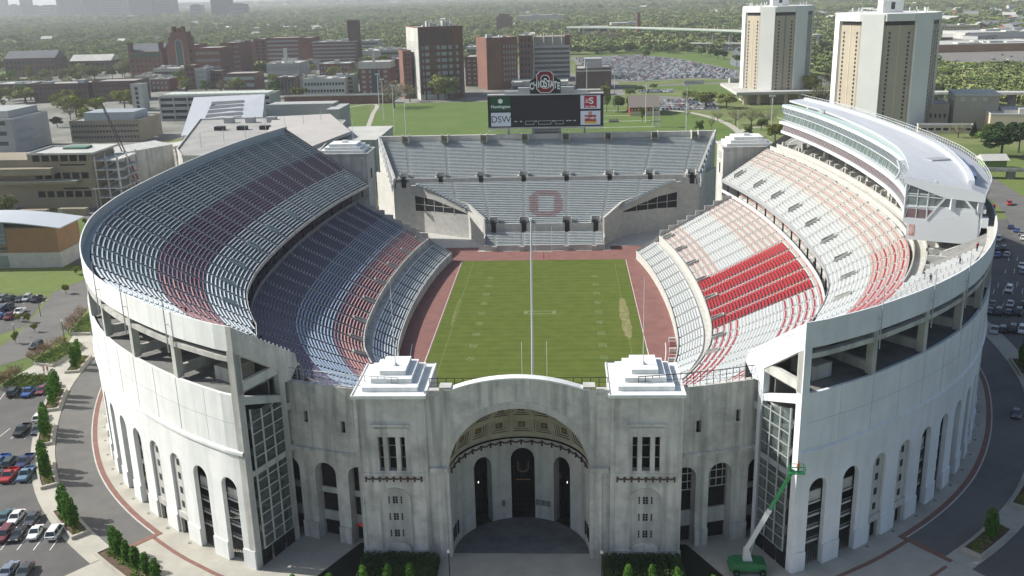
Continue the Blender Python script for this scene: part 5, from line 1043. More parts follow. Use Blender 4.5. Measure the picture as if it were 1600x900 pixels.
for i in range(120):
    t = i/120*.96; d = fl_(t); a = q3(t, d+.0, 48.1); b = q3(t, d-.4, 49.7); mb.beam(a, b, .2, .12)
for i in range(110): t = i/110*.92; mb.beam(q3(t, 16.95, 42.9), q3(t, 16.55, 44.9), .13, .13)
for i in range(40): t = i/40*.95; mb.beam(q3(t, fl_(t)+.1, 45.8), q3(t, fl_(t)-.2, 47.7), .12, .12)
for i in range(26): t = i/26*.95; mb.bar(q3(t, 17.0, 46.6), q3(t+.036, 17.0, 46.6), .05, 4)
mb.build('mullions', steelw, pb)
sweep('roof', roofm, [(lambda t: rin(s_at(t,14)),50.7), (lambda t: rin(s_at(t,14)),51.3), (lambda t: 5, lambda t: zr_(t,1.2)), (do_, lambda t: zr_(t,0)), (do_, lambda t: zr_(t,-.7)), (3, lambda t: min(49.8, zr_(t,.1)))], 0, 1)
sweep('roof_monitor', steelw, [(5.6, lambda t: zr_(t,1.0)), (5.6, lambda t: zr_(t,1.9)), (4.4, lambda t: zr_(t,1.9)), (4.4, lambda t: zr_(t,.9))], .02, .99)
mb = MB()
for i in range(70): t = .02+.97*i/70; mb.bar(q3(t, 5.5, zr_(t,1.9)), q3(t, 5.5, zr_(t,2.8)), .05, 4)
for i in range(90): t = i/90; mb.bar(q3(t, do_(t)+.1, zr_(t,0)), q3(t, do_(t)-.1, zr_(t,1.2)), .05, 4)
tt = T
for a, b in zip(tt[:-1], tt[1:]):
    mb.bar(q3(a, do_(a)-.1, zr_(a,1.2)), q3(b, do_(b)-.1, zr_(b,1.2)), .06, 4); mb.bar(q3(max(a,.02), 5.5, zr_(max(a,.02),2.8)), q3(b, 5.5, zr_(b,2.8)), .05, 4); mb.bar(q3(a, do_(a), zr_(a,.6)), q3(b, do_(b), zr_(b,.6)), .04, 4)
mb.build('roof_railing', steelw, pb)
mb = MB()      # sun-shade brackets at the inner eave
for i in range(11): t = .012+i*.016; mb.beam(q3(t, rin(s_at(t,14))+1.8, 50.75), q3(t, rin(s_at(t,14))-.8, 50.9), .25, .25)
for a, b in zip([i/90*1.0 for i in range(17)][:-1], [i/90*1.0 for i in range(17)][1:]): mb.beam(q3(a, rin(s_at(a,14))+1.8, 50.8), q3(b, rin(s_at(b,14))+1.8, 50.8), .25, .3)
mb.build('eave_louvres', steelw, pb)
for k, t in enumerate((.18, .80)): mb = MB(); a = q3(t, 9, 51.6); mb.obox((a[0],a[1]), .3, 2.4, 1.5, 50.6, 51.35); mb.build('roof_vent', steel, pb)
mb = MB(); mb.beam(q3(.06,4.0,zr_(.06,1.6)), q3(.17,4.0,zr_(.17,1.6)), .35, .7); mb.build('roof_duct', mat('blue_duct', (.12,.17,.34), .5), pb)
# outer (west) wall
sweep('rear_wall', whitew, [(3.0,38.6), (2.6,41.5), (2.6,lambda t: zr_(t,-.5)), (3.2,lambda t: zr_(t,-.5)), (3.6,38.6)], 0, 1)
# near end wall
def e3(d, z, o=0): s = s_at(0, d)-o; return p3(s, d, z, 1)
def epoly(name, pts, m, o=0, th=.5, par=None):
    mb = MB(); n = len(pts); mb.v = [e3(d, z, o) for d, z in pts]+[e3(d, z, o-th) for d, z in pts]; mb.f = [tuple(range(n)), tuple(n+i for i in reversed(range(n)))]+[(i,n+i,n+(i+1)%n,(i+1)%n) for i in range(n)]; mb.m = [0]*len(mb.f); return mb.build(name, m, par or pb)
epoly('end_wall', [(16.4,38.4), (16.4,41.8), (17.2,41.9), (17.2,43.0), (12.6,43.0), (10.8,45.4), (3.2,45.0), (3.0,38.4)], steelw, .1)
epoly('end_fascia', [(17.6,50.2), (17.6,51.1), (5,49.7), (2.4,48.7), (2.4,47.2), (9.5,47.5)], steelw, .35, .3)
epoly('end_glazing', [(17.0,43.0), (17.0,50.0), (9.5,47.9), (3.2,47.5), (3.2,45.0), (10.8,45.4), (12.6,43.0)], mat('end_glass', (.13,.17,.17), .1, (.08,.10,.10), .6, 3, spec=.9), -.1, .1)
for nm, a, b, wdd in (('end_mullion',(17.1,43),(17.1,50.2),.3), ('end_mullion',(14.8,43),(14.8,49),.15), ('end_mullion',(12.8,43),(12.8,48.8),.22), ('end_mullion',(17,45.3),(10.8,45.5),.2), ('end_mullion',(17,47.6),(9.4,47.4),.15), ('end_brace',(12.7,43.0),(9.6,47.6),.5), ('end_mullion',(8.2,45.3),(8.2,47.6),.9), ('end_brace',(6.0,47.6),(3.9,45.1),.7), ('end_mullion',(3.4,45.0),(3.4,47.6),.5)):
    mb = MB(); mb.beam(e3(*a, .02), e3(*b, .02), wdd, wdd); mb.build(nm, steelw, pb)
epoly('banner', [(15.9,39.3), (15.9,41.6), (14.9,41.6), (14.9,39.3)], mat('red_banner', (.42,.10,.07), .6, (.55,.45,.4), 1.2, 3), .17, .05)
epoly('access_door_box', [(2.6,42.0), (2.6,44.0), (1.4,44.0), (1.4,42.0)], steelw, .1, 2)
sweep('end_block', steelw, [(16.4,38.4), (16.4,41.95), (3.0,41.95), (3.0,38.4)], 0, .03)
for k in range(8):
    t = .035+k*.125; mb = MB(); a = q3(t, 9.5, 30); mb.obox((a[0],a[1]), .2, .7, .6, 30, 38.4); mb.build('support_column', concp, pb)
mb = MB(); a = q3(.0, 1.5, 0); 
# suites below the press box
su = MB(); sm2 = MB()
rbox(su, 106, 283, 14.4, 12.2, 33.9, 34.5, 1); rbox(su, 106, 283, 12.2, 11.9, 34.5, 36.0, 1); rbox(su, 108, 283, 11.9, 5.0, 35.1, 35.4, 1); rbox(su, 112, 281, 5.0, 4.6, 35.4, 38.4, 1)
k = 120
while k < 280: rbox(su, k, k+.5, 11.8, 6.5, 35.4, 36.9, 1); rbox(su, k+1, k+5.5, 9.6, 8.6, 35.4, 36.3, 1); k += 7
rbox(su, 104, 283, 14.6, 14.35, 33.0, 35.4, 1)
so_ = thing('suite_terrace', 'pale concrete walkway and row of open seating boxes under the press box', 'terrace', (80, 0, 34)); su.build('terrace_walls', concl, so_)
# terrace railing on the north-west deck
mb = MB(); S_ = srange(60, 104, 2)
for a in S_: q = pos(a, 9.0+4*(a-60)/44 if False else 9.5, 1); zz = up_z(9.5)+.2; mb.bar((*q, zz), (*q, zz+1.1), .05, 4)
for a, b in zip(S_[:-1], S_[1:]):
    for h in (.55, 1.1): mb.bar(p3(a,9.5,up_z(9.5)+.2+h), p3(b,9.5,up_z(9.5)+.2+h), .05, 4)
mb.build('railing', steelw, so_)
# ------------------------------------------------------------------ buildings
def bwin(par, x0, x1, y, z0, z1, cols, rows, m, ww=.55, wh=.5, face='N', lab='window'):
    """windows of one facade, each an object sharing one mesh"""
    mb = MB(); pw = (x1-x0)/cols; ph = (z1-z0)/rows
    if face == 'N': mb.box(-pw*ww/2, pw*ww/2, -.06, .0, -ph*wh/2, ph*wh/2)
    else: mb.box(-.06, .06, -pw*ww/2, pw*ww/2, -ph*wh/2, ph*wh/2)
    me = None
    for c in range(cols):
        for r in range(rows):
            u = x0+pw*(c+.5); z = z0+ph*(r+.5)
            if me is None: o = mb.build(lab, m, par); me = o
            else: o = bpy.data.objects.new(lab, me.data); COL.objects.link(o); o.parent = par; o.matrix_parent_inverse = me.matrix_parent_inverse.copy()
            o.location = (u, y-.02, z) if face == 'N' else (y, u, z)
def bands(par, x0, x1, y, z0, z1, rows, m, h=.45, face='N', lab='window_band'):
    ph = (z1-z0)/rows
    for r in range(rows):
        zc = z0+ph*(r+.5); mb = MB()
        if face == 'N': mb.box(x0, x1, y-.08, y, zc-ph*h/2, zc+ph*h/2)
        else: mb.box(y-.08, y+.08, x0, x1, zc-ph*h/2, zc+ph*h/2)
        o = mb.build(lab, m, par)
        mb = MB(); n = max(2, int(abs(x1-x0)/3))
        for i in range(n+1):
            x = x0+(x1-x0)*i/n
            if face == 'N': mb.box(x-.12, x+.12, y-.12, y-.0, zc-ph*h/2, zc+ph*h/2)
            else: mb.box(y-.12, y+.12, x-.12, x+.12, zc-ph*h/2, zc+ph*h/2)
        mb.build('mullions', greyp, o)
def building(key, name, label, wallm, roof=None, win=None, side=None, rz=0, cat='building', extra=None, dims=None, parapet=.8, units=0, group=None):
    x0, x1, y, dp, h = dims or BLD[key]
    cx = (x0+x1)/2
    b = thing(name, label, cat, (cx, y, G), group)
    mb = MB(); mb.box(x0, x1, y, y+dp, G-.5, G+h); 
    mb.build('wall', wallm, b)
    mb = MB(); z = G+h; t = .4
    mb.box(x0-.1, x1+.1, y-.1, y+t, z, z+parapet); mb.box(x0-.1, x1+.1, y+dp-t, y+dp+.1, z, z+parapet); mb.box(x0-.1, x0+t, y+t, y+dp-t, z, z+parapet); mb.box(x1-t, x1+.1, y+t, y+dp-t, z, z+parapet); mb.build('parapet', wallm if roof is not rooflt else rooflt, b)
    mb = MB(); mb.box(x0+t, x1-t, y+t, y+dp-t, z-.2, z+.12); mb.build('roof', roof or roofg, b)
    rr = random.Random(key)
    for i in range(units):
        ux = x0+(x1-x0)*(.15+.7*rr.random()); uy = y+dp*(.2+.6*rr.random()); s = .06*(x1-x0)+.8; hh = 1.2+2.5*rr.random(); mb = MB(); mb.box(ux-s*rr.uniform(.6,1.3), ux+s, uy-s, uy+s*rr.uniform(.5,1.2), z+.1, z+hh); mb.build('roof_unit', rr.choice([rooflt, greyp, steel]), b)
    if win:
        kind = win[0]
        if kind == 'w': bwin(b, x0+1, x1-1, y, G+1.5, G+h-1, win[1], win[2], win[3] if len(win) > 3 else wing, *(win[4:6] if len(win) > 4 else ()))
        else: bands(b, x0+1, x1-1, y, G+1, G+h-.8, win[1], win[2] if len(win) > 2 else wing, win[3] if len(win) > 3 else .45)
    if side:      # side that faces the camera's axis
        xf = x1 if cx < 0 else x0
        if side[0] == 'w': bwin(b, y+1, y+dp-1, xf, G+1.5, G+h-1, side[1], side[2], side[3] if len(side) > 3 else wing, face='W')
        else: bands(b, y+1, y+dp-1, xf, G+1, G+h-.8, side[1], side[2] if len(side) > 2 else wing, side[3] if len(side) > 3 else .45, face='W')
    if extra: extra(b, x0, x1, y, dp, G+h)
    if rz:
        M_ = Matrix.Translation((cx, y, 0)) @ Matrix.Rotation(R(rz), 4, 'Z') @ Matrix.Translation((-cx, -y, 0))
        b.matrix_world = M_ @ Matrix.Translation((cx, y, G))
    return b
def ex_stack(fx, w_, h_, m=greyp):
    def f(b, x0, x1, y, dp, z): mb = MB(); x = x0+(x1-x0)*fx; mb.box(x-w_, x+w_, y+dp*.3, y+dp*.3+2*w_, z, z+h_); mb.build('stack', m, b)
    return f
def gable(b, x0, x1, y, dp, z, m=slate, h=6):
    mb = MB(); ym = y+dp/2; mb.quad((x0,y,z), (x1,y,z), (x1,ym,z+h), (x0,ym,z+h)); mb.quad((x0,y+dp,z), (x0,ym,z+h), (x1,ym,z+h), (x1,y+dp,z)); mb.poly([(x0,y,z), (x0,ym,z+h), (x0,y+dp,z)]); mb.poly([(x1,y,z), (x1,y+dp,z), (x1,ym,z+h)]); mb.build('gable_roof', m, b)
# left foreground: recreation building with curved white roof
def low_brown(b, x0, x1, y, dp, z):
    mb = MB(); n = 14
    for i in range(n):
        a, c = i/n, (i+1)/n; xa, xb = x0-25+(x1-x0+27)*a, x0-25+(x1-x0+27)*c; za, zb = z+2.6*math.sin(math.pi*a), z+2.6*math.sin(math.pi*c)
        mb.hexa([(xa,y-1.5,za), (xb,y-1.5,zb), (xb,y+dp+1,zb), (xa,y+dp+1,za), (xa,y-1.5,za+.35), (xb,y-1.5,zb+.35), (xb,y+dp+1,zb+.35), (xa,y+dp+1,za+.35)])
    mb.build('curved_roof', mat('white_membrane_roof', (.46,.49,.52), .6), b)
    mb = MB(); mb.box(x0-25, x0, y, y+dp, G, z); mb.build('wall', bricko, b)
    mb = MB(); mb.box(x0-25.1, x1+.3, y-.25, y+dp+.3, G-.3, G+5.2); mb.build('stone_base', concl, b)
    for k, xx in enumerate((x0-10, x0+2.5)):
        mb = MB(); mb.box(xx, xx+9, y-.2, y-.0, z-5.5, z+3.2 if k == 0 else z+2.6); mb.build('clerestory', mat('grey_glass_2', (.16,.20,.22), .4), b)
        mb = MB(); mb.box(xx+.8, xx+8.6, y-.3, y-.05, G+5.6, z-6); o = mb.build('window', glass, b)
        mb = MB()
        for q in range(5): mb.box(xx+.8, xx+8.6, y-.42, y-.3, G+6+q*1.35, G+6.15+q*1.35)
        mb.build('louvres', concl, o)
        mb = MB(); mb.box(xx+.8, xx+8.6, y-.45, y-.25, G+.3, G+4.2); mb.build('window', mat('ground_glass', (.22,.27,.24), .4), b)
building('low_brown', 'sports_building', 'orange brick building with a white curved roof left of the stadium', bricko, extra=low_brown, parapet=.1, dims=(-191, -161.8, 38.5, 15, 13.6))
# big concrete recreation centre with terraces
def conc_left(b, x0, x1, y, dp, z):
    for k, (zz, o_) in enumerate(((5.0,0), (13.0,0), (20.5,0))):
        mb = MB(); mb.box(x0+2, x1-1.5, y-.15, y-.01, G+zz, G+zz+2.6); o = mb.build('window_band', dark, b)
        mb = MB(); n = 6
        for i in range(n+1): x = x0+2+(x1-x0-3.5)*i/n; mb.box(x-.4, x+.4, y-.5, y-.1, G+zz, G+zz+2.6)
        mb.build('piers', tan, o)
    mb = MB(); mb.box(x0-30, x1-6, y-3.5, y-.2, G+11.2, G+12.4); mb.box(x0-30, x0+12, y-5, y-.2, G+15.4, G+18.2); mb.build('terrace', tan, b)
    mb = MB(); mb.box(x0-30, x1-6.2, y-3.6, y+3, G+12.42, G+12.7); mb.build('terrace_slab', rooflt, b)
    for zz in (8.4, 18.6): mb = MB(); mb.box(x0+14, x1-3, y-.14, y-.02, G+zz, G+zz+.6); mb.build('slot_window', dark, b)
    mb = MB(); mb.box(x0-45, x0, y, y+dp, G, z-2); mb.build('wall', tan, b)
    mb = MB(); mb.box(x0+8, x1+2, y-2, y+dp+1, z+.1, z+.9); mb.build('roof_deck', rooflt, b)
    mb = MB(); mb.box(x0+12, x0+22, y+8, y+15, z+.9, z+1.8); mb.build('roof_light', mat('green_box', (.12,.22,.16), .6), b)
    # open steel frame at the right end
    mb = MB()
    for zz in (4,8,12,16,20): mb.box(x1, x1+11, y+1, y+21, G+zz, G+zz+.5)
    for xx in (x1+.5, x1+5.5, x1+10.5):
        for yy in (y+1.5, y+11, y+20.5): mb.box(xx-.3, xx+.3, yy-.3, yy+.3, G, G+22)
    for k in range(5): mb.beam((x1+1,y+4,G+k*4), (x1+10,y+4,G+k*4+4), .35, .35)
    mb.build('open_frame', conc, b)
building('conc_left', 'recreation_centre', 'large tan concrete building with long dark window bands beyond the orange brick building', tan, rooflt, extra=conc_left, dims=(-222, -194, 134, 22, 23.4))
def steppedb(b, x0, x1, y, dp, z):
    mb = MB(); mb.box(x0-40, x1-6, y+8, y+dp, z, z+4.5); mb.build('upper_storey', greyp, b)
    for k in range(3): mb = MB(); mb.box(x0+2, x1-4, y-.1, y-.01, G+5+k*6, G+7.4+k*6); mb.build('window_band', wing, b)
    for k in range(3): mb = MB(); mb.box(x1+.01, x1+.12, y+4, y+30, G+6+k*6, G+8+k*6); mb.build('window_band', winl, b)
building('left_stepped', 'grey_office', 'grey stepped office block at the far left edge of the campus', greyp, rooflt, extra=steppedb, dims=(-345, -318, 292, 42, 20))
building('tan_office', 'office_block', 'tan office block with three rows of small windows behind the crane', tan, ('x',) and roofg, win=('w', 22, 3, wing, .7, .42), side=None, extra=lambda b,x0,x1,y,dp,z: [m_.build('penthouse', mat('grey_blue_panel', (.30,.34,.36), .6), b) for m_ in [(lambda q: (q.box(x0+7, x1-6, y+6, y+dp-6, z, z+5), q)[1])(MB())]])
def garage(b, x0, x1, y, dp, z):
    for k in range(4): mb = MB(); mb.box(x0+.5, x1-.5, y-.1, y-.01, G+1.6+k*4.3, G+3.6+k*4.3); mb.build('open_deck', dark, b)
    for k in range(9): x = x0+(x1-x0)*k/8; mb = MB(); mb.box(x-.5, x+.5, y-.5, y-.1, G, z); mb.build('pier', greyp, b)
    n = 16
    mb = MB(); mb.box(x0+2, x1-2, y+2, y+20, z+.5, z+1.6); mb.build('canopy', mat('pale_green_roof', (.52,.56,.50), .6), b)
    for k in range(n+1): x = x0+2+(x1-x0-4)*k/n; mb = MB(); mb.bar((x,y+1.5,z), (x,y+1.5,z+2.4), .12, 4); mb.build('lamp_post', steel, b)
building('garage_glass', 'parking_garage', 'long pale multi-storey garage with ribbed decks behind the sloped white roof', greyp, rooflt, extra=garage, dims=(-289, -206.5, 440, 26, 17.5))
building('garage_tower', 'stair_tower', 'narrow white stair tower at the left end of the long garage', rooflt, rooflt, win=('w', 1, 5, wing, .35, .7))
# natatorium: sloped white roof with louvred opening; lower grey blocks by the stand
nat = thing('aquatic_centre', 'building with sloping white metal roof around a louvred skylight beyond the left stand', 'building', (-190, 300, G))
mb = MB(); qa = [(-207.1,267.3,17), (-171,300,17), (-196.2,394.7,27), (-241.2,382.5,27)]
mb.poly(qa); mb.poly([(x,y,z-.8) for x, y, z in reversed(qa)])
for i in range(4): a, c = qa[i], qa[(i+1) % 4]; mb.quad(a, c, (c[0],c[1],G), (a[0],a[1],G))
mb.build('sloped_roof', roofm, nat)
def onp(u, v, up=0):   # bilinear on the sloped roof
    a = Vector(qa[0])*(1-u)+Vector(qa[1])*u; c = Vector(qa[3])*(1-u)+Vector(qa[2])*u; p = a*(1-v)+c*v; p.z += up; return p
mb = MB(); mb.quad(onp(.22,.10,.15), onp(.72,.10,.15), onp(.74,.82,.15), onp(.28,.82,.15)); o = mb.build('skylight', dark, nat)
for k in range(6): v = .12+k*.12; mb = MB(); mb.quad(onp(.22+.01*k,v,.4), onp(.72,v,.4), onp(.72,v+.07,.9), onp(.23+.01*k,v+.07,.9)); mb.build('louvre', slate, o)
lo2 = thing('pool_hall', 'low grey flat-roofed hall with six roof units just behind the left stand', 'building', (-160, 200, G))
mb = MB(); fpz_ = [(-170,168), (-160,148), (-120,142), (-100,150), (-112,262), (-160,283), (-200,280)]; mb.prism(fpz_, G, 24, 0, 1); mb.build('wall', [concp, roofg], lo2)
mb = MB(); mb.prism([(-157,278), (-126,286), (-98,210), (-108,150), (-126,150), (-143,222)], 23.9, 25.4, 0, 1); mb.build('upper_roof', [greyp, mat('taupe_roof', (.44,.42,.39), .9, (.38,.36,.34), .05, 4)], lo2)
mb = MB()
for i in range(len(fpz_)): a, c = fpz_[i], fpz_[(i+1) % len(fpz_)]; mb.beam((*a,24.3), (*c,24.3), .5, .8)
mb.build('roof_edge', rooflt, lo2)
for k in range(3):
    for j in range(2): mb = MB(); x, y = -180+k*12+j*5, 262-j*30; mb.box(x, x+5, y, y+4, 24, 27 if j == 0 else 26); mb.build('roof_unit', greyp if j == 0 else black, lo2)
for k in range(7): x, y = -160+k*6, 172+k*14; mb = MB(); mb.bar((x,y,24), (x,y,31), .12, 5); mb.build('roof_mast', steelw, lo2)
rw = thing('hall_block', 'plain grey hall wall with a darker lower strip right of the white sloped roof', 'building', (-160, 348, G))
mb = MB(); mb.box(-181, -139, 346, 366, G, 24.5); mb.box(-139, -131, 330, 362, G, 23); mb.build('wall', greyp, rw); mb = MB(); mb.box(-181, -140, 344, 345.9, G, 14); mb.build('dark_base', roofg, rw); mb = MB(); mb.box(-181.2, -138.8, 345.8, 347, 24.5, 25); mb.build('parapet', rooflt, rw)
rw2 = thing('corner_block', 'cream concrete block directly behind the left far tower', 'building', (-100, 195, G)); mb = MB(); mb.box(-116, -84, 200, 250, G, 22); mb.build('wall', concp, rw2); mb = MB(); mb.box(-116.4, -83.6, 199.6, 250.4, 22, 22.5); mb.build('parapet', rooflt, rw2); mb = MB(); mb.box(-111, -110.2, 199.5, 199.98, 14, 20); mb.build('slot_window', dark, rw2)
wg = thing('grey_wing', 'tall plain grey wall between the open steel frame and the crane', 'building', (-205, 190, G)); mb = MB(); mb.hexa([(-207,165,G),(-193,150,G),(-185,200,G),(-200,215,G),(-207,165,25),(-193,150,25),(-185,200,22),(-200,215,22)]); mb.build('wall', concp, wg)
cw = thing('covered_walkway', 'long pale roof strip bridging from the tan building to the sloped white roof', 'walkway', (-215, 240, G)); mb = MB(); mb.hexa([(-222,178,17),(-214,170,17),(-176,262,17),(-184,272,17),(-222,178,17.8),(-214,170,17.8),(-176,262,17.8),(-184,272,17.8)]); mb.build('roof', rooflt, cw)
for k in range(4): mb = MB(); x, y = -216+k*10, 180+k*25; mb.bar((x,y,G), (x,y,17), .5, 6); mb.build('post', concp, cw)
mr = random.Random(4)
for k in range(9):
    x, y, s_ = mr.uniform(-235,-196), mr.uniform(225,300), mr.uniform(2,5); mb = MB(); n = 9; b_ = [(x+s_*1.6*math.cos(2*math.pi*i/n)*mr.uniform(.8,1.2), y+s_*math.sin(2*math.pi*i/n)*mr.uniform(.8,1.2)) for i in range(n)]; tp = [(x+(p[0]-x)*.4, y+(p[1]-y)*.4) for p in b_]
    for i in range(n): j = (i+1) % n; mb.quad((*b_[i],G), (*b_[j],G), (*tp[j],G+s_*.5), (*tp[i],G+s_*.5))
    mb.poly([(*p,G+s_*.5) for p in tp]); tag(mb.build('spoil_heap', dirt if k % 2 else concl), 'heap of earth or rubble on the construction ground behind the left stand', 'spoil heap', 'heaps on the construction ground')
# arched brick library-like pair
def archb(b, x0, x1, y, dp, z):
    gable(b, x0, x1, y+2, dp-4, z, slate, 9)
    for x in (x0, x1-3): mb = MB(); mb.box(x, x+3, y, y+8, z, z+11); mb.build('chimney', brickd, b)
    mb = MB(); mb.box(x0+3, x1-3, y-.3, y+1, z-5, z-1); mb.build('green_clerestory', mat('green_copper', (.06,.12,.10), .6), b)
building('arch_brick_l', 'brick_hall', 'dark red brick hall with steep slate roof left of the arched gable', brick, win=('w', 7, 5, wing, .4, .4), extra=archb)
def archr(b, x0, x1, y, dp, z):
    cx = (x0+x1)/2; mb = MB(); mb.box(cx-11, cx+11, y-4, y+14, G, z+10); mb.box(cx-8.5, cx+8.5, y-4, y+14, z+10, z+15); mb.box(cx-6.5, cx-3.8, y-3, y+4, z+15, z+21); mb.box(cx+3.8, cx+6.5, y-3, y+4, z+15, z+21); mb.box(cx-1.5,cx+1.5,y-3,y+3,z+15,z+19); mb.build('gable_tower', brick, b)
    pl = [(cx-3.6, G+2), (cx+3.6, G+2)]+[(cx+3.6*math.cos(math.pi*i/10), z+3+3.6*math.sin(math.pi*i/10)) for i in range(11)]
    mb = MB(); mb.poly([(x, y-4.1, zz) for x, zz in pl]); mb.build('arched_window', mat('tall_window', (.07,.11,.11), .3), b)
    pr = [(cx+4.3*math.cos(math.pi*i/10), z+3+4.3*math.sin(math.pi*i/10)) for i in range(11)]; pi_ = [(cx+3.6*math.cos(math.pi*i/10), z+3+3.6*math.sin(math.pi*i/10)) for i in range(11)]
    mb = MB()
    for i in range(10): mb.quad((pi_[i][0],y-4.25,pi_[i][1]), (pr[i][0],y-4.25,pr[i][1]), (pr[i+1][0],y-4.25,pr[i+1][1]), (pi_[i+1][0],y-4.25,pi_[i+1][1]))
    for s_ in (-1,1): mb.box(cx+s_*3.95-.35, cx+s_*3.95+.35, y-4.25, y-4.1, G+2, z+3)
    mb.build('arch_surround', mat('limestone', (.42,.36,.28), .8), b)
building('arch_brick_r', 'brick_gable_hall', 'dark red brick hall with a very tall arched window in its gable', brick, extra=archr, win=('w', 4, 4, wing, .3, .3))
building('brick_mid_b', 'brick_block', 'dark brick block in front of the arched gable hall', brick, win=('b', 3)); building('glass_mid_c', 'glazed_block', 'low glazed block right of the dark brick block', brickd, win=('b', 2, winl, .5))
building('white_lab', 'rooftop_lab', 'pale block with grey vents on top left of the dark brick block', greyp, rooflt, win=('b', 2), units=6)
building('row_brick_1', 'brick_row', 'long low red brick building behind the yellow-green trees', brickd, win=('w', 14, 3, wing, .45, .4)); building('row_brick_2', 'brick_row', 'low dark brick building with flat roof at the far left behind trees', brickd, win=('w', 12, 3, wing, .45, .4), units=2)
building('row_brick_3', 'brick_row', 'low brick building cut by the left edge of the picture', brickd, rooflt, win=('w', 8, 2, wing, .45, .4), units=2)
building('gable_1', 'old_gabled_hall', 'old dark hall with wide slate gable roof near the left edge', brickd, win=('w', 12, 3), extra=lambda b,x0,x1,y,dp,z: gable(b,x0,x1,y,dp,z,slate,9)); building('gable_2', 'cream_roof_hall', 'hall with a broad cream pitched roof among distant trees', brickd, win=('w', 8, 2), extra=lambda b,x0,x1,y,dp,z: gable(b,x0,x1,y,dp,z,rooflt,8))
building('row_brick_4', 'brick_wing', 'brick wing with three rows of windows right of the arched gable', brick, win=('w', 12, 5, winl, .5, .4)); building('row_brick_5', 'brick_wing', 'tall brick wing with a pale penthouse behind the garage', brick, win=('w', 9, 7, winl, .5, .4), units=3)
building('hosp_a', 'brick_slab', 'plain dark brick slab beside the hospital, left end', brick, units=1); building('hosp_b', 'brick_slab', 'brick slab with flat top, second from left of the hospital row', brick, win=('w', 2, 8)); 
building('hosp_c', 'hospital_block', 'wide brick hospital block striped with pale window bands', brick, win=('b', 7, winl, .4)); building('hosp_d', 'brick_slab', 'windowless brick shaft between the two striped hospital blocks', brick)
building('hosp_e', 'hospital_block', 'striped brick hospital block with white roof plant beside the tall shaft', brick, rooflt, win=('b', 7, winl, .4), units=5); building('hosp_stack', 'brick_shaft', 'tall narrow dark brick shaft at the right end of the hospital', brickd)
building('glass_mid', 'glazed_block', 'low glass and brick block in front of the hospital with a white chimney', greyp, rooflt, win=('b', 3, winl, .55), extra=ex_stack(.5, 1.6, 14, rooflt), units=4)
building('green_lab', 'green_lab', 'pale green lab with two rows of small windows and rooftop machinery', mat('pale_green_wall', (.42,.47,.42), .7), rooflt, win=('w', 13, 2, wing, .7, .4), units=7)
building('brick_low_a', 'brick_wall_building', 'low brick building along the edge of the practice lawn', brick, rooflt)
building('lab_white', 'small_tower_block', 'seven-storey brick and white block with a dark glass strip down its centre', brick, rooflt, win=('w', 4, 6, winl, .5, .5), extra=lambda b,x0,x1,y,dp,z: ([m_.build('glass_strip', glass, b) for m_ in [(lambda q: (q.box((x0+x1)/2-3,(x0+x1)/2+3,y-.3,y-.05,G,z), q)[1])(MB())]], [m_.build('white_cap', rooflt, b) for m_ in [(lambda q: (q.box(x0-.3,x1+.3,y-.5,y+dp,z-5,z+.2), q.box((x0+x1)/2-2,(x0+x1)/2,y+4,y+7,z,z+8), q)[-1])(MB())]]))
building('mid_low_1', 'brick_block', 'dark brick block right of the small tower block', brickd, win=('b', 4)); building('mid_low_2', 'grey_block', 'distant grey flat-roofed blocks between hospital and tall brick tower', greyp, rooflt, units=5)
# tall brick tower with white ribbed side
def bh(b, x0, x1, y, dp, z):
    mb = MB(); mb.box(x0+.1, x1-9, y-.4, y-.05, z-13.5, z-.3); 
    for k in range(8): zz = G+3+k*5.2; mb.box(x0+.2, x1-.2, y-.35, y-.05, zz, zz+.4)
    for k in range(4): xx = x0+4+k*10; mb.box(xx-.6, xx+.6, y-.5, y-.05, G, z-13.5)
    mb.build('brick_ribs', brickd, b)
    for k in range(8):
        for (a, c) in ((.06,.22), (.35,.46), (.50,.62), (.66,.74), (.83,.91)): mb = MB(); mb.box(x0+(x1-x0)*a, x0+(x1-x0)*c, y-.25, y-.05, G+4.6+k*5.2, G+7.4+k*5.2); mb.build('window', winl, b)
    mb = MB(); mb.box(x0-.6, x0-.02, y+.2, y+dp-.2, G, z-.2); o = mb.build('white_side', rooflt, b)
    for k in range(22): mb = MB(); mb.box(x0-.75, x0-.6, y+.4, y+dp-.4, G+6+k*1.9, G+6.9+k*1.9); mb.build('louvre_strip', greyp, o)
    for k in range(9): mb = MB(); xx = x0+5+k*3.4; mb.box(xx, xx+2, y+6, y+10+k % 3, z, z+2+(k*7) % 4); mb.build('roof_unit', rooflt, b)
    for k in range(5): mb = MB(); mb.bar((x0+14+k*4,y+12,z), (x0+14+k*4,y+12,z+6), .5, 6); mb.build('vent_stack', steelw, b)
    mb = MB(); mb.box(x0, x0+22, y-.45, y-.35, G, G+4.5); mb.build('white_entry', rooflt, b)
building('brick_high', 'tall_brick_tower', 'tall red brick tower with a white louvred side and rooftop machinery at centre left', brick, roofg, extra=bh, rz=20, dims=(-112, -74.5, 556, 50, 58.5))
building('brick_high_low', 'brick_annexe', 'narrower lower brick annexe on the left flank of the tall brick tower', brick, win=('w', 2, 9), rz=20)
building('brick_mid_far', 'balcony_block', 'dark block with red balconies between the two big brick towers', brickd, win=('w', 3, 6, winl, .5, .4))
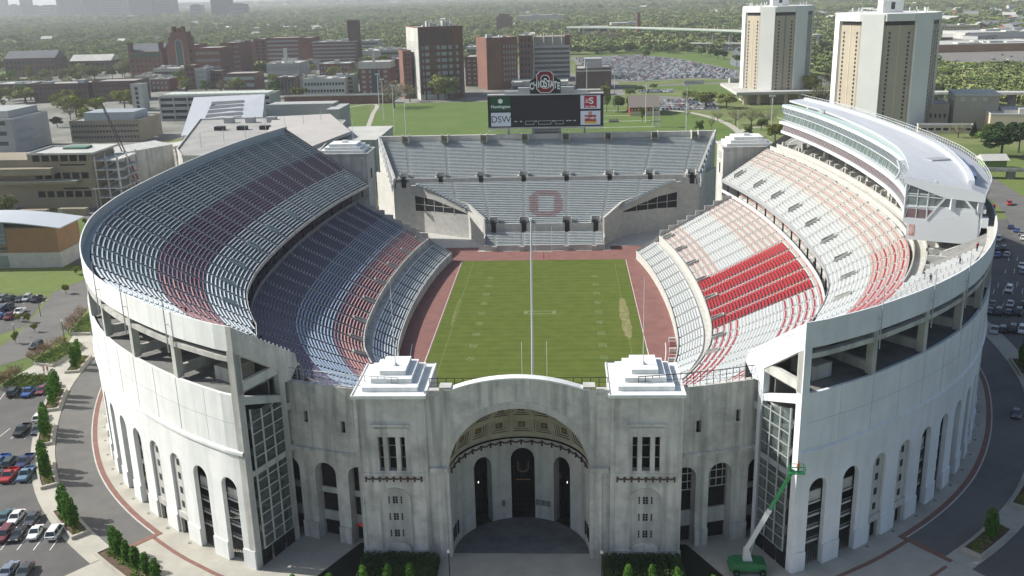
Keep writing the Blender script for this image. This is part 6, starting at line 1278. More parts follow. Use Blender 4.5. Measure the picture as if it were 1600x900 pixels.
def bt(b, x0, x1, y, dp, z):
    for k in range(6): mb = MB(); mb.box(x0+(x1-x0)*(.52+.0*k), x1-1, y-.15, y-.05, G+4+k*6.3, G+6.6+k*6.3) if False else None
    bwin(b, x0+(x1-x0)*.52, x1-1, y, G+6, z-5, 5, 7, winl, .4, .5)
    mb = MB(); mb.box(x0+.0, x0+(x1-x0)*.45, y-.5, y-.02, G, z); mb.build('plain_bay', mat('tan_brick', (.21,.12,.075), .9, (.17,.10,.065), .1, 4), b)
building('brick_tower', 'brick_tower', 'plain brown brick tower with a sunlit orange flank left of the scoreboard crest', brick, extra=bt, units=3, rz=18, dims=(-62, -33, 632, 40, 45.3))
building('brick_tower_r', 'brick_tower', 'narrow brick tower with cream roof edge joined to the striped block', brick, rooflt, win=('w', 3, 7), units=2)
def stripb(b, x0, x1, y, dp, z):
    bands(b, x0+1.2, x1-.8, y-.0, G+1, z-.5, 7, wing, .5)
    for k in range(4): mb = MB(); x = x0+2+(x1-x0-10)*k/3; mb.bar((x,y+3,z), (x,y+3,z+13), .6, 6); mb.build('roof_pylon', rooflt, b)
    mb = MB(); mb.box(x0+1, x1-2, y+4, y+dp-4, z, z+9); mb.build('penthouse', mat('tan_metal', (.34,.31,.25), .6), b); mb = MB(); mb.box(x1-5, x1+.3, y+3, y+dp-2, z, z+10); mb.build('brick_core', brick, b)
building('strip_block', 'striped_block', 'white block with seven dark window stripes behind the crest', rooflt, extra=stripb)
building('brown_box', 'brown_box_hall', 'windowless brown brick hall with grey rooftop plant right of the striped block', mat('brown_brick', (.12,.085,.07), .9, (.10,.07,.06), .1, 4), extra=lambda b,x0,x1,y,dp,z: ([m_.build('penthouse', greyp, b) for m_ in [(lambda q: (q.box(x0+8,x1-8,y+8,y+26,z,z+8.5), q)[1])(MB())]], [m_.build('cornice', rooflt, b) for m_ in [(lambda q: (q.box(x0-.4,x1+.4,y-.5,y-.12,z-2,z-.8), q)[1])(MB())]]))
building('far_tower', 'distant_brick_tower', 'distant dark brick tower block on the skyline above the brick towers', brickd, extra=lambda b,x0,x1,y,dp,z: [m_.build('penthouse', brickd, b) for m_ in [(lambda q: (q.box(x0+5,x1-5,y+5,y+25,z,z+7), q)[1])(MB())]])
building('sb_low', 'flat_roof_block', 'low pale flat-roofed block just behind the scoreboard', rooflt, rooflt, win=('b', 1), dims=(-38, 12, 600, 30, 8), units=3)
# dormitory towers
def dorm(name, label, cx, cy, h, rad, rot):
    t = thing(name, label, 'tower block', (cx, cy, G), 'twin dormitory towers'); H = G+h; N_ = 12
    ang = lambda i: 2*math.pi*i/N_+rot
    ap = rad*math.cos(math.pi/N_); side = 2*rad*math.sin(math.pi/N_)
    V_ = [(cx+rad*math.cos(ang(i)-math.pi/N_), cy+rad*math.sin(ang(i)-math.pi/N_)) for i in range(N_)]
    mb = MB(); mb.prism(V_, G, H-6.6); mb.build('core', beige, t)
    mb = MB(); mb.prism([(cx+(x-cx)*.985, cy+(y-cy)*.985) for x, y in V_], H-6.6, H-4.2); mb.build('dark_floor', black, t)
    mb = MB(); mb.prism([(cx+(x-cx)*1.04, cy+(y-cy)*1.04) for x, y in V_], H-4.2, H); mb.build('crown_band', towerw, t)
    for i in range(N_):
        a = ang(i); 
        if math.sin(a) > .55: continue
        c = (cx+(ap+.05)*math.cos(a), cy+(ap+.05)*math.sin(a)); tx, ty = -math.sin(a), math.cos(a)
        if i % 2 == 0: mb = MB(); mb.obox((cx+(ap+.2)*math.cos(a), cy+(ap+.2)*math.sin(a)), a, 1.3, side*.42, G, H-.5); mb.build('white_panel', towerw, t)
        else:
            wm = MB(); wm.box(-.12, .12, -.55, .55, -.7, .7); me = None; n = 21
            for r in range(n):
                z = G+8+(H-G-19)*r/(n-1)
                for e in (-.36, .36):
                    if me is None: o = wm.build('window', wing, t); me = o
                    else: o = bpy.data.objects.new('window', me.data); COL.objects.link(o); o.parent = t; o.matrix_parent_inverse = me.matrix_parent_inverse.copy()
                    o.location = (c[0]+tx*e*side, c[1]+ty*e*side, z); o.rotation_euler = (0,0,a)
            mb = MB(); mb.obox((cx+(ap+.04)*math.cos(a), cy+(ap+.04)*math.sin(a)), a, .1, .35, G+2, H-6.6); mb.build('joint_strip', cream if math.cos(a) < 0 else darkc, t)
    mb = MB(); mb.box(cx-6, cx+6, cy-8, cy+2, H, H+7); mb.build('penthouse', towerw, t); mb = MB(); mb.box(cx-1.2, cx+1, cy-8.2, cy-8.0, H+2, H+6); mb.build('door', wing, t)
    for k in range(22):
        mb = MB(); an = rng.random()*6.28; rr_ = rad*(.5+.42*rng.random()); x, y = cx+rr_*math.cos(an), cy+rr_*math.sin(an); mb.bar((x,y,H), (x,y,H+1+rng.random()*2.2), .35, 5); mb.build('roof_vent', towerw, t)
    return t
towerw = mat('tower_white_panel', (.72,.725,.70), .8, (.66,.665,.64), .05, 4)
tA = dorm('dormitory_tower', 'left one of two white and beige tower blocks, standing on a white podium slab', 171, 505, 70, 25, 4.22)
mb = MB(); mb.box(136, 205, 468, 545, G+7.5, G+9.5); mb.build('podium_slab', rooflt, tA); mb = MB()
for x in range(142, 204, 10): mb.box(x, x+2.5, 472, 475, G, G+7.5)
mb.box(146, 198, 480, 530, G, G+7.4); mb.build('podium_wall', cream, tA)
tB = dorm('dormitory_tower', 'right and nearer of two white and beige tower blocks, directly behind the press box', 204, 350, 67.5, 29, 4.13)
# auditorium group at right
def aud(b, x0, x1, y, dp, z):
    mb = MB(); mb.box(x0-.6, x1+.6, y-.6, y+dp+.6, z, z+.9); mb.build('roof_edge', rooflt, b)
    for k in range(6): mb = MB(); mb.box(x0-.4, x0-.02, y+3+k*5.2, y+5.5+k*5.2, z-3.4, z-.4); mb.build('eave_opening', cream if k % 1 else concl, b)
    for k in range(3): mb = MB(); mb.box(x0+3+k*6, x0+5.5+k*6, y-.3, y-.02, z-3.2, z-.8); mb.build('eave_opening', concl, b)
building('audit', 'auditorium_tower', 'square buff concrete fly tower of the auditorium right of the dormitory towers', mat('buff_concrete', (.38,.36,.29), .9, (.33,.31,.25), .1, 4), roofg, extra=aud, dims=(240, 264, 325, 30, 19.5), rz=-14)
building('audit_l', 'auditorium_wing', 'low cream wing on the left of the auditorium tower', cream, roofg, win=('w', 5, 1, wing, .4, .25), dims=(226, 241, 338, 28, 12.5), rz=-14); building('audit_r', 'auditorium_wing', 'low cream wing in front right of the auditorium tower', cream, rooflt, win=('w', 6, 1, wing, .4, .3), dims=(252, 300, 300, 40, 10.5), units=3, rz=-14)
building('colonnade', 'colonnade', 'low white covered walkway in front of the auditorium', cream, rooflt, win=('w', 7, 1, dark, .7, .7), dims=(214, 244, 308, 5, 4.5), rz=-10)
building('utility', 'utility_block', 'small white utility block in front of the left dormitory tower', rooflt, rooflt, win=('w', 1, 1))
building('white_wall', 'curved_wall', 'long low white retaining wall beside the full car park', rooflt, dims=(118, 136, 640, 1.2, 3.5), cat='wall', parapet=.2)
building('green_shed', 'garden_shed', 'small green shed with a grey pitched roof by the right-hand road', mat('shed_green', (.16,.24,.08), .8), extra=lambda b,x0,x1,y,dp,z: gable(b,x0-1,x1+1,y-1,dp+2,z,rooflt,2.4), dims=(203, 213, 190, 8, 4.5), parapet=.05)
# far right retail sheds and houses
for key, nm, lab, wm, rf, wn, un in (('f1','brick_shaft','narrow brick stair shaft left of the dark brick block',brick,None,('b',4),0), ('f2','glazed_block','pale glazed block beside the narrow brick shaft',greyp,rooflt,('b',4,winl,.55),2), ('f3','brick_lab','brick lab with a white rooftop storey in front of the gable hall',brick,rooflt,('w',4,2,winl),5),
    ('f4','white_lab_block','white and glass lab block at the left end of the front row',greyp,rooflt,('b',3,winl,.5),3), ('f5','brick_wing','brick wing just in front of the hospital slabs',brick,None,('w',6,4,winl,.5,.4),1), ('f6','rooftop_link','long low link block with white roof edge below the hospital',greyp,rooflt,('b',2,winl,.5),5),
    ('f7','dark_glass_block','dark blue glass block left of the pale green lab',brickd,None,('b',4,glass,.7),2), ('f8','white_block','plain white block touching the pale green lab',rooflt,rooflt,None,1), ('f9','green_glass_block','green glass block at the right side of the pale green lab',mat('green_wall',(.20,.30,.27),.5),None,('b',4,glass,.5),1),
    ('f10','grey_block','grey flat block directly right of the hospital shaft',greyp,rooflt,('b',3),2), ('f11','low_grey_range','long low grey range left of the tall brick tower',greyp,None,('b',2),4), ('f12','dark_brick_block','dark brick block touching the small tower block',brickd,None,('b',5),1),
    ('f13','grey_block','pale grey flat block between the two big brick towers',greyp,rooflt,('b',2),1), ('f14','brick_range','brick range with cream roof edge below the striped hospital',brick,rooflt,('w',9,2,winl,.5,.4),2), ('f15','brick_wing','brick wing stepping down right of the gable hall',brick,None,('w',4,5,winl,.45,.4),1),
    ('f16','far_white_block','far white flat block left of the tall brick tower roof',rooflt,rooflt,('b',2),3), ('f17','white_range','pale low range beyond the budding trees near the chimney',greyp,rooflt,('b',2),3), ('f18','white_shed','long white shed beyond the river woods',rooflt,rooflt,None,3), ('f19','far_white_range','long pale building near the horizon above the brick towers',rooflt,rooflt,None,2)):
    building(key, nm, lab, wm, rf, win=wn, units=un)
building('retail', 'brick_store', 'long low brick store with a pale roof at the far right', bricko, rooflt, dims=(455, 600, 985, 90, 9), units=6); building('retail2', 'white_store', 'large white flat store at the top right', rooflt, rooflt, dims=(610, 760, 1260, 90, 9), units=5); building('apts', 'apartment_row', 'pale apartment row with grey roof near the top right', cream, roofg, win=('w', 14, 3), units=2)
# barn
bn = thing('barn', 'dark red barn with a brown pitched roof beside the practice field', 'barn', (66, 432, G))
mb = MB(); mb.box(54, 74, 418, 446, G, G+6.2); mb.poly([(54,417.9,G+6.2), (74,417.9,G+6.2), (74,417.9,G+6.2)]) if False else None; mb.poly([(74,418,G+6.2), (74,446,G+6.2), (74,432,G+12.5)]); mb.poly([(54,418,G+6.2), (54,432,G+12.5), (54,446,G+6.2)]); mb.build('wall', mat('barn_red', (.22,.035,.03), .8), bn)
mb = MB(); 
for y0_, y1_ in ((416.8,432), (447.2,432)): mb.quad((53,y0_,G+5.8), (75,y0_,G+5.8), (75,y1_,G+12.8), (53,y1_,G+12.8))
mb.build('roof', mat('brown_roof', (.17,.15,.13), .9), bn); mb = MB(); mb.box(53.9, 74.1, 417.8, 417.99, G, G+3); mb.build('stone_base', cream, bn)
for k in range(9): mb = MB(); mb.box(55+k*2.1, 56+k*2.1, 417.7, 417.98, G+3.6, G+4.8); mb.build('window', cream, bn)
building('barn_annexe', 'pink_roof_sheds', 'dusty pink low roofs behind the practice field', bricko, rooflt, dims=(20, 46, 560, 12, 4))
# filming scaffold and trailer on the practice field
sf = thing('filming_tower', 'grey scaffold filming tower at the edge of the practice lawn', 'scaffold', (66.5, 357, G))
mb = MB()
for x in (64.5, 68.5):
    for y in (355, 359): mb.bar((x,y,G), (x,y,G+13), .14, 4)
for z in (2,4.5,7,9.5,12): 
    for a, c in (((64.5,355),(68.5,355)), ((68.5,355),(68.5,359)), ((64.5,359),(68.5,359)), ((64.5,355),(64.5,359))): mb.bar((*a,G+z), (*c,G+z), .1, 4)
    mb.bar((64.5,355,G+z-2), (68.5,355,G+z), .08, 4)
mb.build('frame', steel, sf); mb = MB(); mb.box(64.3, 68.7, 354.8, 359.2, G+12, G+12.2); mb.box(64.3, 68.7, 354.8, 354.9, G+12.2, G+13.3); mb.build('platform', steel, sf)
td = thing('blocking_sled', 'dark football training sled on the practice lawn', 'training sled', (42, 385, G)); mb = MB(); 
for k in range(4): mb.box(38+k*1.6, 38.9+k*1.6, 385, 386, G, G+2.4)
mb.box(37.5, 44.5, 386, 387.6, G+.2, G+.9); mb.build('sled', darkc, td)
# chimney, bridges
ch = thing('brick_chimney', 'tall tapering brick chimney rising above trees near the river', 'chimney', (142.5, 1527, G)); mb = MB(); mb.bar((142.5,1527,G), (142.5,1527,G+43), 5.2, 12, 0, 3.6); mb.build('shaft', brick, ch); mb = MB(); mb.bar((142.5,1527,G+43), (142.5,1527,G+45), 4.2, 12); mb.build('cap', brickd, ch)
br = thing('highway_bridge', 'long pale concrete highway bridge on many piers over the river', 'bridge', (220, 1330, G))
P_ = catmull([(20,1560), (120,1480), (200,1360), (280,1220), (340,1050)], 8); mb = MB()
for a, c in zip(P_[:-1], P_[1:]): mb.beam((*a,26), (*c,26), 16, 1.6)
mb.build('deck', rooflt, br); mb = MB()
for a, c in zip(P_[:-1], P_[1:]): n_ = np.array([-(c-a)[1], (c-a)[0]])/np.linalg.norm(c-a)*8.4; mb.beam((*(a-n_),24.6), (*(c-n_),24.6), .5, 1.2)
mb.build('girder', mat('green_girder', (.17,.28,.22), .7), br)
for q in P_[::2]: mb = MB(); mb.box(q[0]-2, q[0]+2, q[1]-1, q[1]+1, G-2, 25.2); mb.build('pier', concp, br)
br2 = thing('arch_bridge', 'low concrete arch bridge over the river below the highway bridge', 'bridge', (240, 1120, G)); mb = MB(); mb.beam((160,1190,13), (330,1100,13), 12, 1.4); mb.build('deck', concp, br2)
for k in range(4):
    a = Vector((180+k*36,1180-k*19,0)); c = Vector((212+k*36,1163-k*19,0))
    for i in range(8):
        u, v = i/8, (i+1)/8; p, q = a.lerp(c, u), a.lerp(c, v); mb = MB() if i == 0 else mb; mb.beam((p.x,p.y,G+7*math.sin(math.pi*u)), (q.x,q.y,G+7*math.sin(math.pi*v)), 10, 1)
    mb.build('arch', concl, br2)
br3 = thing('road_bridge', 'long dark road bridge behind the auditorium at right', 'bridge', (320, 430, G)); mb = MB(); mb.beam((215,455,14), (420,385,16), 11, 1.6); mb.build('deck', concp, br3)
for k in range(7): mb = MB(); x, y = 225+k*30, 451.6-k*10.2; mb.box(x-1, x+1, y-4, y+4, G-2, 13.5+k*.25); mb.build('pier', darkc, br3)
br4 = thing('footbridge', 'low concrete footbridge crossing the lawn right of the press box', 'bridge', (215, 180, G)); mb = MB(); mb.beam((170,176,8.4), (262,158,8.4), 5, .9); mb.beam((170,173.4,9.3), (262,155.4,9.3), .3, 1.0); mb.build('deck', concp, br4)
for k in range(4): mb = MB(); mb.box(182+k*22, 185+k*22, 171-k*4.2, 174-k*4.2, G, 8); mb.build('pier', darkc, br4)
# skyline
skm = [mat('skyline_a', (.10,.12,.15), .6, (.14,.155,.18), .02, 3), mat('skyline_b', (.22,.23,.25), .6, (.17,.18,.2), .02, 3), mat('skyline_c', (.06,.075,.10), .5, (.09,.10,.12), .02, 3)]
names = ['leftmost dark skyscraper, cut by the top left corner','low grey downtown slab right of the first skyscraper','stepped grey downtown tower','small pale downtown block','broad low downtown block','tall twin-shafted pale skyscraper','tall dark skyscraper near the middle of downtown','broad skyscraper with flat top','wide dark downtown block behind a white arena roof','slim pale skyscraper at the right of downtown','small dark block standing apart','squat dark tower right of downtown','rightmost pale downtown tower','low dark blocks under the squat tower','low dark block under the rightmost tower','slender shaft beside the twin-shafted skyscraper']
for i, (x, y, w_, h) in enumerate(SKYL):
    t = thing('skyscraper', names[i]+', far in the haze', 'skyscraper', (x, y, G), 'downtown skyline')
    mb = MB(); mb.box(x-w_/2, x+w_/2, y, y+w_*.8, G, G+h); mb.build('shaft', skm[i % 3], t)
    if h > 60: mb = MB(); mb.box(x-w_/3, x+w_/4, y+w_*.2, y+w_*.6, G+h, G+h*1.06); mb.build('crown', skm[(i+1) % 3], t)
    nb_ = int(h/14)
    for k in range(min(nb_, 12)): mb = MB(); mb.box(x-w_*.46, x+w_*.46, y-1.2, y-.2, G+8+k*h/max(nb_,1), G+8+k*h/max(nb_,1)+h/max(nb_,1)*.4); mb.build('window_band', skm[2], t)
ar = thing('arena', 'pale low arena roof at the foot of the downtown skyline', 'arena', (-2250, 4700, G)); mb = MB(); mb.box(-2330, -2110, 4650, 4750, G, 25); mb.build('roof', rooflt, ar)
# scattered distant houses and sheds
def hmesh(m, pitched, seed):
    r = random.Random(seed); w_, d, h = r.uniform(8,16), r.uniform(8,14), r.uniform(4,7); mb = MB(); mb.box(-w_/2, w_/2, -d/2, d/2, -.3, h, 0)
    if pitched: mb.quad((-w_/2-.5,-d/2-.5,h-.2), (w_/2+.5,-d/2-.5,h-.2), (w_/2+.5,0,h+3), (-w_/2-.5,0,h+3), 1); mb.quad((-w_/2-.5,d/2+.5,h-.2), (-w_/2-.5,0,h+3), (w_/2+.5,0,h+3), (w_/2+.5,d/2+.5,h-.2), 1); mb.poly([(-w_/2,-d/2,h), (-w_/2,0,h+2.9), (-w_/2,d/2,h)]); mb.poly([(w_/2,-d/2,h), (w_/2,d/2,h), (w_/2,0,h+2.9)])
    else: mb.box(-w_/2-.1, w_/2+.1, -d/2-.1, d/2+.1, h, h+.4, 1)
    for k in range(3): mb.box(-w_/2+1+k*w_/3, -w_/2+2.2+k*w_/3, -d/2-.06, -d/2-.01, 1.2, 2.6, 2)
    o = mb.build('house', [m, rooflt if seed % 2 else slate, wing], link=False); return o.data
hmeshes = [hmesh(m, p, i) for i, (m, p) in enumerate([(rooflt,True), (cream,True), (greyp,False), (brick,True), (concl,False), (tan,True)])]
hl = ['white gabled house', 'cream gabled house', 'grey flat-roofed shed', 'brick gabled house', 'pale flat-roofed shed', 'tan gabled house']
zone_r = 0
for i in range(250):
    while True:
        if i < 110: X = rng.uniform(420, 1500); Y = rng.uniform(950, 2900)
        elif i < 190: Y = rng.uniform(900, 3500); X = rng.uniform(-.62, .0)*(Y+267)
        else: Y = rng.uniform(2200, 5200); X = rng.uniform(-.35, .5)*(Y+267)
        if abs((X-7)/(Y+267)) < .62 and not (X < -150 and X > -520 and Y < 1150) and not (100 < X < 360 and Y < 1600): break
    k = int(rng.integers(6)); o = bpy.data.objects.new('house', hmeshes[k]); COL.objects.link(o); o.location = (X, Y, G); o.rotation_euler = (0,0,rng.uniform(0,3.1)); s_ = rng.uniform(1,2.2) if i % 4 else rng.uniform(2.2,4); o.scale = (s_, s_, min(s_,1.6)*1.1)
    tag(o, hl[k]+(' beyond the river at far right' if i < 110 else ' among the trees at far left' if i < 190 else ' in the hazy woods near the horizon'), 'house' if 'house' in hl[k] else 'shed', hl[k]+'s'+(' beyond the river' if i < 110 else ' in the left woods' if i < 190 else ' near the horizon'))
# ------------------------------------------------------------------ trees
def leaf_mesh(name, lobes, n, size, flat=.5, seed=1, wmin=0):
    """leaf-clump quads filling a set of ellipsoid lobes; normalised crown"""
    r = np.random.default_rng(seed); V = []; 
    w_ = np.array([l[3]*l[4]*l[5] for l in lobes]); w_ /= w_.sum()
    idx = r.choice(len(lobes), n, p=w_)
    d = r.normal(size=(n,3)); d /= np.linalg.norm(d, axis=1)[:,None]; rad = r.uniform(.45, 1.0, n)**.6
    L_ = np.array(lobes); c = L_[idx,:3]+d*rad[:,None]*L_[idx,3:6]
    a = r.normal(size=(n,3)); a /= np.linalg.norm(a, axis=1)[:,None]; b = np.cross(a, r.normal(size=(n,3))); b /= np.linalg.norm(b, axis=1)[:,None]
    s = size*r.uniform(.55, 1.35, n)[:,None]
    vs = np.stack([c-a*s-b*s*flat, c+a*s-b*s*flat*.6, c+a*s*.8+b*s*flat, c-a*s+b*s*flat], 1).reshape(-1,3)
    me = bpy.data.meshes.new(name); me.from_pydata([], [], []); me.vertices.add(4*n); me.vertices.foreach_set('co', vs.ravel().astype('f')); me.loops.add(4*n); me.loops.foreach_set('vertex_index', np.arange(4*n, dtype='i')); me.polygons.add(n); me.polygons.foreach_set('loop_start', np.arange(0,4*n,4,dtype='i')); me.update(calc_edges=True); me.validate(); return me
def lobes_round(seed, k=9):
    r = random.Random(seed); out = [(0,0,.62,.27,.27,.26)]
    for i in range(k):
        a = 2*math.pi*i/k+r.random(); q = r.uniform(.18,.34); z = r.uniform(.38,.82); s = r.uniform(.11,.19); out.append((q*math.cos(a),q*math.sin(a),z,s,s,s*.85))
    return out
def trunk_mesh(seed, h0=.45, r0=.03, limbs=6, reach=.3, twig=0):
    r = random.Random(seed); mb = MB(); mb.bar((0,0,-.02), (0,0,h0), r0, 7, 0, r0*.65)
    for i in range(limbs):
        a = 2*math.pi*i/limbs+r.random(); z = h0*r.uniform(.6,1); p = (reach*.55*math.cos(a), reach*.55*math.sin(a), z+.16); q = (reach*math.cos(a+.3), reach*math.sin(a+.3), z+.34+.1*r.random())
        mb.bar((0,0,z), p, r0*.5, 5, 0, r0*.32); mb.bar(p, q, r0*.32, 4, 0, r0*.1)
        for j in range(twig):
            t = r.random(); b = Vector(p).lerp(Vector(q), t); e = b+Vector((r.uniform(-.14,.14), r.uniform(-.14,.14), r.uniform(.05,.2))); mb.bar(b, e, r0*.14, 3, 0, r0*.05)
    o = mb.build('trunk', bark, link=False); return o.data
TM = {}
for k in ('green','lime','olive','dark'):
    for v in range(3):
        me = leaf_mesh('crown', lobes_round(v*7+len(k)), 2600, .028, .6, v+3); me.materials.append(LEAF[k]); TM[k, v] = (trunk_mesh(v), me)
for v in range(3):
    me = leaf_mesh('crown', lobes_round(30+v, 12), 900, .017, .5, v+9); me.materials.append(LEAF['bare']); TM['bare', v] = (trunk_mesh(40+v, .35, .028, 9, .36, 9), me)
    me = leaf_mesh('crown', [(0,0,.12+.1*i,.20-.019*i,.20-.019*i,.09) for i in range(9)], 1800, .025, .5, v); me.materials.append(LEAF['conifer']); TM['conifer', v] = (trunk_mesh(v, .9, .02, 0), me)
    r_r = random.Random(v); lb_ = [(r_r.uniform(-.03,.03), r_r.uniform(-.03,.03), .16+.085*i, (.135 if i < 6 else .10)*r_r.uniform(.8,1.15), (.135 if i < 6 else .10)*r_r.uniform(.8,1.15), .09) for i in range(9)]+[(.1*math.cos(a), .1*math.sin(a), .2+.06*a, .06,.06,.07) for a in range(10)]
    me = leaf_mesh('crown', lb_, 1700, .022, .7, v+20); me.materials.append(LEAF['column']); TM['column', v] = (trunk_mesh(v, .5, .018, 3, .1), me)
    me = leaf_mesh('crown', lobes_round(60+v, 12), 700, .022, .5, v+9); me.materials.append(LEAF['pink']); TM['pink', v] = (trunk_mesh(70+v, .3, .022, 9, .36, 9), me)
tree_n = 0
def tree(x, y, h, wd, kind, label, group=None, z=G, name=None, cat='tree'):
    global tree_n; tree_n += 1; v = tree_n % 3; tm, cm = TM[kind, v]
    nm = name or {'conifer':'conifer', 'column':'columnar_tree', 'bare':'budding_tree'}.get(kind, 'tree')
    t = thing(nm, label, cat, (x, y, z), group, rz=tree_n*1.7)
    base = {'column': .28, 'conifer': .40}.get(kind, .86)
    sx_ = wd/base; t.scale = (sx_, sx_, h)
    for n_, me in (('trunk', tm), ('crown', cm)): o = bpy.data.objects.new(n_, me); COL.objects.link(o); o.parent = t
    return t
KD = {'lime':'bright yellow-green tree', 'olive':'olive-green spring tree', 'green':'green leafy tree', 'dark':'dark green tree', 'bare':'nearly bare budding tree', 'conifer':'dark conifer'}
def where(x, y):
    if y < 60: return 'a young one beside the left-hand street and car park', 'left street'
    if x < -300 and y > 640: return 'among the old halls at far left', 'old halls'
    if x < -200: return 'between the campus blocks at left', 'left campus'
    if x < -60: return 'at the edge of the practice lawn before the tall brick tower', 'lawn edge'
    if y > 1250: return 'before the pale highway bridge', 'highway bridge'
    if y > 850: return 'on the bank by the far car park', 'river bank'
    if x > 210 and y < 320: return 'by the road right of the press box', 'right road'
    if x > 190: return 'beside the dormitory towers', 'dormitory towers'
    return 'near the barn and small car park beyond the far stand', 'barn'
for i, (x, y, h, wd, k) in enumerate(TREES):
    a, b_ = where(x, y); tree(x, y+wd*.2, h, wd, k, '%s %s' % (KD[k], a), '%ss: %s' % (KD[k], b_))
# more campus trees at left and centre, each its own
occ = [(d[0]-4, d[1]+4, d[2]-6, d[2]+d[3]+4) for d in BLD.values()]+[(-225,-140,240,380), (-200,-120,140,255)]
def free(X, Y): return not any(a < X < b_ and c < Y < d for a, b_, c, d in occ)
cnt = 0
while cnt < 190:
    Y = rng.uniform(430, 1250); X = rng.uniform(-.60, -.17 if cnt % 4 else -.05)*(Y+267)+7
    if not free(X, Y) or (X > -200 and Y < 560): continue
    k = ['green','olive','lime','olive','green','bare'][int(rng.integers(6))]; tree(X, Y, rng.uniform(11,18), rng.uniform(11,19), k, KD[k]+' between buildings on the left side of the campus', KD[k]+'s between the left buildings'); cnt += 1
# stuff: continuous woods to the horizon
wc = bpy.data.collections.new('woodland_source')
FARL = [leafmat('far_leaf_a', (.16,.215,.07), (.26,.31,.11)), leafmat('far_leaf_b', (.22,.25,.10), (.34,.36,.16)), leafmat('far_leaf_c', (.13,.18,.07), (.21,.25,.10))]
for v in range(5):
    k = ['green','olive','lime','bare','green'][v]; me = leaf_mesh('far_crown', lobes_round(90+v, 7), 230, .075, .8, v+50); me.materials.append(FARL[v % 3]); o = bpy.data.objects.new('far_crown', me); wc.objects.link(o)
pts = []
def inlot(x, y):
    if 0 < x < 215 and 640 < y < 1100: return True
    if 395 < x < 700 and 740 < y < 1130 and x > 395+(y-740)*.2: return True
    if 540 < x < 820 and 1140 < y < 1400: return True
    if abs(x-np.interp(y, [250,430,600,820,950,1120,1300,1500], [340,300,262,222,235,262,235,150])) < 27 and y < 1520: return True
    return False
def scatter(n, rmin, rmax, a0, a1, sz, prob=lambda x, y: 1):
    k = 0
    while k < n:
        r_ = math.sqrt(rng.uniform(rmin**2, rmax**2)); a = rng.uniform(a0, a1); x = 7+r_*math.tan(a); y = -267+r_
        if inlot(x, y) or not free(x, y) or rng.random() > prob(x, y): continue
        pts.append((x, y, G-1, rng.uniform(.7,1.25)*sz)); k += 1
nzf = lambda x, y: (.22 if x > 400 and y < 3000 and x > .28*(y+267) else 1)*.35+.65*(math.sin(x*.004+1)*math.sin(y*.0031)+math.sin(x*.011)*.4 > -.25)*(.22 if x > 400 and y < 3000 and x > .28*(y+267) else 1)
scatter(5600, 1300, 2200, -.84, .80, 17, nzf); scatter(17000, 2200, 4200, -.84, .80, 20, nzf); scatter(25000, 4200, 9000, -.82, .80, 30); scatter(11000, 9000, 22000, -.80, .78, 70)
# river-side thicket on the right
def thick(x, y): return 1 if (250 < x and 430 < y < 760 and x < 470-(760-y)*.15) else 0
scatter(1500, 690, 1040, .24, .56, 10, thick); scatter(260, 1000, 1600, .18, .36, 13, lambda x, y: 1 if x > 260 else 0)
scatter(330, 1450, 1900, -.08, .22, 15); scatter(500, 1180, 1500, -.52, -.10, 14)
me = bpy.data.meshes.new('woodland'); me.from_pydata([(p[0],p[1],p[2]) for p in pts], [], []); at = me.attributes.new('size', 'FLOAT', 'POINT'); at.data.foreach_set('value', [p[3] for p in pts])
wo = bpy.data.objects.new('woodland', me); COL.objects.link(wo); tag(wo, 'endless hazy spring woods stretching to the horizon', 'woodland', kind='stuff')
ng = bpy.data.node_groups.new('scatter_trees', 'GeometryNodeTree'); ng.interface.new_socket('Geometry', in_out='INPUT', socket_type='NodeSocketGeometry'); ng.interface.new_socket('Geometry', in_out='OUTPUT', socket_type='NodeSocketGeometry')
gi = ng.nodes.new('NodeGroupInput'); go = ng.nodes.new('NodeGroupOutput'); ip = ng.nodes.new('GeometryNodeInstanceOnPoints'); ci = ng.nodes.new('GeometryNodeCollectionInfo'); ci.inputs['Collection'].default_value = wc; ci.inputs['Separate Children'].default_value = True; ci.inputs['Reset Children'].default_value = True
ip.inputs['Pick Instance'].default_value = True; na = ng.nodes.new('GeometryNodeInputNamedAttribute'); na.data_type = 'FLOAT'; na.inputs['Name'].default_value = 'size'
rv = ng.nodes.new('FunctionNodeRandomValue'); rv.data_type = 'FLOAT_VECTOR'; rv.inputs[0].default_value = (0,0,0); rv.inputs[1].default_value = (0,0,6.28)
cx_ = ng.nodes.new('ShaderNodeCombineXYZ'); ml = ng.nodes.new('ShaderNodeMath'); ml.operation = 'MULTIPLY'; ml.inputs[1].default_value = .85
L = ng.links; L.new(gi.outputs[0], ip.inputs['Points']); L.new(ci.outputs[0], ip.inputs['Instance']); L.new(rv.outputs[0], ip.inputs['Rotation']); L.new(na.outputs[0], cx_.inputs[0]); L.new(na.outputs[0], cx_.inputs[1]); L.new(na.outputs[0], ml.inputs[0]); L.new(ml.outputs[0], cx_.inputs[2]); L.new(cx_.outputs[0], ip.inputs['Scale']); L.new(ip.outputs[0], go.inputs[0])
md = wo.modifiers.new('scatter', 'NODES'); md.node_group = ng
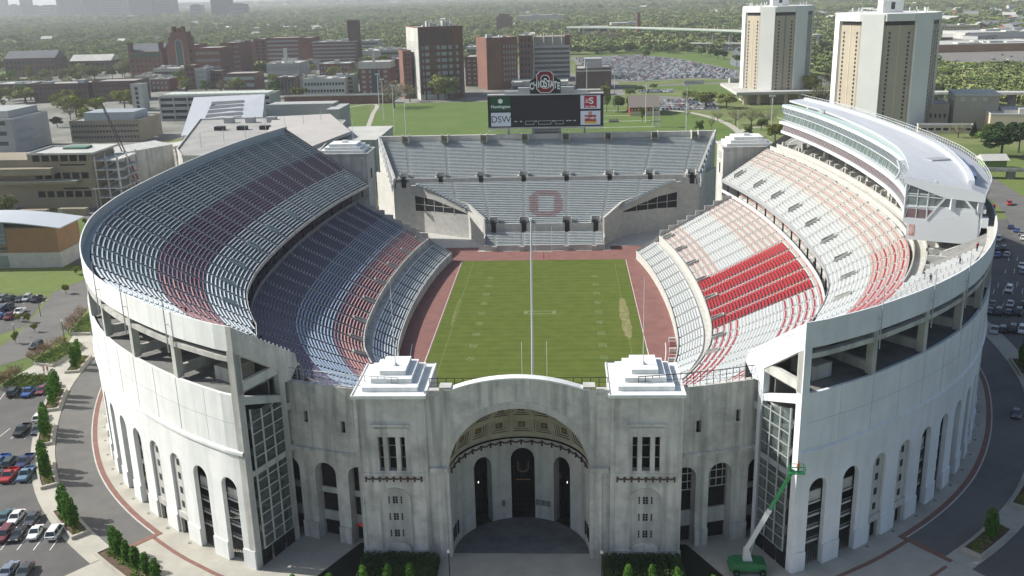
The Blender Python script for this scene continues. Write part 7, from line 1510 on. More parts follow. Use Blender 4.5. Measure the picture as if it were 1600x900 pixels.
# ------------------------------------------------------------------ planters with columnar trees round the stadium
def shrubs(par, pts_, hgt=.9, n=900, m=None, seed=0):
    lob = []
    for x, y, r_ in pts_: lob.append((x, y, .35, r_, r_, hgt*.6))
    me = leaf_mesh('shrubs', lob, int(n*1.8), .105, .7, seed+70); me.materials.append(m or LEAF['olive']); o = bpy.data.objects.new('shrubs', me); COL.objects.link(o); o.parent = par; return o
def planter(sx, s0, s1, d0, d1, trees_, label, kind='column', h=6.2, low=False):
    c = pos((s0+s1)/2, (d0+d1)/2, sx); t = thing('planter', label, 'planter', (c[0], c[1], G+.15), 'concrete planters around the stadium')
    mb = MB(); rbox(mb, s0, s1, d0, d0-.35, G+.15, G+.75, sx); rbox(mb, s0, s1, d1+.35, d1, G+.15, G+.75, sx); rbox(mb, s0, s0+.4, d0-.35, d1+.35, G+.15, G+.75, sx); rbox(mb, s1-.4, s1, d0-.35, d1+.35, G+.15, G+.75, sx); mb.build('curb_wall', walkm, t)
    mb = MB(); rbox(mb, s0+.4, s1-.4, d0-.35, d1+.35, G+.1, G+.6, sx); mb.build('soil', mulch, t)
    P_ = []; n = int((s1-s0)*1.4)
    for i in range(n): q = pos(s0+.9+(s1-s0-1.8)*i/max(1,n-1), d0+(d1-d0)*rng.uniform(.3,.7), sx); P_.append((q[0]-c[0], q[1]-c[1], rng.uniform(.5,.95)))
    shrubs(t, P_, .8, 160*n, LEAF['green' if low else 'olive'], tree_n)
    for i, st in enumerate(trees_):
        q = pos(st, d0+(d1-d0)*.5, sx)
        side = 'left' if sx < 0 else 'right'
        tree(q[0], q[1], h*rng.uniform(.9,1.12), rng.uniform(1.5,1.95), kind, 'dark green columnar tree in a ring-road planter on the %s side' % side, 'columnar trees in the %s planters' % side, z=G+.55)
W = 'tree planter on the left ring road, '
planter(-1, 51, 65.5, -9.2, -13.2, [], 'long corner planter of round green bushes at the bottom left', low=True)
for i, s in enumerate((52.2, 54.6, 57.2, 59.8, 62, 63.8)):
    q = pos(s, -10.6, -1); tree(q[0], q[1], 4.2 if i < 4 else 5.0, 1.5, 'column', 'bright green small columnar tree in the long corner planter', 'small trees in the corner planter', z=G+.55)
planter(-1, 72, 82, -10.7, -13.8, [74.6, 77.2, 79.4], W+'nearest to the white coupe')
planter(-1, 91, 101, -10.7, -13.6, [93.5, 96.2, 98.8], W+'beside the red pickup')
planter(-1, 109, 118.5, -10.7, -13.6, [112, 114.6, 117], W+'beside the small white car')
planter(-1, 126, 137, -10.7, -14.0, [129, 132, 134.6], W+'near the row of four parked cars')
planter(-1, 147, 157, -10.7, -14.0, [149.5, 153], W+'half hidden by the stand wall')
planter(1, 67, 77, -10.8, -14.2, [72.5], 'shaded tree planter at the bottom right with one dark tree')
planter(1, 84, 94, -10.8, -14.2, [89], 'shaded planter cut by the right edge of the picture')
planter(1, 142, 152, -10.8, -14.5, [144.5, 149], 'shaded planter with dark trees by the right-hand car park')
planter(1, 128, 137, -10.8, -14.5, [131, 135], 'second shaded planter down the right-hand ring road')
# hedge beds with pink budding trees on the left plaza
for i, (pts_, lab) in enumerate((([(-123,-67), (-114,-68), (-112.5,-61), (-122,-59.5)], 'clipped hedge bed with pinkish budding trees beside the row of four parked cars'), ([(-123.5,-51.5), (-118,-53), (-116.5,-39), (-121.5,-38)], 'clipped hedge bed in the middle of the left plaza'), ([(-125,-30), (-119.5,-30), (-121,-12), (-127.5,-15)], 'clipped hedge bed close to the stadium wall at left'))):
    cx = sum(p[0] for p in pts_)/4; cy = sum(p[1] for p in pts_)/4; t = thing('hedge_bed', lab, 'hedge bed', (cx, cy, G)); mb = MB(); mb.prism(pts_, G, G+.7); mb.build('curb_wall', walkm, t)
    P_ = []
    for u in np.linspace(.1,.9,8):
        for v in np.linspace(.15,.85,4): a = np.array(pts_[0])*(1-u)+np.array(pts_[3])*u; b2 = np.array(pts_[1])*(1-u)+np.array(pts_[2])*u; q = a*(1-v)+b2*v; P_.append((q[0]-cx, q[1]-cy, 1.1))
    o = shrubs(t, P_, 1.3, 5200, LEAF['green'], i); o.location.z = .6
    for u in (.1,.35,.6,.9):
        q = np.array(pts_[0])*(1-u)+np.array(pts_[3])*u; tree(q[0]-.8, q[1], rng.uniform(3.6,4.6), 4.2, 'pink', 'low pinkish budding tree along a hedge bed on the left plaza', 'pinkish trees along the hedge beds')
# hedges at the foot of the gate towers
for s in (-1, 1):
    x0, x1 = sorted((s*13.2, s*24.2)); t = thing('hedge', 'dark clipped hedge at the foot of the %s gate tower' % ('left' if s < 0 else 'right'), 'hedge', ((x0+x1)/2, -139, G), 'hedges at the gate towers')
    P_ = [(-5.2+1.05*i, -2.2+1.1*j, .95) for i in range(11) for j in range(5)]; o = shrubs(t, P_, 2.2, 12000, LEAF['dark'], s+5); o.location.z = .5
    mb = MB(); mb.box(x0-.6, x1+.6, -142.3, -135.9, G+.1, G+.35); mb.build('bed', mulch, t)
    # dark sunken planting beside the tower
    surface('planting_bed', [(s*24.9,-131), (s*26.2,-131), (s*34,-146), (s*24.9,-146)], G+.14, mat('ivy_ground', (.008,.014,.007), .95))
    for x, y, h in ((s*19.8,-142.3,4.0), (s*16.2,-142.6,4.4), (s*23.4,-142.5,3.7), (s*28.5,-143.6,3.0), (s*33.6,-144.2,3.2)): tree(x, y, h, 1.25, 'column', 'small bright green columnar tree in front of the %s gate tower' % ('left' if s < 0 else 'right'), 'small trees before the %s gate tower' % ('left' if s < 0 else 'right'))
# ------------------------------------------------------------------ poles
for i, (x, y, h) in enumerate(POLES):
    near = y < 80
    lab = 'tall slim field light mast beyond the far stand' if y > 300 else ('light pole in the construction area at left' if y > 80 else 'street lamp pole by the left-hand roads and car parks')
    t = thing('light_mast' if h > 12 else 'street_lamp', lab, 'light mast' if h > 12 else 'street lamp', (x, y, G), 'light masts beyond the far stand' if y > 300 else 'construction area poles' if y > 80 else 'street lamps at left')
    mb = MB(); r_ = .30 if h > 20 else .10; mb.bar((0,0,0), (0,0,h), r_, 6, 0, r_*.6); o = mb.build('pole', steelw if h > 20 else (black if near else steel)); o.parent = t
    mb = MB(); 
    if h > 20: mb.box(-1.8,1.8,-.3,.3,h-.4,h+.5)
    elif h > 8: mb.box(-1.2,1.2,-.15,.15,h,h+.3)
    else: mb.bar((0,0,h), (0,0,h+.5), .3, 8, 0, .12)
    o = mb.build('lamp_head', steelw); o.parent = t
# ------------------------------------------------------------------ cars
CC = {'teal':(.03,.10,.10), 'white':(.72,.73,.72), 'charcoal':(.045,.05,.055), 'maroon':(.14,.022,.025), 'black':(.012,.013,.015), 'bluegrey':(.16,.20,.26), 'blue':(.03,.09,.30), 'dkgreen':(.02,.045,.035), 'navy':(.015,.025,.10), 'red':(.36,.02,.018), 'steelblue':(.13,.21,.30), 'grey':(.2,.21,.22), 'silver':(.42,.44,.46)}
tyre = mat('tyre_rubber', (.015,.015,.015), .9); rim = mat('wheel_rim', (.4,.4,.4), .4, metal=.5); cgl = mat('car_glass', (.02,.03,.035), .08, spec=.9); hlm = mat('headlight_glass', (.6,.6,.6), .2); tlm = mat('tail_light', (.3,.01,.01), .3)
def cm(c): return mat('car_paint_'+c, CC[c], .35, spec=.5, coat=.6)
def loft(mb, secs, mi=0):       # secs: list of (y, [(x,z)...]) rings
    n = len(secs[0][1]); k = len(mb.v)
    for y, ring_ in secs: mb.v += [(x, y, z) for x, z in ring_]
    for i in range(len(secs)-1):
        for j in range(n): j2 = (j+1) % n; mb.f.append((k+i*n+j, k+i*n+j2, k+(i+1)*n+j2, k+(i+1)*n+j)); mb.m.append(mi)
    mb.f.append(tuple(k+j for j in range(n))); mb.m.append(mi); mb.f.append(tuple(k+(len(secs)-1)*n+j for j in reversed(range(n)))); mb.m.append(mi)
PROTO = {}
def car_proto(kind):
    L_, W_c, H = {'sedan':(4.6,1.78,1.42), 'coupe':(4.4,1.75,1.34), 'suv':(4.6,1.85,1.75), 'pickup':(5.3,1.9,1.75)}[kind]; hw = W_c/2
    belt = {'sedan':.88, 'coupe':.84, 'suv':1.05, 'pickup':1.05}[kind]
    parts = {}
    def ringb(w_, z0, z1, r_=.12): return [(-w_+r_*.5,z0), (w_-r_*.5,z0), (w_,z0+r_), (w_,z1-r_), (w_-r_,z1), (-w_+r_,z1), (-w_,z1-r_), (-w_,z0+r_)]
    mb = MB(); f = L_/2
    nose = belt-.12
    secs = [(-f, ringb(hw*.86,.38,nose-.12)), (-f+.18, ringb(hw*.95,.28,nose)), (-f+1.1, ringb(hw,.24,belt-.04)), (-.6, ringb(hw,.24,belt)), (f-.9, ringb(hw,.24,belt)), (f-.2, ringb(hw*.96,.28,belt-.03)), (f, ringb(hw*.88,.4,belt-.15))]
    if kind == 'pickup': secs = secs[:4]+[(.35, ringb(hw,.24,belt)), (.36, ringb(hw,.24,.72)), (f-.15, ringb(hw,.24,.72)), (f, ringb(hw,.3,.72))]
    loft(mb, secs)
    if kind == 'pickup': mb.box(-hw, -hw+.12, .36, f-.02, .7, belt); mb.box(hw-.12, hw, .36, f-.02, .7, belt); mb.box(-hw, hw, f-.12, f-.01, .7, belt); 
    parts['body'] = (mb, None)
    cy0, cy1, ty0, ty1 = {'sedan':(-1.15,1.55,-.45,.95), 'coupe':(-.95,1.5,-.2,.7), 'suv':(-1.25,2.15,-.6,1.85), 'pickup':(-1.4,.35,-.8,.15)}[kind]
    g = MB(); w0, w1 = hw*.93, hw*.72; zb, zt = belt-.03, H
    g.hexa([(-w0,cy0,zb), (w0,cy0,zb), (w0,cy1,zb), (-w0,cy1,zb), (-w1,ty0,zt-.05), (w1,ty0,zt-.05), (w1,ty1,zt-.05), (-w1,ty1,zt-.05)]); parts['windows'] = (g, cgl)
    r_ = MB(); 
    r_.hexa([(-w1-.02,ty0-.03,zt-.06), (w1+.02,ty0-.03,zt-.06), (w1+.02,ty1+.03,zt-.06), (-w1-.02,ty1+.03,zt-.06), (-w1+.1,ty0+.08,zt), (w1-.1,ty0+.08,zt), (w1-.1,ty1-.08,zt), (-w1+.1,ty1-.08,zt)])
    for sx in (-1, 1):
        for (a, c) in (((cy0,zb),(ty0,zt-.05)), ((cy1,zb),(ty1,zt-.05)), (((cy0+cy1)/2+.1,zb),((ty0+ty1)/2,zt-.05))): r_.beam((sx*(w0+.01),a[0],a[1]), (sx*(w1+.01),c[0],c[1]), .09, .09)
    parts['roof'] = (r_, None)
    return L_, hw, parts
def make_car(kind, colour, label, loc, rz, group):
    key = kind if kind != 'road' else 'suv'
    if key not in PROTO:
        L_, hw, parts = car_proto(key); d = {}
        for n_, (mb, m_) in parts.items(): o = mb.build(n_, m_ or cm('white'), link=False); d[n_] = o.data
        wm = MB(); wm.bar((-.11,0,0), (.11,0,0), .33, 14); o = wm.build('wheel', tyre, link=False); d['wheel'] = o.data
        wm = MB(); wm.bar((-.13,0,0), (.13,0,0), .2, 10); o = wm.build('rim', rim, link=False); d['rim'] = o.data
        hm = MB(); hm.box(-.2,.2,-.05,.05,-.08,.08); d['headlight'] = hm.build('headlight', hlm, link=False).data; hm = MB(); hm.box(-.17,.17,-.05,.05,-.1,.1); d['tail_light'] = hm.build('tail_light', tlm, link=False).data
        PROTO[key] = (L_, hw, d)
    L_, hw, d = PROTO[key]; t = thing({'sedan':'parked_car','coupe':'parked_car','suv':'parked_suv','pickup':'pickup_truck'}[key], label, {'pickup':'pickup truck'}.get(key, 'car'), loc, group, rz=rz)
    def add(n_, loc_=(0,0,0), par=t, paint_=False):
        o = bpy.data.objects.new(n_, d[n_]); COL.objects.link(o); o.parent = par; o.location = loc_
        if paint_: o.material_slots[0].link = 'OBJECT'; o.material_slots[0].material = cm(colour)
        return o
    add('body', paint_=True); add('windows'); add('roof', paint_=True)
    for x in (-hw+.1, hw-.1):
        for y in (-L_/2+.85, L_/2-.95): wv_ = add('wheel', (x,y,.33)); add('rim', par=wv_)
    for x in (-hw*.62, hw*.62): add('headlight', (x,-L_/2+.06,.62)); add('tail_light', (x,L_/2-.04,.75))
    return t
nice = {'dkgreen':'dark green','bluegrey':'blue-grey','steelblue':'steel blue'}
ty = {'sedan':'saloon car','coupe':'coupe','suv':'tall estate car','pickup':'pickup truck','road':'car'}
def desc(x, y, side, kind):
    if kind == 'road': return 'driving along the street' 
    if side < 0:
        if y < -135: return 'in the last row at the bottom left edge'
        if y < -127: return 'in the front row of the bottom left parking bays'
        if y < -120: return 'in the rear row of the bottom left parking bays'
        if y < -106: return 'in the front row of the middle left bays'
        if y < -100: return 'in the rear row of the middle left bays'
        if y < -80: return 'in the small group beside the third planter'
        if y < -60: return 'in the row of four below the hedge bed'
        if y < -4: return 'in the front row of the upper left car park'
        if y < 10: return 'in the rear row of the upper left car park'
        return 'by the tan concrete building'
    if y > 50: return 'in the sunny bays at the right edge'
    if y > 30: return 'in the pair of rows just right of the stadium rim'
    if y > 15: return 'in shade at the right edge'
    if y > -5: return 'alone in the shaded car park'
    if y > -15: return 'in the upper of two shaded rows'
    if y > -25: return 'in the lower of two shaded rows'
    if y > -40: return 'in the last shaded row before the ring road'
    return 'on the shaded ring road at the right edge'
used_l = {}
for side, lst in ((-1, CARS_L), (1, CARS_R)):
    for i, (x, y, c, k) in enumerate(lst):
        lab = '%s %s %s' % (nice.get(c, c), ty[k], desc(x, y, side, k)); used_l[lab] = used_l.get(lab, 0)+1
        if used_l[lab] > 1: lab = lab.replace(ty[k], ty[k]+(', the one further right,' if side > 0 else ', the one further from the stadium,'))
        rz = .12 if side < 0 else -.50
        if side > 0 and y > 50: rz = -.52+math.pi/2*0
        if k == 'road': rz = {-129.2: -.05}.get(x, -.3)
        rz += rng.uniform(-.04,.04)+(math.pi if rng.random() < .4 else 0)
        make_car(k, c, lab, (x, y, G+.05), rz, 'cars on the left side' if side < 0 else 'cars on the right side')
bus = thing('red_truck', 'red box truck in front of a white trailer near the press box', 'truck', (165, 104, G), rz=-.2)
for nm, b_, m in (('cargo_box', (-4.5,4.5,-1.3,1.3,1.0,3.6), mat('truck_red', (.30,.015,.02), .5)), ('cab', (4.55,6.4,-1.2,1.2,.7,2.9), mat('truck_red', (.30,.015,.02), .5)), ('chassis', (-4.4,6.2,-1.0,1.0,.45,.95), black)): mb = MB(); mb.box(*b_); o = mb.build(nm, m); o.parent = bus
for x in (-3.2, 5.2):
    for y in (-1.1, 1.1): mb = MB(); mb.bar((x,y-.15,.5), (x,y+.15,.5), .5, 12); o = mb.build('wheel', tyre); o.parent = bus
mb = MB(); mb.box(6.1,6.43,-1.0,1.0,1.9,2.7); o = mb.build('windscreen', cgl); o.parent = bus
tr_ = thing('white_trailer', 'white box trailer parked behind the red truck', 'trailer', (163, 113, G), rz=-.2); mb = MB(); mb.box(-4,4,-1.3,1.3,.9,3.6); o = mb.build('cargo_box', rooflt); o.parent = tr_
for x in (-2.5, 2.5): mb = MB(); mb.bar((x,-1.2,.45), (x,1.2,.45), .45, 12); o = mb.build('wheel', tyre); o.parent = tr_
# distant car park: single-mesh cars, nearest 270 as objects, the rest one mesh
def simple_car(c):
    L_, hw, parts = car_proto('sedan'); mb = MB()
    for n_, (p, m_) in parts.items():
        k = len(mb.v); mb.v += p.v; mb.f += [tuple(i+k for i in f) for f in p.f]; mb.m += [1 if n_ == 'windows' else 0]*len(p.f)
    for x in (-.8,.8):
        for y in (-1.4,1.4): mb.bar((x-.1,y,.33), (x+.1,y,.33), .33, 8, 2)
    return mb
fc = {c: simple_car(c) for c in ('white','silver','charcoal','black','navy','red','grey','steelblue')}
fme = {c: fc[c].build('car', [cm(c), cgl, tyre], link=False).data for c in fc}
def inpoly(x, y, P):
    r = False; j = len(P)-1
    for i in range(len(P)):
        if (P[i][1] > y) != (P[j][1] > y) and x < (P[j][0]-P[i][0])*(y-P[i][1])/(P[j][1]-P[i][1])+P[i][0]: r = not r
        j = i
    return r
lotp = [(24,1040), (108,1060), (148,975), (188,770), (172,676), (139,712), (70,684), (34,850)]
spots = []
y = 672
row = 0
while y < 1060:
    x = 20
    while x < 195:
        if inpoly(x, y, lotp) and rng.random() < .93 and not (row % 9 == 8): spots.append((x+rng.uniform(-.1,.1), y+rng.uniform(-.3,.3), 0 if row % 2 else math.pi))
        x += 2.75
    y += 5.2 if row % 2 else 8.6
    row += 1
far_c = ['white','silver','silver','grey','charcoal','navy','white','steelblue','white','silver','black','silver','white','steelblue','charcoal','red']
spots.sort(key=lambda s: s[1]); small = []
for y in (448, 460, 471, 483, 495, 507):
    for k in range(15):
        x = 80+k*2.8+(y-448)*.03
        if rng.random() < .9: small.append((x, y, 0))
for x0, y0 in ((74,574),(76,588)):
    for k in range(10): small.append((x0+k*2.8, y0, 0))
for k in range(18): small.append((430+rng.uniform(0,150), 780+rng.uniform(0,170), rng.uniform(0,3)))
near_s = small+spots[:270-len(small)]; rest = spots[270-len(small):]
for x, y, a in near_s:
    c = far_c[int(rng.integers(len(far_c)))]; o = bpy.data.objects.new('parked_car', fme[c]); COL.objects.link(o); o.location = (x,y,G+.08); o.rotation_euler = (0,0,a)
    wh = 'in the small lots behind the barn' if y < 620 else ('in the distant shopping car park at right' if x > 300 else 'in the near rows of the packed distant car park')
    tag(o, '%s car %s' % (nice.get(c, c), wh), 'car', '%s cars %s' % (nice.get(c, c), wh))
mb = MB(); cols = list(fc)
for x, y, a in rest:
    c = far_c[int(rng.integers(len(far_c)))]; src = fc[c]; k = len(mb.v); ci_ = cols.index(c); sg = -1 if a else 1
    mb.v += [(x+sg*v[0], y+sg*v[1], G+.08+v[2]) for v in src.v]; mb.f += [tuple(i+k for i in f) for f in src.f]; mb.m += [ci_ if m_ == 0 else 7+m_ for m_ in src.m]
o = mb.build('packed_car_park', [cm(c) for c in cols]+[cgl, tyre]); tag(o, 'hundreds of cars filling the rear of the distant car park', 'cars', kind='stuff')
# ------------------------------------------------------------------ crane
cr2 = thing('crawler_crane', 'red lattice crane leaning over the construction site behind the left stand', 'crane', (-189, 165, G))
a = Vector((-187,163,G+1.5)); b_ = Vector((-200,163,46.5)); mb = MB(); mb2 = MB(); off = [Vector((1.0,0,0)), Vector((-1.0,0,.2)), Vector((0,1.2,0)), Vector((0,-1.2,0))]
for o_ in off: mb.bar(a+o_, a.lerp(b_,.42)+o_, .24, 4); mb2.bar(a.lerp(b_,.42)+o_, b_+o_*.2, .16, 4)
for k in range(22):
    t0, t1 = k/22, (k+1)/22; q = mb if t0 < .42 else mb2; q.bar(a.lerp(b_,t0)+off[k % 4]*(1 if t0 < .42 else .8), a.lerp(b_,t1)+off[(k+2) % 4]*(1 if t0 < .42 else .8), .08, 4)
mb.build('lower_boom', mat('crane_red', (.30,.05,.05), .6), cr2); mb2.build('upper_boom', mat('crane_dark', (.06,.05,.06), .6), cr2)
mb = MB(); mb.box(-191,-183,160,166,G+.8,G+4); mb.build('house', mat('crane_red', (.30,.05,.05), .6), cr2); mb = MB(); mb.box(-192,-182,158.5,160,G,G+1.2); mb.box(-192,-182,166,167.5,G,G+1.2); mb.build('tracks', black, cr2)
mb = MB(); mb.bar(b_, (-181,165,G+4), .05, 4); mb.bar(b_, (-196,163,30), .05, 4); mb.bar((-181,165,G+4),(-179,167,22), .25, 5); mb.build('cables', steel, cr2)
for i, (x, y, lab) in enumerate(((-214,118,'tan site container nearer the orange brick building'), (-198,120,'tan site container further right, beside the stadium rim'))):
    t = thing('site_container', lab, 'container', (x,y,G)); mb = MB(); mb.box(x-6,x+6,y-1.5,y+1.5,G,G+3); mb.build('box', tan, t); mb = MB(); mb.box(x-5.9,x-4,y-1.56,y-1.5,G+.2,G+2.7); mb.build('door', greyp, t)
bin_ = thing('dumpster', 'green skip on the pale construction ground', 'skip', (-205,262,G)); mb = MB(); mb.hexa([(-208,260,G),(-202,260,G),(-202,263,G),(-208,263,G),(-209,259.5,G+2.2),(-201,259.5,G+2.2),(-201,263.5,G+2.2),(-209,263.5,G+2.2)]); mb.build('bin', mat('skip_green', (.05,.20,.14), .6), bin_)
# ------------------------------------------------------------------ boom lift
bl = thing('boom_lift', 'green and white boom lift raised against the right-hand glazed stair tower', 'boom lift', (35.6,-139.5,G+.1))
lg = mat('lift_green', (.015,.16,.055), .5, coat=.3); bx, by, bz = 34.6, -138.2, G+.1
mb = MB(); 
loft(mb, [(by-1.3, [(bx-3.0,bz+.7),(bx+2.6,bz+.7),(bx+2.4,bz+1.7),(bx+1,bz+1.95),(bx-2.2,bz+2.0),(bx-2.9,bz+1.6)]), (by+1.3, [(bx-3.0,bz+.7),(bx+2.6,bz+.7),(bx+2.4,bz+1.7),(bx+1,bz+1.95),(bx-2.2,bz+2.0),(bx-2.9,bz+1.6)])]); mb.build('chassis', lg, bl)
for x in (-2.0, 1.9):
    for y in (-1.4, 1.4): mb = MB(); mb.bar((bx+x,by+y-.22,bz+.52), (bx+x,by+y+.22,bz+.52), .52, 14); o = mb.build('wheel', tyre, bl); mb = MB(); mb.bar((bx+x,by+y-.25,bz+.52), (bx+x,by+y+.25,bz+.52), .22, 10); mb.build('rim', lg, o)
mb = MB(); mb.hexa([(bx-.9,by-.5,bz+1.9),(bx+.5,by-.5,bz+1.9),(bx+.5,by+.5,bz+1.9),(bx-.9,by+.5,bz+1.9),(bx-.8,by-.4,bz+4.0),(bx-.1,by-.4,bz+4.0),(bx-.1,by+.4,bz+4.0),(bx-.8,by+.4,bz+4.0)]); mb.build('turret', steelw, bl)
A_b = Vector((bx-.5,by,bz+3.6)); B_b = Vector((39.8,-140.3,G+18.2)); mid = A_b.lerp(B_b,.52)
mb = MB(); mb.beam(A_b, mid, .55, .7); mb.build('lower_boom', steelw, bl); mb = MB(); mb.beam(A_b.lerp(B_b,.45), B_b, .38, .5); mb.build('upper_boom', lg, bl)
mb = MB(); mb.bar(A_b+Vector((.6,0,-1.2)), A_b.lerp(B_b,.22), .12, 6); mb.build('hydraulic_ram', steel, bl)
mb = MB(); X0, Y0, Z0 = 40.2, -140.6, G+17.9
for x in (-1.1, 1.1):
    for y in (-.5, .5): mb.bar((X0+x,Y0+y,Z0), (X0+x,Y0+y,Z0+1.15), .05, 4)
for z in (0,.55,1.15):
    for a, c in (((-1.1,-.5),(1.1,-.5)), ((1.1,-.5),(1.1,.5)), ((1.1,.5),(-1.1,.5)), ((-1.1,.5),(-1.1,-.5))): mb.bar((X0+a[0],Y0+a[1],Z0+z), (X0+c[0],Y0+c[1],Z0+z), .05, 4)
mb.box(X0-1.1,X0+1.1,Y0-.5,Y0+.5,Z0-.06,Z0); mb.build('basket', lg, bl)
# ------------------------------------------------------------------ people
def person(x, y, z, label, shirt, legs=(.02,.022,.035), pose='stand', rz=0, group=None):
    t = thing('person', label, 'person', (x,y,z), group, rz=rz)
    J = {'pelvis':(0,0,.95), 'chest':(0,0,1.32), 'neck':(0,0,1.5), 'head':(0,0,1.62), 'top':(0,0,1.74),
         'hl':(-.1,0,.9), 'kl':(-.12,-.04,.5), 'al':(-.13,0,.08), 'tl':(-.14,-.16,.03), 'hr':(.1,0,.9), 'kr':(.12,-.02,.5), 'ar':(.14,.03,.08), 'tr':(.15,-.13,.03),
         'sl':(-.19,0,1.43), 'el':(-.27,.02,1.15), 'wl':(-.26,-.12,.92), 'fl':(-.25,-.18,.83), 'sr':(.19,0,1.43), 'er':(.28,.02,1.15), 'wr':(.28,-.14,.93), 'fr':(.27,-.2,.84)}
    if pose == 'bend':
        J.update(chest=(0,-.30,1.18), neck=(0,-.44,1.28), head=(0,-.53,1.34), top=(0,-.62,1.38), sl=(-.19,-.38,1.24), el=(-.24,-.5,.98), wl=(-.16,-.62,.78), fl=(-.14,-.66,.70), sr=(.19,-.38,1.24), er=(.24,-.5,.98), wr=(.16,-.62,.78), fr=(.14,-.66,.70), kl=(-.12,-.12,.5), kr=(.12,.05,.5))
    E = [('pelvis','chest'), ('chest','neck'), ('neck','head'), ('head','top'), ('pelvis','hl'), ('hl','kl'), ('kl','al'), ('al','tl'), ('pelvis','hr'), ('hr','kr'), ('kr','ar'), ('ar','tr'), ('chest','sl'), ('sl','el'), ('el','wl'), ('wl','fl'), ('chest','sr'), ('sr','er'), ('er','wr'), ('wr','fr')]
    Rr = dict(pelvis=.15, chest=.17, neck=.06, head=.10, top=.07, hl=.10, hr=.10, kl=.065, kr=.065, al=.05, ar=.05, tl=.045, tr=.045, sl=.07, sr=.07, el=.045, er=.045, wl=.035, wr=.035, fl=.03, fr=.03)
    ks = list(J); me = bpy.data.meshes.new('body'); me.from_pydata([J[k] for k in ks], [(ks.index(a), ks.index(b)) for a, b in E], []); o = bpy.data.objects.new('body', me); COL.objects.link(o); o.parent = t
    md = o.modifiers.new('skin', 'SKIN'); md.use_smooth_shade = True
    for i, k in enumerate(ks): v = me.skin_vertices[0].data[i]; v.radius = (Rr[k], Rr[k]*(.75 if k in ('pelvis','chest') else 1)); v.use_root = (k == 'pelvis')
    sd_ = o.modifiers.new('sub', 'SUBSURF'); sd_.levels = 1; sd_.render_levels = 1
    bpy.context.view_layer.update(); dg = bpy.context.evaluated_depsgraph_get(); nm = bpy.data.meshes.new_from_object(o.evaluated_get(dg)); o.modifiers.clear(); o.data = nm
    skin = mat('skin', (.40,.24,.17), .6); sm_ = mat('shirt_%.2f_%.2f' % shirt[:2], shirt, .8); lm_ = mat('trousers', legs, .8)
    nm.materials.clear(); [nm.materials.append(m_) for m_ in (skin, sm_, lm_)]
    hz = J['neck'][2]; hy = J['neck'][1]
    for p in nm.polygons:
        c = p.center
        near_head = (Vector(c)-Vector(J['head'])).length < .17; hand = min((Vector(c)-Vector(J['fl'])).length, (Vector(c)-Vector(J['fr'])).length) < .12
        p.material_index = 0 if near_head or hand else (2 if c.z < .93 and abs(c.x) < .26 and c.y > -.3 else 1)
    hd = Vector(J['top']); hb = MB(); 
    for i in range(5):
        for j in range(10):
            f = lambda i_, j_: (hd.x+.105*math.cos(2*math.pi*j_/10)*math.cos(math.pi/2*i_/5), hd.y+.03+.11*math.sin(2*math.pi*j_/10)*math.cos(math.pi/2*i_/5), hd.z-.06+.10*math.sin(math.pi/2*i_/5)); hb.quad(f(i,j), f(i,j+1), f(i+1,j+1), f(i+1,j))
    o2 = hb.build('hair', mat('hair_dark', (.03,.02,.015), .8)); o2.parent = t
    return t
person(X0+.2, Y0, Z0, 'worker in an orange vest in the raised basket of the boom lift', (.55,.16,.03), pose='stand', rz=.6)
def onp_(s, d, sx=1): q = pos(s, d, sx); return q[0], q[1]
for s, d, lab, sh, po in ((104,2.5,'person in dark red top highest on the pale terrace below the press box',(.25,.03,.04),'stand'), (97.5,4.3,'person in grey bending over on the pale terrace at right',(.15,.14,.16),'bend'), (90,7.4,'person in dark clothes beside the terrace railing',(.04,.04,.05),'stand'), (98,9.9,'person in black near the foot of the terrace railing',(.03,.03,.035),'bend')):
    q = onp_(s, d); i_ = int((31.2-d)/.84); person(q[0], q[1], up_z(31.2)+.15+i_*.5334, lab, sh, pose=po, rz=s)
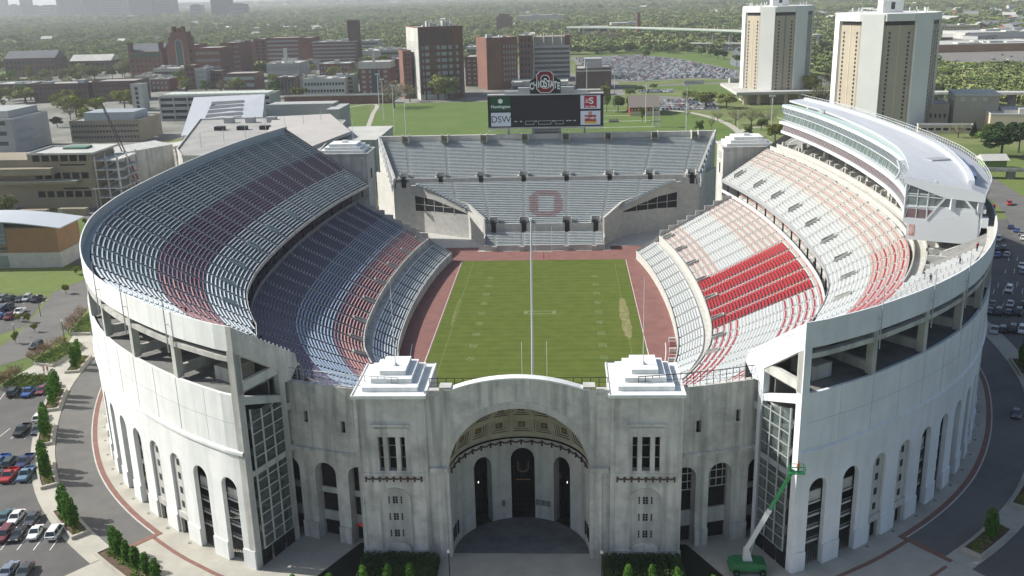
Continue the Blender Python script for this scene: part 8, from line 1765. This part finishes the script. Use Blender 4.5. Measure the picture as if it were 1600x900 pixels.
for k in range(3): q = onp_(176-k*1.2, 31.0); person(q[0], q[1], 19.95, ('left','middle','right')[k]+' one of three people in dark clothes on the cross aisle above the red seats', ((.04,.04,.06),(.10,.09,.10),(.03,.03,.03))[k], rz=k)
q = onp_(122, 20.9, -1); person(q[0], q[1], up_z(31.2)+.15+12*.5334, 'person in red standing among the shaded benches of the left upper stand', (.40,.03,.05)); q = onp_(84, 14.5, -1); person(q[0], q[1], up_z(31.2)+.15+19*.5334, 'person in dark red at the lower left corner of the left upper stand', (.22,.02,.03))
for k in range(2): person(-117.2-k*.9, -56.5, G+.1, ('pedestrian in a red shirt','pedestrian in a pale pink shirt')[k]+' on the left plaza', ((.45,.08,.05),(.5,.3,.28))[k])
# mascot-free benches along the track: small stacks of folding chairs
for i, s in enumerate((150, 153.5, 161, 169, 172.5)):
    for sx in ((1,) if i else (1,)):
        q = pos(s, 66.6, sx); t = thing('folding_chairs', '%s stack of folding chairs, counting from the gate, beside the right front rows' % ('first','second','third','fourth','fifth')[i], 'chairs', (q[0], q[1], 0), 'chair stacks on the right track')
        mb = MB()
        for k in range(5): mb.box(q[0]-.9+k*.36, q[0]-.7+k*.36, q[1]-.35, q[1]+.35, .05, 1.15); mb.box(q[0]-.9+k*.36, q[0]-.66+k*.36, q[1]-.35, q[1]+.35, 1.15, 1.3)
        mb.build('chairs', rdp if i % 2 else steelw, t)
# ------------------------------------------------------------------ haze
hz = MB(); hz.box(-25000, 25000, -25100, 25100, -2, 420); ho = hz.build('haze', black); tag(ho, 'thin bluish haze over the whole city', 'haze', kind='stuff')
hm = bpy.data.materials.new('haze_air'); hm.use_nodes = True; t = hm.node_tree; t.nodes.clear(); out = t.nodes.new('ShaderNodeOutputMaterial'); vol = t.nodes.new('ShaderNodeVolumePrincipled')
vol.inputs['Color'].default_value = (.93,.965,1.0,1); vol.inputs['Density'].default_value = HAZE; vol.inputs['Anisotropy'].default_value = .2; t.links.new(vol.outputs[0], out.inputs['Volume']); ho.data.materials.clear(); ho.data.materials.append(hm)
